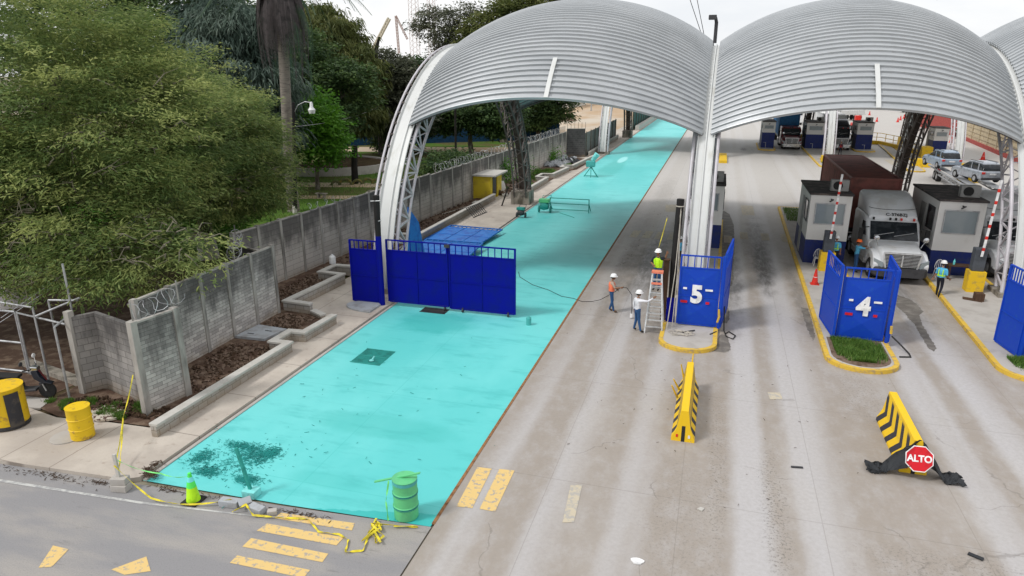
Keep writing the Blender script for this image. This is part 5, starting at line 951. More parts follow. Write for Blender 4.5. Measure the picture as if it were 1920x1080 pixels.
t = thing('stop_sign', 'red octagonal stop sign with white lettering leaning on the road barrier', 'sign', (5.72, 17.95, .1))
b = MB(); oc = [(math.cos(R(22.5 + 45 * k)), math.sin(R(22.5 + 45 * k))) for k in range(8)]; T_ = Matrix.Translation((5.72, 17.9, .62)) @ Matrix.Rotation(R(4), 4, 'Z') @ Matrix.Rotation(R(68), 4, 'X')
def octa(r, z0, z1): b = MB(); b.add([T_ @ Vector((x * r, y * r, z)) for z in (z0, z1) for x, y in oc], [tuple(range(8))[::-1], tuple(range(8, 16))] + [(i, (i + 1) % 8, 8 + (i + 1) % 8, 8 + i) for i in range(8)]); return b
octa(.36, -.012, 0).build('border', 'letter_white', t, True); octa(.335, .001, .006).build('plate', 'sign_red', t, True)
o = textmesh('ALTO', .24, 'lettering', 'letter_white', t, (0, 0, 0), (0, 0, 0), .003, .008, .95); m = mw(t).inverted() @ T_ @ Matrix.Translation((0, 0, .011)); o.location = m.to_translation(); o.rotation_euler = m.to_euler()
b = MB(); rr = random.Random(3); G_ = 26; vs = []
for i in range(G_ + 1):
    for j in range(12):
        s = i / G_ * 2 - 1; x = 5.72 + s * 1.15; v = j / 11; yb = 17.98 + v * .5 + .08 * math.sin(s * 9) - abs(s) * .12
        zt = max(.03, 1.02 * max(0, 1 - (abs(s) / .62) ** 1.3)); z = .02 + (zt * (1 - abs(v - .55) * .9) if abs(s) < .62 else .1 * abs(math.sin(s * 17 + v * 5)))
        vs.append((x + rr.uniform(-.02, .02), yb + rr.uniform(-.02, .02) + .1 * math.sin(v * 7 + s * 5), max(.015, z + rr.uniform(-.02, .03))))
fs = [(i * 12 + j, i * 12 + j + 1, (i + 1) * 12 + j + 1, (i + 1) * 12 + j) for i in range(G_) for j in range(11)]
b.add(vs, fs); o = b.build('black_tarp', 'cloth_black'); md = o.modifiers.new('t', 'SOLIDIFY'); md.thickness = .015; tag(o, 'crumpled black plastic sheet draped over the barrier behind the stop sign', 'tarp')
# ---------------------------------------------------------------- drums
def drum(label, x, y, z, h, r, mats, cat='drum', ribs=(.33, .66)):
    t = thing('drum', label, cat, (x, y, z)); pr_ = [(r * .9, 0), (r, .02)]
    for q in ribs: pr_ += [(r, h * q - .02), (r + .018, h * q), (r, h * q + .02)]
    pr_ += [(r, h - .02), (r + .012, h), (r - .02, h), (r - .03, h - .03), (0.02, h - .03)]
    b = MB(); b.lathe(pr_[:-3], n=28); b.build('shell', mats[0], t, smooth=True); b = MB(); b.lathe([(r - .015, h - .04), (r - .015, h - .015)], n=28); b.build('lid', mats[1], t); return t
drum('yellow steel drum with rusty lid standing on the sidewalk', -16.92, 13.32, .1, .98, .31, ('drum_yellow', 'rust'))
t = drum('larger yellow container with black side and red label at the left edge', -19.62, 13.28, .1, 1.25, .5, ('drum_yellow', 'roof_dark'), ribs=())
b = MB(); b.lathe([(.51, .02), (.51, .14)], n=28); b.build('foot_band', 'dark_metal', t)
a0 = R(-58); b = MB()
def patch(a, bb, z0, z1, nm, mt, r=.512):
    q = MB(); n = 10; vs = [((r + dr) * math.cos(a + (bb - a) * k / n) for dr in (0,)) for k in range(n + 1)]
    P_ = [(r * math.cos(a + (bb - a) * k / n), r * math.sin(a + (bb - a) * k / n)) for k in range(n + 1)]; P2 = [(px * 1.015, py * 1.015) for px, py in P_][::-1]; q.prism(P_ + P2, z0, z1); q.build(nm, mt, t)
patch(R(-38), R(5), .1, 1.15, 'black_side', 'black_stripe'); patch(R(-100), R(-85), .95, 1.02, 'red_label', 'red_plastic'); patch(R(-80), R(-62), .42, .5, 'white_label', 'white_plastic')
b = MB(); b.lathe([(.44, 1.251), (.52, 1.251), (.52, 1.27), (.44, 1.27)], n=28); b.build('rim', 'yellow_paint', t)
t = drum('green plastic traffic drum with two dark bands at the lane front corner', -6.42, 12.72, 0, 1.05, .29, ('barrel_green', 'teal_grey'), 'traffic drum', ribs=(.3, .34, .63, .67))
for z in (.33, .68): b = MB(); b.lathe([(.305, z - .03), (.305, z + .03)], n=28); b.build('dark_band', 'barrel_band', t)
b = MB(); b.lathe([(.3, .95), (.3, 1.03)], n=28); b.build('top_band', 'teal_grey', t)
b = MB(); b.bar((-7.15, 12.6, .88), (-6.05, 12.8, 1.2), .06, .03); tag(b.build('wooden_stick', 'barrel_green'), 'flat green stick laid across the top of the green traffic drum', 'stick')
t = thing('marker_post', 'leaning dark teal post in a pale block base at the front of the turquoise lane', 'post', (-10.5, 12.35, 0)); b = MB(); b.bar((-10.5, 12.35, .1), (-10.78, 12.35, 1.32), .07); b.build('stake', 'teal_object', t, True); b = MB(); b.box(-10.68, -10.32, 12.2, 12.5, .01, .2); b.build('block_base', 'teal_pale', t, True, bevel=.01)
def block(label, x, y, z, rz, dx=.4, dy=.2, dz=.2, tilt=0, mat='concrete'):
    b = MB(); b.box(-dx / 2, dx / 2, -dy / 2, dy / 2, 0, dz); o = b.build('concrete_block', mat, bevel=.012); o.location = (x, y, z); o.rotation_euler = (tilt, 0, rz); tag(o, label, 'block')
block('grey block lying flat left of the broken pieces at the lane front', -10.75, 11.85, .004, .1, .5, .22, .17, 0, 'slab_grey'); block('grey block to the right of the broken pieces at the lane front', -9.95, 11.82, .004, -.2, .42, .2, .17, .1, 'slab_grey'); block('tilted thin broken slab leaning between the two grey blocks', -10.35, 11.9, .15, .9, .3, .2, .06, .5, 'slab_grey')
block('lower block of the pair at the sidewalk corner', -13.85, 11.62, .004, .15, .42, .25, .18); block('upper block of the pair at the sidewalk corner', -13.87, 11.64, .186, .25, .4, .24, .18)
block('small broken lump right of the grey blocks', -9.55, 11.85, .004, .5, .22, .15, .12)
b = MB(); b.bar((-13.9, 11.65, .36), (-13.92, 11.66, 1.0), .09, .05); tag(b.build('stake', 'concrete_cap'), 'short pale stake with yellow tape tied round it at the sidewalk corner', 'stake')
# caution tape
def tape(name, label, pts, mat='tape_yellow', wd=.05, sag=0, n=14):
    P_ = [Vector(p) for p in pts]; path = []
    for a, c in zip(P_[:-1], P_[1:]):
        for i in range(n): s = i / n; path.append(a.lerp(c, s) - Vector((0, 0, sag * 4 * s * (1 - s))))
    path.append(P_[-1]); b = MB(); vs = []
    for i, p in enumerate(path):
        d = (path[min(i + 1, len(path) - 1)] - path[max(i - 1, 0)]).normalized(); tw = math.sin(i * .35) * 1.1; s = d.cross(Vector((0, 0, 1)));
        s = Vector((1, 0, 0)) if s.length < .01 else s.normalized(); u = s.cross(d); e = s * math.cos(tw) + u * math.sin(tw); vs += [p - e * wd / 2 + Vector((0, 0, wd * .3)), p + e * wd / 2 + Vector((0, 0, wd * .3))]
    b.add(vs, [(2 * i, 2 * i + 1, 2 * i + 3, 2 * i + 2) for i in range(len(path) - 1)]); o = b.build(name, mat); md = o.modifiers.new('t', 'SOLIDIFY'); md.thickness = .004; return tag(o, label, 'caution tape')
tape('caution_tape', 'yellow tape hanging from the corner wall post down to the sidewalk stake', [(-16.25, 14.75, 1.5), (-15.4, 13.4, .9), (-13.92, 11.66, .75)], wd=.032, sag=.06)
tape('caution_tape', 'second strand of yellow tape between wall post and sidewalk stake', [(-15.4, 13.4, .88), (-14.6, 12.4, .35), (-13.85, 11.64, .6)], wd=.04, sag=.03)
tape('caution_tape', 'slack yellow tape from the sidewalk stake along the kerb to the green cone and blocks', [(-13.92, 11.6, .7), (-12.7, 11.4, .12), (-11.75, 11.5, .06), (-10.7, 11.85, .18)], wd=.045, sag=.04)
tape('caution_tape', 'green looking tape from the stake over the lane to the tip of the cone', [(-13.9, 11.7, .8), (-12.8, 11.9, .5), (-11.75, 11.75, .72)], 'tape_green', .03, sag=.08)
rr = random.Random(12); pts = [(-10.5, 11.6, .03), (-10.2, 11.75, .2), (-9.9, 11.6, .06), (-9.2, 11.75, .03), (-8.6, 11.9, .02), (-8.1, 11.55, .02), (-7.6, 11.6, .02), (-7.3, 11.5, .02), (-7.15, 11.1, .02), (-6.8, 11.25, .02), (-6.9, 11.7, .03)]
tape('caution_tape', 'long yellow tape lying over the road stripes from the blocks to the green drum', pts, wd=.05)
pts = [(-6.75 + rr.uniform(-.3, .3), 11.95 + rr.uniform(-.45, .35), rr.uniform(.02, .1)) for _ in range(16)] + [(-6.2, 12.3, .03), (-5.95, 12.35, .03), (-6.5, 12.2, .05)]
tape('caution_tape', 'crumpled heap of yellow tape at the foot of the green drum', pts, wd=.055, n=5)
tape('caution_tape', 'green tape strand hanging down the side of the green drum', [(-6.75, 12.55, 1.0), (-6.8, 12.45, .5), (-6.72, 12.35, .05)], 'tape_green', .04)
tape('caution_tape', 'yellow measuring tape held up by the man on the ladder', [(-1.75, 28.6, 4.4), (-2.0, 28.0, 3.1)], wd=.03)
# litter
def litter(name, n, boxes, mat, z, s0, s1, seed, flat=.02):
    rr = random.Random(seed); b = MB()
    for i in range(n):
        x0, x1, y0, y1 = boxes[i % len(boxes)]; x, y = rr.gauss((x0 + x1) / 2, (x1 - x0) / 4), rr.gauss((y0 + y1) / 2, (y1 - y0) / 4); L_ = rr.uniform(s0, s1); a = rr.uniform(0, 3.14); m = Matrix.Translation((x, y, z + rr.uniform(0, .03))) @ Matrix.Rotation(a, 4, 'Z') @ Matrix.Rotation(rr.uniform(-.3, .3), 4, 'Y')
        b.box(-L_ / 2, L_ / 2, -L_ * .07, L_ * .07, 0, flat * .3, m)
    return tag(b.build(name, mat), kind='stuff')
litter('fallen_twigs', 2600, [(-12.9, -11.5, 14.1, 14.5), (-12.0, -11.1, 13.5, 14.4), (-12.7, -11.9, 12.7, 13.2), (-11.4, -10.7, 12.7, 13.1), (-13.3, -12.6, 13.1, 13.9), (-11.5, -11.0, 13.9, 14.5), (-12.6, -10.8, 12.8, 14.6)], 'teal_litter', .006, .025, .11, 1)
litter('fallen_twigs', 60, [(-13.5, -6, 12.5, 24), (-13.3, -8, 12.5, 18)], 'teal_litter', .008, .03, .14, 2); litter('fallen_twigs', 160, [(-13.95, -13.6, 12.3, 12.9), (-13.7, -13.3, 12.15, 12.4)], 'leaf_litter', .1, .03, .16, 3)
litter('fallen_twigs', 420, [(-13.2, -12.3, 11.85, 12.08), (-9.5, -8.3, 11.95, 12.15), (-16.8, -15.2, 11.5, 11.75), (-15.1, -14.2, 11.6, 11.8), (-13.4, -8.5, 11.85, 12.1), (-19, -14.5, 11.4, 11.65)], 'leaf_litter', .006, .02, .11, 4); litter('road_debris', 90, [(-5, 9, 13, 34), (-4.5, 4, 13, 26)], 'leaf_litter', .005, .02, .09, 5); litter('road_debris', 50, [(-5, -4, 30, 45), (-4.6, -2, 44, 66)], 'leaf_litter', .005, .04, .18, 6)
b = MB(); b.prism([(-.9 + .14 * math.cos(a) * (1 + .2 * math.sin(a * 3)), 12.66 + .1 * math.sin(a)) for a in [6.28 * k / 14 for k in range(14)]], .004, .03); tag(b.build('paper_scrap', 'white_plastic'), 'white scrap of paper on the road at the bottom of the photo', 'paper')
b = MB(); b.prism([(.28, 14.95), (.4, 14.9), (.45, 15.02), (.36, 15.05)], .004, .03); tag(b.build('paper_scrap', 'concrete_cap'), 'small pale scrap on the road near the left road barrier', 'paper')
b = MB(); b.bar((2.65, 17.6, .02), (2.95, 17.65, .02), .06, .03); tag(b.build('stick', 'dark_metal'), 'short dark strip lying between the two road barriers', 'stick'); b = MB(); b.bar((6.1, 15.0, .02), (6.35, 14.85, .03), .1, .03); tag(b.build('rag', 'cloth_black'), 'small dark rag on the road below the stop sign', 'rag')
# grates
def grate(label, x0, x1, y0, y1, mat, bm):
    t = thing('drain_grate', label, 'grate', ((x0 + x1) / 2, y0, 0)); b = MB(); b.box(x0, x1, y0, y1, .0, .006); b.build('pit', bm, t, True); n = 22
    b = MB()
    for k in range(n): xx = x0 + (x1 - x0) * (k + .5) / n; b.box(xx - .012, xx + .012, y0 + .02, y1 - .02, .007, .02)
    for yy in (y0, (y0 + y1) / 2, y1): b.box(x0, x1, yy - .02, yy + .02, .0205, .026)
    b.build('bars', mat, t, True)
grate('teal tinted square drain grate in the middle of the turquoise lane', -12.3, -11.1, 20.5, 21.8, 'teal_object', 'teal_litter'); grate('dark drain grate just below the wide blue gate', -12.1, -10.9, 26.3, 26.9, 'dark_metal', 'black_rubber')
b = MB(); b.lathe([(.11, 0), (.11, .32), (.07, .33), (.05, .38)], (-7.0, 26.1, .004), 14); tag(b.build('paint_can', 'teal_grey'), 'small teal can standing on the lane right of the blue gate', 'can')
b = MB(); b.lathe([(.16, 0), (.17, .03), (.17, .36), (.12, .42), (.06, .44), (.06, .5), (.02, .5)], (-18.75, 30.3, .64), 14); tag(b.build('water_jug', 'white_plastic'), 'white plastic jug standing on the corner of the zigzag planter wall', 'jug')
b = MB(); b.lathe([(.04, 0), (.09, .01), (.09, .03), (.03, .04)], (-11.55, 20.75, .03), 10); b.cyl((-11.55, 20.75, .05), (-11.5, 20.9, .16), .03, n=6); tag(b.build('bottle', 'teal_pale'), 'small pale bottle lying on the teal drain grate', 'bottle')
# blue fabricated panels lying on the ground
t = thing('spare_gate', 'light blue steel gate panel lying flat on the sidewalk behind the wide gate', 'gate', (-15, 40, .1))
gate_leaf(t, 0, 3.7, 0, 0, 3.5, 4.0, 'blue_light', T=Matrix.Translation((-17.1, 38.3, .17)) @ Matrix.Rotation(R(-4), 4, 'Z') @ Matrix.Rotation(R(-88.5), 4, 'X'), split=3, nbar=12)
t = thing('spare_gate', 'second light blue gate panel lying just behind the wide gate', 'gate', (-15.5, 35, .1)); gate_leaf(t, 0, 3.6, 0, 0, 3.0, 3.4, 'blue_light', T=Matrix.Translation((-16.6, 34.3, .15)) @ Matrix.Rotation(R(-86), 4, 'X'), split=2, nbar=9)
b = MB(); b.add([(-14.9, 31.2, .2), (-14.7, 33.2, .2), (-14.8, 32.6, 2.6), (-14.9, 31.6, 3.6), (-14.95, 31.2, .2), (-14.75, 33.2, .2), (-14.85, 32.6, 2.6), (-14.95, 31.6, 3.6)], [(0, 1, 2, 3), (7, 6, 5, 4), (0, 4, 5, 1), (1, 5, 6, 2), (2, 6, 7, 3), (3, 7, 4, 0)]); tag(b.build('blue_tarp', 'blue_light'), 'blue sheet hanging inside the foot of the left white arch', 'tarp')
# hut
t = thing('utility_hut', 'small yellow hut with flat concrete roof against the far wall', 'hut', (-18.6, 53.5, .1)); b = MB(); b.box(-19.2, -17.6, 53.2, 56.2, .1, 2.0); 
simple('hut_yellow', (.62, .47, .03), .7, c2=(.5, .36, .04), sc=1.5); b.build('wall', 'hut_yellow', t, True)
b = MB(); b.box(-19.35, -17.1, 53.0, 56.4, 2.001, 2.13); b.build('roof', 'concrete_cap', t, True)
b = MB(); b.box(-17.6, -17.56, 53.7, 54.6, .3, 1.85); b.build('door', 'dark_metal', t, True); b = MB(); b.box(-17.62, -17.5, 54.7, 54.85, .1, 2.0); b.build('post', 'hut_yellow', t, True)
# things on the lane
t = thing('scaffold_section', 'long low teal steel frame with bars standing on the turquoise lane', 'frame', (-9.8, 52, 0))
x0, x1 = -11.9, -8.9
for z in (.15, .6, 1.0): b = MB(); b.bar((x0, 50.5, z), (x1, 50.5, z), .05); b.build('rail', 'teal_object', t, True)
for x in (x0, x1): b = MB(); b.bar((x, 50.4, 0), (x, 50.4, 1.05), .06); b.bar((x, 51.2, 0), (x, 50.5, .6), .05); b.build('leg', 'teal_object', t, True)
cable('power_cable', 'thin teal cable trailing behind the steel frame on the lane', (-11, 49.8, .03), (-9.6, 48.4, .02), -.0, .02, 'teal_object')
def machine(name, label, x, y, s, mat, mat2, z=0, cat='machine'):
    t = thing(name, label, cat, (x, y, z)); b = MB(); b.lathe([(.05, -.26 * s), (.22 * s, -.22 * s), (.26 * s, 0), (.2 * s, .24 * s), (.05, .26 * s)], (0, 0, .42 * s), 14, 'X'); b.build('engine', mat, t, smooth=True)
    b = MB(); b.box(-.3 * s, .3 * s, -.2 * s, .2 * s, .62 * s, .82 * s); b.build('tank', mat2, t, bevel=.03)
    for sx in (-1, 1): b = MB(); b.lathe([(.03, -.04), (.2 * s, -.04), (.2 * s, .04), (.03, .04)], (sx * .34 * s, .1 * s, .2 * s), 14, 'X'); b.build('wheel', mat, t)
    b = MB(); b.tube([(-.25 * s, .2 * s, .5 * s), (-.25 * s, .7 * s, .9 * s), (.25 * s, .7 * s, .9 * s), (.25 * s, .2 * s, .5 * s)], .025, 6); b.build('handle', mat, t)
machine('compressor', 'teal and yellow compressor at the left end of the steel frame', -12.15, 49.6, 1.3, 'teal_object', 'barrel_green'); machine('generator', 'small dark machine half on the kerb at the edge of the lane', -13.35, 47.3, .95, 'dark_metal', 'teal_object')
t = thing('work_stand', 'tall teal tripod work stand farther up the turquoise lane', 'stand', (-12.1, 69, 0))
for dx, dy in ((-.7, 0), (.6, .3), (.1, -.6), (.8, -.3)): b = MB(); b.bar((0, 0, 1.0), (dx, dy, 0), .07); b.build('leg', 'teal_object', t)
b = MB(); b.box(-.5, .4, -.3, .3, 1.0, 1.6); b.build('drum_head', 'teal_grey', t, bevel=.08); b = MB(); b.cyl((.1, 0, 1.6), (.6, 0, 2.3), .2, .3, 10); b.build('hopper', 'teal_pale', t); b = MB(); b.bar((-.7, 0, .1), (.7, -.1, .1), .06); b.build('brace', 'teal_object', t)
t = thing('metal_rack', 'small grey barred rack leaning on the planter wall by the yellow hut', 'rack', (-17, 47, .1))
for k in range(8): b = MB(); b.bar((-17.05 + .04 * k, 45.9 + k * .3, .75), (-16.5 + .04 * k, 45.9 + k * .3, .12), .035); b.build('bar', 'dark_metal', t, True)
b = MB(); b.bar((-17.05, 45.8, .78), (-16.75, 48.1, .78), .04); b.bar((-16.5, 45.8, .12), (-16.2, 48.1, .12), .04); b.build('rail', 'dark_metal', t, True)
b = MB(); b.bar((-15.9, 50.8, .1), (-15.6, 51.6, 1.5), .1, .06); tag(b.build('plank', 'bark_black'), 'dark plank leaning on the plinth of the brown truss leg', 'plank'); b = MB(); b.bar((-16.9, 55, .15), (-18.2, 58, .9), .5, .05); tag(b.build('board', 'concrete_cap'), 'pale board leaning against the far wall behind the truss leg', 'board')
b = MB(); b.prism([(-18.3, 50.5), (-17.9, 50.5), (-17.9, 51.4), (-18.3, 51.4)], .17, .3); tag(b.build('pale_slab', 'concrete_cap'), 'pale slab on the soil before the yellow hut', 'slab')
cable('hose', 'curved pale hose lying in the soil bed near the yellow hut', (-19.0, 46, .2), (-18.0, 50, .22), .0, .03, 'rope')
rr = random.Random(8); b = MB(); vs = []; NX = 14
for i in range(NX):
    for j in range(8): vs.append((-17.9 + i * .2 + rr.uniform(-.1, .1), 76.5 + j * .5 + rr.uniform(-.2, .2), .25 + rr.uniform(0, .55) * math.sin(math.pi * i / 13)))
b.add(vs, [(i * 8 + j, i * 8 + j + 1, (i + 1) * 8 + j + 1, (i + 1) * 8 + j) for i in range(NX - 1) for j in range(7)]); o = b.build('black_tarp', 'cloth_black'); md = o.modifiers.new('t', 'SOLIDIFY'); md.thickness = .02; tag(o, 'crumpled dark sheeting on the rubble near the black cross wall', 'tarp')
# ---------------------------------------------------------------- far right
t = thing('sheet_fence', 'long beige corrugated sheet fence at the right side of the far lane', 'fence', (35, 100, 0))
b = MB(); P0 = Vector((31.5, 70)); P1 = Vector((37.6, 130)); n = 240; pts = []
for i in range(n + 1): p = P0.lerp(P1, i / n); pts.append((p.x + (.05 if i % 2 else -.05), p.y))
b.wallpath(pts, .04, .5, 3.0); b.build('sheets', 'fence_beige', t, True); b = MB(); b.wallpath([tuple(P0 - Vector((.1, 0))), tuple(P1 - Vector((.1, 0)))], .3, 0, .5); b.build('footing', 'brick_red', t, True)
for k in range(13): p = P0.lerp(P1, k / 12); b = MB(); b.box(p.x - .2, p.x - .08, p.y - .06, p.y + .06, .5, 3.05); b.build('post', 'fence_post' if k == 6 else 'fence_beige', t, True)
for zz in (1.0, 1.6, 2.2, 2.7): b = MB(); b.wallpath([tuple(P0 - Vector((.13, 0))), tuple(P1 - Vector((.13, 0)))], .04, zz, zz + .06); b.build('rail', 'fence_beige', t, True)
b = MB(); vs = []
for i in range(30):
    for j in range(10): y = 60 + i * 4; vs.append((33 + (y - 70) * .1 + j * 3, y, 1.0 + 3.6 * (1 - math.exp(-j * .5)) + .5 * math.sin(i * .9 + j)))
b.add(vs, [(i * 10 + j, i * 10 + j + 1, (i + 1) * 10 + j + 1, (i + 1) * 10 + j) for i in range(29) for j in range(9)]); struct('grass_bank', b, 'hill_green')
b = MB(); b.box(37.3, 38.5, 131, 155, 0, 3.4); tag(b.build('red_wall', 'brick_red'), 'red wall section behind the brown truss leg on the right', 'wall')
t = thing('yellow_railing', 'yellow steel railing on a yellow kerb by the rightmost far booth', 'railing', (20.5, 112, 0))
b = MB(); b.wallpath([(19.5, 114), (22.6, 112.5), (24.6, 103), (24.9, 98.5)], .35, 0, .55); b.build('kerb', 'yellow_paint', t, True); b = MB(); b.box(24.3, 25.5, 96.5, 98.4, 0, 1.3); b.build('end_block', 'yellow_paint', t, True)
pp = [(19.5, 114.5), (22.8, 113.2), (24.0, 107.5), (25.2, 102)]
for a, c in zip(pp[:-1], pp[1:]):
    for z in (1.0, 1.6): b = MB(); b.bar((*a, z), (*c, z), .07); b.build('rail', 'yellow_paint', t, True)
for k in range(8): s = k / 7 * 3; i = min(int(s), 2); f = s - i; b = MB(); x, y = (Vector(pp[i]).lerp(Vector(pp[i + 1]), f)); b.bar((x, y, .5), (x, y, 1.65), .07); b.build('post', 'yellow_paint', t, True)
for i, (x, y, lb) in enumerate(((12.6, 87.2, 'yellow block at the foot of the far white column'), (22.0, 87.0, 'yellow block right of the brown truss legs'), (23.6, 76, 'yellow block on the kerb behind the silver cars'))):
    b = MB(); b.box(x - .9, x + .9, y - .5, y + .5, 0, .9 if i != 3 else .4); tag(b.build('kerb_block', 'yellow_paint', bevel=.03), lb, 'block')
b = MB(); b.box(.3, 1.2, 84, 92, 0, .3); tag(b.build('kerb_block', 'yellow_paint'), 'yellow kerb strip glimpsed beside the pipes of the central column', 'kerb')
#==END4==
# ---------------------------------------------------------------- vehicles
def rring(hw, z0, z1, y, r=.15, n=4, cx=0, tz=None):
    pts = []; r = min(r, hw * .9, (z1 - z0) * .45)
    for (sx, sz, a0) in ((1, 1, 0), (-1, 1, 90), (-1, -1, 180), (1, -1, 270)):
        for k in range(n + 1):
            a = R(a0 + 90 * k / n); X_ = sx * (hw - r) + r * math.cos(a); Z_ = (z1 - r if sz > 0 else z0 + r) + r * math.sin(a); pts.append((cx + X_, y + (tz * (Z_ - z0) if tz else 0), Z_))
    return pts
def wheel(t, x, y, r, wd, z=None, rim='galvanised', n=24):
    z = r if z is None else z; b = MB(); b.lathe([(r * .55, -wd / 2), (r * .93, -wd / 2), (r, -wd / 2 + .04), (r, wd / 2 - .04), (r * .93, wd / 2), (r * .55, wd / 2)], (x, y, z), n, 'X'); w = b.build('wheel', 'black_rubber', t, smooth=True)
    s = 1 if x > 0 else -1; b = MB(); b.lathe([(.03, s * (wd / 2 - .02)), (r * .25, s * (wd / 2 + .01)), (r * .3, s * (wd / 2 - .06)), (r * .54, s * (wd / 2 - .03)), (r * .56, s * (wd / 2 + .004))] if s > 0 else [(r * .56, s * (wd / 2 + .004)), (r * .54, s * (wd / 2 - .03)), (r * .3, s * (wd / 2 - .06)), (r * .25, s * (wd / 2 + .01)), (.03, s * (wd / 2 - .02))], (x, y, z), 16, 'X'); b.build('rim', rim, w)
def semi(label, x, y, rz, paint, fairing=True, detail=2, fsc=1., grille='aluminium', plate=None, name='semi_truck'):
    t = thing(name, label, 'truck', (x, y, 0), rz); W = 1.28
    # local: front at y=0 facing -Y
    b = MB(); b.loft([rring(.86, .8, 1.5, .06, .12), rring(.95, .8, 1.62, .16, .18), rring(1.0, .8, 1.72, .8, .2), rring(1.12, .8, 1.76, 1.75, .2), rring(1.18, .8, 1.78, 2.05, .2)]); b.build('hood', paint, t, smooth=True)
    for s in (-1, 1):   # fenders wrap over the front wheels
        b = MB(); prof = [(.12, .62), (.05, .95), (.18, 1.2), (.55, 1.42), (1.0, 1.52), (1.55, 1.45), (1.95, 1.2), (2.1, .9), (2.1, .62), (1.92, .62), (1.75, 1.0), (1.25, 1.18), (.8, 1.02), (.62, .62)]
        b.xprism(prof, *sorted((s * .8, s * 1.26))); b.build('fender', paint, t, smooth=True, bevel=.06)
        b = MB(); b.loft([[(s * (1.04 + u * .2), .0 + (u + 1) * .06, .98 + v) for u, v in ((-1, -.16), (1, -.04), (1, .26), (-1, .1))], [(s * (1.04 + u * .2), .4, .98 + v) for u, v in ((-1, -.16), (1, -.04), (1, .26), (-1, .1))]]); b.build('headlight', 'screen_glass', t)
    # cab and sleeper
    b = MB(); b.loft([rring(1.2, .75, 1.74, 1.93, .12), rring(1.24, .75, 1.82, 2.08, .12), rring(1.28, .75, 2.68, 2.72, .2), rring(1.3, .75, 2.82, 3.1, .22), rring(1.3, .75, 2.9, 3.9, .22), rring(1.3, .75, 2.9, 5.5, .2)]); b.build('cab', paint, t, smooth=True)
    ws = MB(); q = [(-1.14, 2.03, 1.8), (1.14, 2.03, 1.8), (1.1, 2.69, 2.63), (-1.1, 2.69, 2.63)]; ws.add([(a, y_ - .04, z + .02) for a, y_, z in q] + [(a, y_ + .05, z - .05) for a, y_, z in q], [(0, 1, 2, 3), (7, 6, 5, 4), (0, 4, 5, 1), (1, 5, 6, 2), (2, 6, 7, 3), (3, 7, 4, 0)]); ws.build('windshield', 'glass_dark', t)
    b = MB(); b.bar((-.95, 2.1, 1.99), (.0, 2.24, 2.17), .025); b.bar((0, 2.1, 1.99), (.95, 2.24, 2.17), .025); b.build('wiper', 'galvanised', t)
    for s in (-1, 1):
        b = MB(); b.xprism([(2.45, 1.9), (3.4, 1.85), (3.4, 2.55), (2.85, 2.58)], *sorted((s * 1.27, s * 1.31))); b.build('side_window', 'glass_dark', t)
        b = MB(); b.box(*sorted((s * 1.295, s * 1.31)), 2.4, 3.5, .85, 1.8); b.build('door', paint, t, bevel=.01)
        b = MB(); b.bar((s * 1.2, 2.3, 2.4), (s * 1.55, 2.25, 2.35), .04); b.box(*sorted((s * 1.47, s * 1.68)), 2.16, 2.26, 1.6, 2.35); b.build('mirror', 'black_rubber', t)
        b = MB(); b.bar((s * .98, .9, 1.7), (s * 1.12, .78, 2.1), .03); b.lathe([(.02, -.05), (.13, -.03), (.14, .02), (.02, .04)], (s * 1.12, .75, 2.15), 12, 'Y'); b.build('hood_mirror', 'chrome', t)
        b = MB(); b.box(*sorted((s * .95, s * 1.27)), 2.2, 5.4, .45, .8); b.build('side_skirt', paint, t, bevel=.04)
        b = MB(); b.lathe([(.05, 0), (.3, .02), (.3, 1.2), (.05, 1.22)], (s * .95, 5.7, .7), 12, 'Y'); b.build('fuel_tank', 'galvanised', t)
    if fairing:
        b = MB(); b.loft([rring(1.16, 2.7, 2.93, 2.85, .1), rring(1.2, 2.7, 3.25, 3.25, .25), rring(1.22, 2.7, 3.65, 4.0, .32), rring(1.23, 2.7, 3.85, 4.6, .28), rring(1.23, 2.7, 3.88, 5.5, .2)]); b.build('roof_fairing', paint, t, smooth=True)
    if fairing: b = MB(); b.tube([(1.17 * math.sin(a), 3.14 + .1 * (1 - math.cos(a)), 3.2 + .12 * (1 - math.cos(a))) for a in [R(-80 + 160 * k / 16) for k in range(17)]], .012, 4); b.build('seam', 'dark_metal', t)
    for k in (-.95, -.15, .12, .38, .98): b = MB(); b.box(k - .04, k + .04, 2.66, 2.78, 2.72, 2.84); b.build('marker_light', 'black_rubber' if k < .2 else 'red_plastic', t)
    g = MB(); g.loft([[(-.7, -.02, .84), (.7, -.02, .84), (.84, .03, 1.54), (-.84, .03, 1.54)], [(-.7, .08, .84), (.7, .08, .84), (.84, .12, 1.54), (-.84, .12, 1.54)]]); go = g.build('grille', 'black_rubber', t)
    g = MB()
    for k in range(9): z = .9 + k * .07; hw = .69 + (z - .84) * .2; g.box(-hw, hw, -.045 + (z - .88) * .08, -.02 + (z - .88) * .08, z, z + .018)
    g.bar((-.71, -.03, .82), (-.86, .02, 1.57), .06); g.bar((.71, -.03, .82), (.86, .02, 1.57), .06); g.bar((-.86, .02, 1.57), (.86, .02, 1.57), .08); g.box(-.03, .03, -.05, -.02, .9, 1.5); g.build('grille_bars', grille, go)
    b = MB(); b.loft([rring(1.05, .38, .82, -.12, .1), rring(1.22, .36, .84, .05, .12), rring(1.27, .36, .82, .5, .1)]); b.build('bumper', 'dark_metal' if paint == 'truck_white' else 'chrome', t)
    b = MB(); b.box(-.55, -.15, -.16, -.13, .42, .56); b.build('number_plate', 'white_plastic', t)
    b = MB(); b.box(-.45, .45, 1, 7.2, .55, .8); b.build('chassis', 'dark_metal', t)
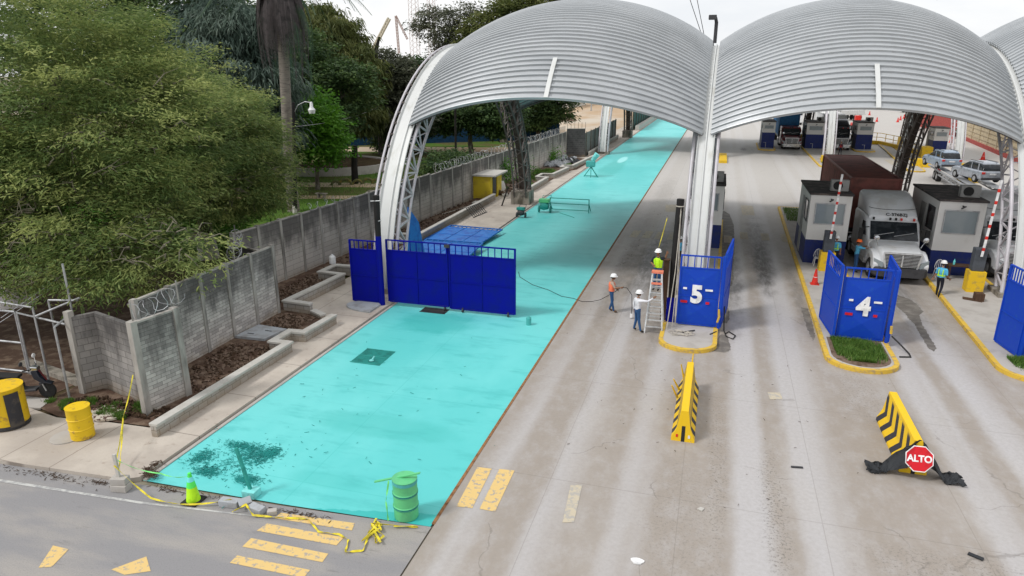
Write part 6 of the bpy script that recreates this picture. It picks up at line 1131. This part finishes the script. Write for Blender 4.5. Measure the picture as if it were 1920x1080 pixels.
    if plate: textmesh(plate, .26, 'lettering', 'letter_black', t, (.15, 2.86, 2.985), (R(42), 0, 0), .004, .004, 1)
    for s in (-1, 1):
        wheel(t, s * 1.08, 1.22, .5, .3); wheel(t, s * 1.0, 5.9, .5, .55); wheel(t, s * 1.0, 7.1, .5, .55)
    return t
def container(label, x, y0, L_, w, z0, z1, mat, dx=0, name='shipping_container', rz=0, wheels=True):
    t = thing(name, label, 'container', (x, y0, z0), rz); b = MB(); N = int(L_ / .28)
    def side(sx):
        vs = []; 
        for i in range(N * 4 + 1): o = (0, 0, .04, .04)[i % 4]; yy = L_ * i / (N * 4); vs += [(sx * (w / 2 - o), yy, .12), (sx * (w / 2 - o), yy, z1 - z0 - .1)]
        b.add(vs, [(2 * i, 2 * i + 1, 2 * i + 3, 2 * i + 2) for i in range(N * 4)])
    side(1); side(-1); vs = []
    for i in range(N * 2 + 1): o = (0, .03)[i % 2]; yy = L_ * i / (N * 2); vs += [(-w / 2, yy, z1 - z0 - .04 + o), (w / 2, yy, z1 - z0 - .04 + o)]
    b.add(vs, [(2 * i, 2 * i + 1, 2 * i + 3, 2 * i + 2) for i in range(N * 2)]); b.box(-w / 2, w / 2, .02, .06, .1, z1 - z0 - .05); b.box(-w / 2, w / 2, L_ - .06, L_ - .02, .1, z1 - z0 - .05); b.box(-w / 2, w / 2, 0, L_, .0, .11); b.build('shell', mat, t)
    f = MB()
    for sx in (-1, 1):
        f.box(sx * w / 2 - .05, sx * w / 2 + .05, -.03, L_ + .03, z1 - z0 - .1, z1 - z0 + .02)
        for yy in (0, L_): f.box(sx * w / 2 - .06, sx * w / 2 + .06, yy - .06, yy + .06, 0, z1 - z0 - .11)
    for yy in (0, L_): f.box(-w / 2 + .06, w / 2 - .06, yy - .05, yy + .05, z1 - z0 - .1, z1 - z0 + .018)
    f.build('frame', mat, t)
    if wheels:
        c = thing('trailer', 'flat dark trailer under the ' + label.split(' ', 1)[0] + ' container ' + ('behind the white truck' if y0 < 60 else 'of the far truck with index ' + mat.split('_')[1]), 'trailer', (x, y0, 0), rz)
        if y0 > 60: c['label'] = 'flat dark trailer under the %s load in the far lanes' % ('blue' if 'blue' in mat else 'white')
        b = MB(); b.box(-w / 2 + .05, w / 2 - .05, .2, L_, z0 - .3, z0 - .002); b.build('bed', 'dark_metal', c)
        for s in (-1, 1):
            for yy in (L_ - 3.2, L_ - 1.9): wheel(c, s * 1.0, yy, .5, .5)
    return t
semi('white semi truck with tall roof fairing and chrome grille pulling the brown container', 9.3, 36.95, R(1.5), 'truck_white', plate='C-376BZJ')
container('rust brown shipping container with ribbed roof behind the white semi truck', 9.0, 43.9, 12.2, 2.6, 1.35, 4.3, 'container_brown', rz=R(0))
semi('white semi truck half cut off by the right edge behind the truss leg', 15.2, 38.6, R(1), 'truck_white')
semi('dark red bonneted truck pulling the blue container in the far lanes', 9.65, 101.5, 0, 'truck_red', fairing=False)
container('blue shipping container behind the dark red truck', 9.55, 107.3, 12.2, 2.6, 1.4, 4.6, 'container_blue')
semi('black semi truck with rounded roof in the far lanes beside the white column', 16.0, 102.5, 0, 'truck_black')
container('white box trailer with pale roof behind the black truck', 15.9, 109, 13, 2.6, 1.2, 4.3, 'white_paint')
semi('white cab truck with blue windshield pulling the car carrier', 19.9, 48.0, R(-3), 'truck_white', fairing=False)
# car carrier
t = thing('car_carrier', 'open steel car carrier trailer holding two silver cars', 'trailer', (20.5, 55, 0), R(-4))
def zdeck(y): return 1.15 + .55 * max(0, 1 - y / 9) + (.0 if y < 18 else -.1)
for sx in (-1.25, 1.25):
    b = MB(); b.tube([(sx, y, zdeck(y)) for y in (0, 3, 6, 9, 14, 20, 25)], .09, 6); b.tube([(sx, y, .7) for y in (3, 12, 20)], .07, 6); b.build('rail', 'galvanised', t)
    for k in range(12): y = 1.5 + k * 1.7; b = MB(); b.bar((sx, y, zdeck(y)), (sx, y + .85, .7), .07); b.bar((sx, y + .85, .7), (sx, y + 1.7, zdeck(y + 1.7)), .07); b.build('lacing', 'galvanised', t)
for sx in (-.75, .75): b = MB(); b.loft([[(sx - .35, y, zdeck(y) + .1), (sx + .35, y, zdeck(y) + .1), (sx + .35, y, zdeck(y) + .14), (sx - .35, y, zdeck(y) + .14)] for y in (0, 3, 6, 9, 14, 20, 25)]); b.build('ramp', 'galvanised', t)
for y in (9, 10.2, 20.5, 21.7):
    for s in (-1, 1): wheel(t, s * 1.1, y, .48, .4)
def suv(label, x, y, z, rz, paint, sc=1.):
    t = thing('parked_car', label, 'car', (x, y, z), rz)   # rear faces -Y
    b = MB(); b.loft([rring(.78, .42, .95, 0, .1), rring(.9, .32, 1.02, .1, .12), rring(.94, .28, 1.05, .8, .14), rring(.94, .25, 1.05, 3.0, .14), rring(.92, .28, 1.0, 4.0, .14), rring(.82, .35, .85, 4.5, .14), rring(.7, .4, .75, 4.6, .1)]); b.build('body', paint, t, smooth=True)
    b = MB(); b.loft([rring(.74, 1.0, 1.1, .12, .04), rring(.74, 1.0, 1.5, .38, .1), rring(.72, 1.0, 1.62, .75, .12), rring(.72, 1.0, 1.65, 1.8, .12), rring(.72, 1.0, 1.58, 2.4, .12), rring(.76, .98, 1.06, 3.35, .04)]); b.build('windows', 'glass_dark', t, smooth=True)
    b = MB(); b.loft([rring(.66, 1.5, 1.56, .42, .03), rring(.7, 1.55, 1.68, .75, .05), rring(.7, 1.58, 1.71, 1.8, .05), rring(.68, 1.52, 1.64, 2.4, .05)]); b.build('roof', paint, t, smooth=True)
    for s in (-1, 1):
        for (ya, yb) in ((.75, .9), (1.75, 1.85)): b = MB(); b.box(*sorted((s * .715, s * .76)), ya, yb, 1.0, 1.56); b.build('pillar', paint, t)
        b = MB(); b.box(*sorted((s * .62, s * .86)), -.02, .12, .78, .96); b.build('tail_light', 'red_plastic', t, bevel=.02)
        b = MB(); b.bar((s * .6, .6, 1.72), (s * .6, 2.3, 1.72), .04); b.build('roof_rail', 'dark_metal', t)
        b = MB(); b.box(*sorted((s * .92, s * 1.08)), 2.75, 2.9, 1.02, 1.16); b.build('mirror', paint, t, bevel=.02)
        for yy in (.85, 3.65): wheel(t, s * .85, yy, .35, .22)
    b = MB(); b.box(-.85, .85, -.05, .1, .3, .5); b.build('bumper', 'dark_metal', t, bevel=.03); b = MB(); b.box(-.25, .25, -.03, .02, .72, .84); b.build('number_plate', 'white_plastic', t)
    return t
suv('pale blue silver car at the far end of the car carrier', 21.2, 73.6, 1.36, R(8), 'car_blue_grey'); suv('dark silver car with roof rails on the near half of the car carrier', 21.9, 65.2, 1.35, R(14), 'car_silver')
# far white truck and parked vehicles
def boxtruck(label, x, y, rz, L_, mat2='white_paint', h=3.6):
    t = thing('far_truck', label, 'truck', (x, y, 0), rz); b = MB(); b.loft([rring(1.25, .5, 2.0, 0, .2), rring(1.28, .5, 2.8, .4, .3), rring(1.28, .5, 3.1, 1.0, .25), rring(1.28, .5, 3.1, 2.4, .2)]); b.build('cab', 'truck_white', t, smooth=True)
    b = MB(); b.box(-1.1, 1.1, -.0, .3, 1.9, 2.6); b.build('windshield', 'glass_dark', t); b = MB(); b.box(-1.27, 1.27, 2.8, L_, 1.2, h); b.build('cargo_box', mat2, t, bevel=.08)
    for s in (-1, 1):
        b = MB(); b.box(*sorted((s * 1.26, s * 1.3)), .9, 1.8, 1.8, 2.6); b.build('side_window', 'glass_dark', t)
        for yy in (1.2, L_ - 1.2, L_ - 2.6): wheel(t, s * 1.1, yy, .55, .3)
    return t
boxtruck('white tank like truck parked side on in front of the far warehouse', 45, 205, R(-80), 14, h=3.3); boxtruck('white truck in the far yard behind the blue container', 14.5, 150, 0, 9); boxtruck('white truck with low load in the far yard behind the black truck', 22, 165, R(-50), 10, h=2.2); boxtruck('white van like truck at the left of the far warehouse yard', 24, 190, R(-75), 9, h=3)
boxtruck('white truck half hidden behind the brown truss legs at the far yard', 52, 225, R(-85), 13)
t = thing('red_machine', 'small red yard machine between the far booths and the white truck', 'machine', (24, 140, 0)); b = MB(); b.box(-1, 1, -1, 1, .5, 1.3); b.build('body', 'red_plastic', t, bevel=.1); b = MB(); b.box(-.5, .5, -.5, .7, 1.3, 2.6); b.build('cab', 'red_plastic', t, bevel=.1)
for s in (-1, 1):
    for yy in (-.8, .8): wheel(t, s * 1.05, yy, .45, .3)
# scooter
t = thing('scooter', 'black scooter parked on the slab by the pipe gate', 'motor scooter', (-20.7, 14.75, .1), R(-68))
# local: front wheel toward +Y
for yy, nm in ((.62, 1), (-.62, 0)):
    b = MB(); b.lathe([(.17, -.05), (.25, -.045), (.27, 0), (.25, .045), (.17, .05)], (0, yy, .27), 22, 'X'); w_ = b.build('wheel', 'black_rubber', t, smooth=True); b = MB(); b.lathe([(.03, -.04), (.18, -.03), (.18, .03), (.03, .04)], (0, yy, .27), 14, 'X'); b.build('rim', 'dark_metal', w_)
b = MB(); b.bar((-.07, .62, .27), (-.06, .45, .8), .035); b.bar((.07, .62, .27), (.06, .45, .8), .035); b.build('fork', 'galvanised', t)
b = MB(); b.loft([[(s * w_, y, z) for s, w_, y, z in ((-1, .1, .6, .5), (1, .1, .6, .5), (1, .06, .68, .56), (-1, .06, .68, .56))], [(s * w_, y, z) for s, w_, y, z in ((-1, .2, .38, .75), (1, .2, .38, .75), (1, .12, .52, .78), (-1, .12, .52, .78))], [(s * w_, y, z) for s, w_, y, z in ((-1, .16, .3, 1.0), (1, .16, .3, 1.0), (1, .1, .44, 1.02), (-1, .1, .44, 1.02))]]); b.build('front_shield', 'truck_black', t, smooth=True, bevel=.02)
b = MB(); b.loft([rring(.16, .3, .38, .35, .03), rring(.16, .28, .36, 0, .03), rring(.16, .28, .4, -.15, .03)]); b.build('floorboard', 'dark_metal', t)
b = MB(); b.loft([rring(.12, .35, .55, -.1, .06), rring(.18, .4, .75, -.25, .1), rring(.2, .45, .76, -.6, .1), rring(.12, .6, .78, -.95, .06)]); b.build('rear_body', 'truck_black', t, smooth=True); b = MB(); b.loft([rring(.14, .76, .84, -.12, .04), rring(.17, .77, .86, -.4, .05), rring(.16, .8, .92, -.85, .05)]); b.build('seat', 'black_rubber', t, smooth=True)
b = MB(); b.tube([(-.36, .2, 1.1), (-.2, .32, 1.06), (.2, .32, 1.06), (.36, .2, 1.1)], .02, 6); b.build('handlebar', 'dark_metal', t); b = MB(); b.loft([rring(.1, .98, 1.1, .48, .04), rring(.13, .96, 1.14, .3, .05)]); b.build('headlight', 'chrome', t)
for s in (-1, 1): b = MB(); b.bar((s * .3, .25, 1.1), (s * .34, .22, 1.3), .015); b.lathe([(.01, -.02), (.07, -.01), (.07, .01), (.01, .02)], (s * .36, .2, 1.34), 12, 'Y', sx=1.3); b.build('mirror', 'white_plastic' if s < 0 else 'dark_metal', t)
b = MB(); b.bar((0, .66, .62), (0, .47, 1.0), .06, .01); b.build('red_trim', 'truck_red', t); b = MB(); b.bar((-.1, -.55, .3), (-.12, -.9, .34), .09); b.build('exhaust', 'dark_metal', t)
b = MB(); b.loft([rring(.1, .5, .53, .82, .01), rring(.1, .55, .6, .62, .02), rring(.1, .5, .56, .45, .01)]); b.build('mudguard', 'truck_black', t)
# ---------------------------------------------------------------- people
def person(label, loc, rz, J=None, shirt='shirt_white', sleeve='skin', trousers='jeans', shoes='shoe', helmet='helmet_white', vest=None, hgt=1.72, stripes=None, glasses=False):
    t = thing('person', label, 'person', loc, rz)
    P = dict(pelvis=(0, 0, .95), waist=(0, 0, 1.08), chest=(0, .01, 1.28), neck=(0, 0, 1.46), head0=(0, .015, 1.52), sL=(-.18, 0, 1.40), eL=(-.23, -.01, 1.13), wL=(-.25, .06, .90), sR=(.18, 0, 1.40), eR=(.23, -.01, 1.13), wR=(.25, .06, .90),
             hL=(-.09, 0, .9), kL=(-.10, .03, .5), aL=(-.10, 0, .09), tL=(-.11, .15, .04), hR=(.09, 0, .9), kR=(.10, .03, .5), aR=(.10, 0, .09), tR=(.11, .15, .04))
    if J: P.update(J)
    rad = dict(pelvis=(.15, .11), waist=(.14, .1), chest=(.17, .11), neck=(.058, .058), head0=(.055, .055), sL=(.07, .07), eL=(.045, .045), wL=(.03, .03), hL=(.09, .09), kL=(.06, .065), aL=(.045, .045), tL=(.045, .03))
    for k in ('s', 'e', 'w', 'h', 'k', 'a', 't'): rad[k + 'R'] = rad[k + 'L']
    names = list(P); E = [('pelvis', 'waist'), ('waist', 'chest'), ('chest', 'neck'), ('neck', 'head0'), ('chest', 'sL'), ('sL', 'eL'), ('eL', 'wL'), ('chest', 'sR'), ('sR', 'eR'), ('eR', 'wR'), ('pelvis', 'hL'), ('hL', 'kL'), ('kL', 'aL'), ('aL', 'tL'), ('pelvis', 'hR'), ('hR', 'kR'), ('kR', 'aR'), ('aR', 'tR')]
    me = bpy.data.meshes.new('body'); me.from_pydata([P[k] for k in names], [(names.index(a), names.index(c)) for a, c in E], []); o = bpy.data.objects.new('tmpbody', me); COL.objects.link(o)
    sk = o.modifiers.new('s', 'SKIN'); sk.use_smooth_shade = True
    if not me.skin_vertices: me.skin_vertices.new() if hasattr(me.skin_vertices, 'new') else None
    lay = me.skin_vertices[0].data if me.skin_vertices else None
    for i, k in enumerate(names): lay[i].radius = rad[k]; lay[i].use_root = (k == 'pelvis')
    su = o.modifiers.new('u', 'SUBSURF'); su.levels = 2; su.render_levels = 2
    dg = bpy.context.evaluated_depsgraph_get(); em = bpy.data.meshes.new_from_object(o.evaluated_get(dg)); bpy.data.objects.remove(o)
    vs = [v.co.copy() for v in em.vertices]; fs = [tuple(p.vertices) for p in em.polygons]
    mats = [shirt, sleeve, trousers, shoes, 'skin']
    seg = {('pelvis', 'waist'): 0, ('waist', 'chest'): 0, ('chest', 'neck'): 0, ('neck', 'head0'): 4, ('chest', 'sL'): 0, ('sL', 'eL'): 0, ('eL', 'wL'): 1, ('chest', 'sR'): 0, ('sR', 'eR'): 0, ('eR', 'wR'): 1, ('pelvis', 'hL'): 2, ('hL', 'kL'): 2, ('kL', 'aL'): 2, ('aL', 'tL'): 3, ('pelvis', 'hR'): 2, ('hR', 'kR'): 2, ('kR', 'aR'): 2, ('aR', 'tR'): 3}
    mi = []
    for f in fs:
        c = sum((vs[i] for i in f), Vector()) / len(f); best = 9; m = 0
        for (a, e), k in seg.items():
            A, B_ = Vector(P[a]), Vector(P[e]); d = B_ - A; u = max(0, min(1, (c - A).dot(d) / d.length_squared)); q = (c - A - d * u).length
            if q < best: best = q; m = k
        if m == 0 and c.z < Vector(P['pelvis']).z + .02: m = 2
        mi.append(m)
    b = MB(); b.add(vs, fs); b.mi = mi
    # head with face, hands with fingers
    H = Vector(P['head0']) + Vector((0, .015, .12)); b.cur = 4; ng = 16; hv = []; hf = []
    for i in range(11):
        ph = math.pi * i / 10
        for k in range(ng):
            th = 2 * math.pi * k / ng; x, y, z = math.sin(ph) * math.cos(th), math.sin(ph) * math.sin(th), math.cos(ph); sx = .077 * (1 - .18 * max(0, -z)); yy = y * .097
            if y > .75 and -.35 < z < .15: yy += .018 * (1 - abs(x) * 3) if abs(x) < .3 else 0
            if z < -.6 and y > .2: yy += .01
            hv.append(H + Vector((x * sx, yy, z * .12)))
    for i in range(10):
        for k in range(ng): hf.append((i * ng + k, i * ng + (k + 1) % ng, (i + 1) * ng + (k + 1) % ng, (i + 1) * ng + k))
    b.add(hv, hf)
    for s in 'LR':
        w_, e = Vector(P['w' + s]), Vector(P['e' + s]); d = (w_ - e).normalized(); sd_ = d.cross(Vector((0, 1, 0))); sd_ = sd_.normalized() if sd_.length > .1 else Vector((1, 0, 0)); nn = d.cross(sd_); pc = w_ + d * .075
        b.loft([[w_ + sd_ * a * .026 + nn * c * .02 for a, c in ((-1, -1), (1, -1), (1, 1), (-1, 1))], [pc + sd_ * a * .042 + nn * c * .014 for a, c in ((-1, -1), (1, -1), (1, 1), (-1, 1))]])
        for k, L_ in enumerate((.065, .078, .072, .055)):
            p0 = pc + sd_ * (-.032 + k * .021); b.tube([p0 - d * .01, p0 + d * L_ * .55 + nn * .008, p0 + d * L_ * .9 + nn * .03], [.0095, .0085, .006], 5)
        b.tube([w_ + d * .02 + sd_ * .03, w_ + d * .055 + sd_ * .06, w_ + d * .09 + sd_ * .065], [.012, .01, .007], 5)
    bo = b.build('body', mats, t, smooth=True); bo.name = 'body'
    hc = Vector(H)
    b = MB(); b.lathe([(.083, -.06), (.086, -.02), (.084, .02), (.07, .06)], hc + Vector((0, -.02, .02)), 16, sy=1.15); b.build('hair', 'hair', t, smooth=True)
    if helmet:
        b = MB(); prof = [(.125, .035), (.122, .06), (.115, .1), (.095, .135), (.06, .158), (.02, .165)]; b.lathe(prof, hc + Vector((0, 0, 0)), 20, sy=1.15); b.lathe([(.128, .03), (.145, .034), (.128, .042)], hc + Vector((0, .01, 0)), 20, sy=1.22); b.build('helmet', helmet, t, smooth=True)
    if glasses: b = MB(); b.box(hc.x - .07, hc.x + .07, hc.y + .08, hc.y + .1, hc.z - .0, hc.z + .032); b.build('sunglasses', 'black_rubber', t, bevel=.008)
    if vest:
        b = MB(); pl = Vector(P['pelvis']); ch = Vector(P['chest']); nk = Vector(P['neck']); rings = []
        for (c, rx, ry) in ((pl + Vector((0, 0, .05)), .175, .135), (Vector(P['waist']), .17, .135), (ch, .2, .15), (ch + (nk - ch) * .55, .17, .125), (nk - Vector((0, 0, .03)), .09, .08)):
            rings.append([c + Vector((rx * math.cos(a), ry * math.sin(a), 0)) for a in [2 * math.pi * k / 18 for k in range(18)]])
        b.loft(rings, False); vo = b.build('vest', vest, t, smooth=True)
        if stripes:
            for sx in (-.09, .09): q = MB(); q.bar(ch + Vector((sx, .152, .1)), pl + Vector((sx, .14, .1)), .04, .012, (0, 1, 0)); q.bar(ch + Vector((sx, -.152, .1)), pl + Vector((sx, -.14, .1)), .04, .012, (0, 1, 0)); q.build('stripe', stripes, vo)
            q = MB(); c = pl + Vector((0, 0, .12)); q.loft([[c + Vector((.18 * math.cos(a), .145 * math.sin(a), z)) for a in [2 * math.pi * k / 18 for k in range(18)]] for z in (0, .05)], False); q.build('stripe', stripes, vo)
    return t
rr = R
person('man in beige shirt and orange vest holding a black cable on the road', (-3.93, 28.7, 0), R(-75), dict(eR=(.30, .10, 1.2), wR=(.27, .36, 1.22), eL=(-.24, .02, 1.14), wL=(-.12, .22, 1.04), kL=(-.1, .08, .5), aL=(-.11, -.05, .1), tL=(-.12, .1, .04), aR=(.1, .12, .09), tR=(.12, .27, .04), head0=(0, .05, 1.5)), 'shirt_beige', 'skin', 'jeans', 'shoe_brown', vest='vest_orange')
person('man in white long sleeved shirt and jeans steadying the ladder with one hand', (-2.55, 26.6, 0), R(-50), dict(eR=(.34, .22, 1.38), wR=(.36, .48, 1.5), eL=(-.24, -.04, 1.14), wL=(-.2, -.02, .92), aL=(-.16, -.02, .09), tL=(-.2, .12, .04), aR=(.2, .06, .09), tR=(.24, .2, .04)), 'shirt_white', 'shirt_white', 'jeans', 'shoe', glasses=True)
person('man in yellow hi-vis vest standing high on the ladder by the black post', (-1.92, 27.55, 1.55), R(160), dict(eL=(-.36, .12, 1.5), wL=(-.48, .3, 1.72), eR=(.3, .02, 1.15), wR=(.1, .22, 1.12), head0=(0, .05, 1.51)), 'shirt_navy', 'skin', 'jeans', 'shoe', vest='hi_vis', stripes='cone_lime')
person('guard in light blue shirt with yellow straps walking beside the island', (10.6, 35.2, 0), R(-35), dict(kL=(-.1, .14, .52), aL=(-.1, .12, .1), tL=(-.1, .28, .05), aR=(.1, -.18, .12), tR=(.1, -.05, .04), wR=(.28, .2, .95), wL=(-.28, -.1, .92)), 'shirt_blue', 'skin', 'trousers_dark', 'shoe', vest='shirt_blue', stripes='hi_vis')
person('man in blue shirt and orange helmet reaching up to the hood of the white truck', (7.55, 38.7, 0), R(-80), dict(eR=(.3, .26, 1.38), wR=(.26, .5, 1.42), eL=(-.2, .28, 1.36), wL=(-.12, .52, 1.42), chest=(0, .05, 1.28)), 'shirt_blue', 'skin', 'jeans', 'shoe', 'helmet_orange')
person('guard in light blue vest half hidden behind the barrier cabinet of the left booth', (6.5, 38.75, .13), R(170), dict(), 'shirt_blue', 'skin', 'trousers_dark', 'shoe', vest='shirt_blue', stripes='hi_vis')
person('guard in blue shirt half hidden behind the pipe of the central white column', (-1.45, 36.2, .13), R(100), dict(wL=(-.2, .3, 1.15), eL=(-.25, .1, 1.18)), 'shirt_blue', 'skin', 'trousers_dark', 'shoe')
person('distant man in green vest and white helmet by the beige fence', (36.3, 126.5, 0), R(120), dict(), 'shirt_dark_green', 'skin', 'trousers_dark', 'shoe', vest='shirt_dark_green', hgt=2)
person('distant man in dark clothes with red crossed straps in front of the black truck', (15.0, 96.2, 0), R(180), dict(aL=(-.16, 0, .09), aR=(.16, 0, .09)), 'shirt_navy', 'shirt_navy', 'trousers_dark', 'shoe', None, vest='shirt_navy', stripes='red_plastic')
# long cable of the man on the road
b = MB(); pts = [(-9.6, 33.6, .02), (-9.26, 32.7, .02), (-8.3, 31.6, .02), (-7.27, 30.94, .02), (-6.5, 30.2, .02), (-5.9, 30.06, .02), (-5.4, 29.7, .02), (-4.97, 29.85, .02), (-4.5, 29.4, .3), (-3.75, 28.62, 1.0), (-3.5, 28.6, 1.22), (-3.25, 28.5, 1.25), (-3.0, 28.35, 1.0), (-2.95, 28.2, .5), (-2.95, 28.1, .2)]; b.tube(pts, .013, 5)
tag(b.build('black_cable', 'cable_black'), 'long black cable running over the lane up to the hand of the man', 'cable'); b = MB(); b.box(-3.0, -2.9, 28.05, 28.15, .05, .22); tag(b.build('cable_plug', 'white_plastic'), 'white plug dangling at the end of the black cable', 'plug')
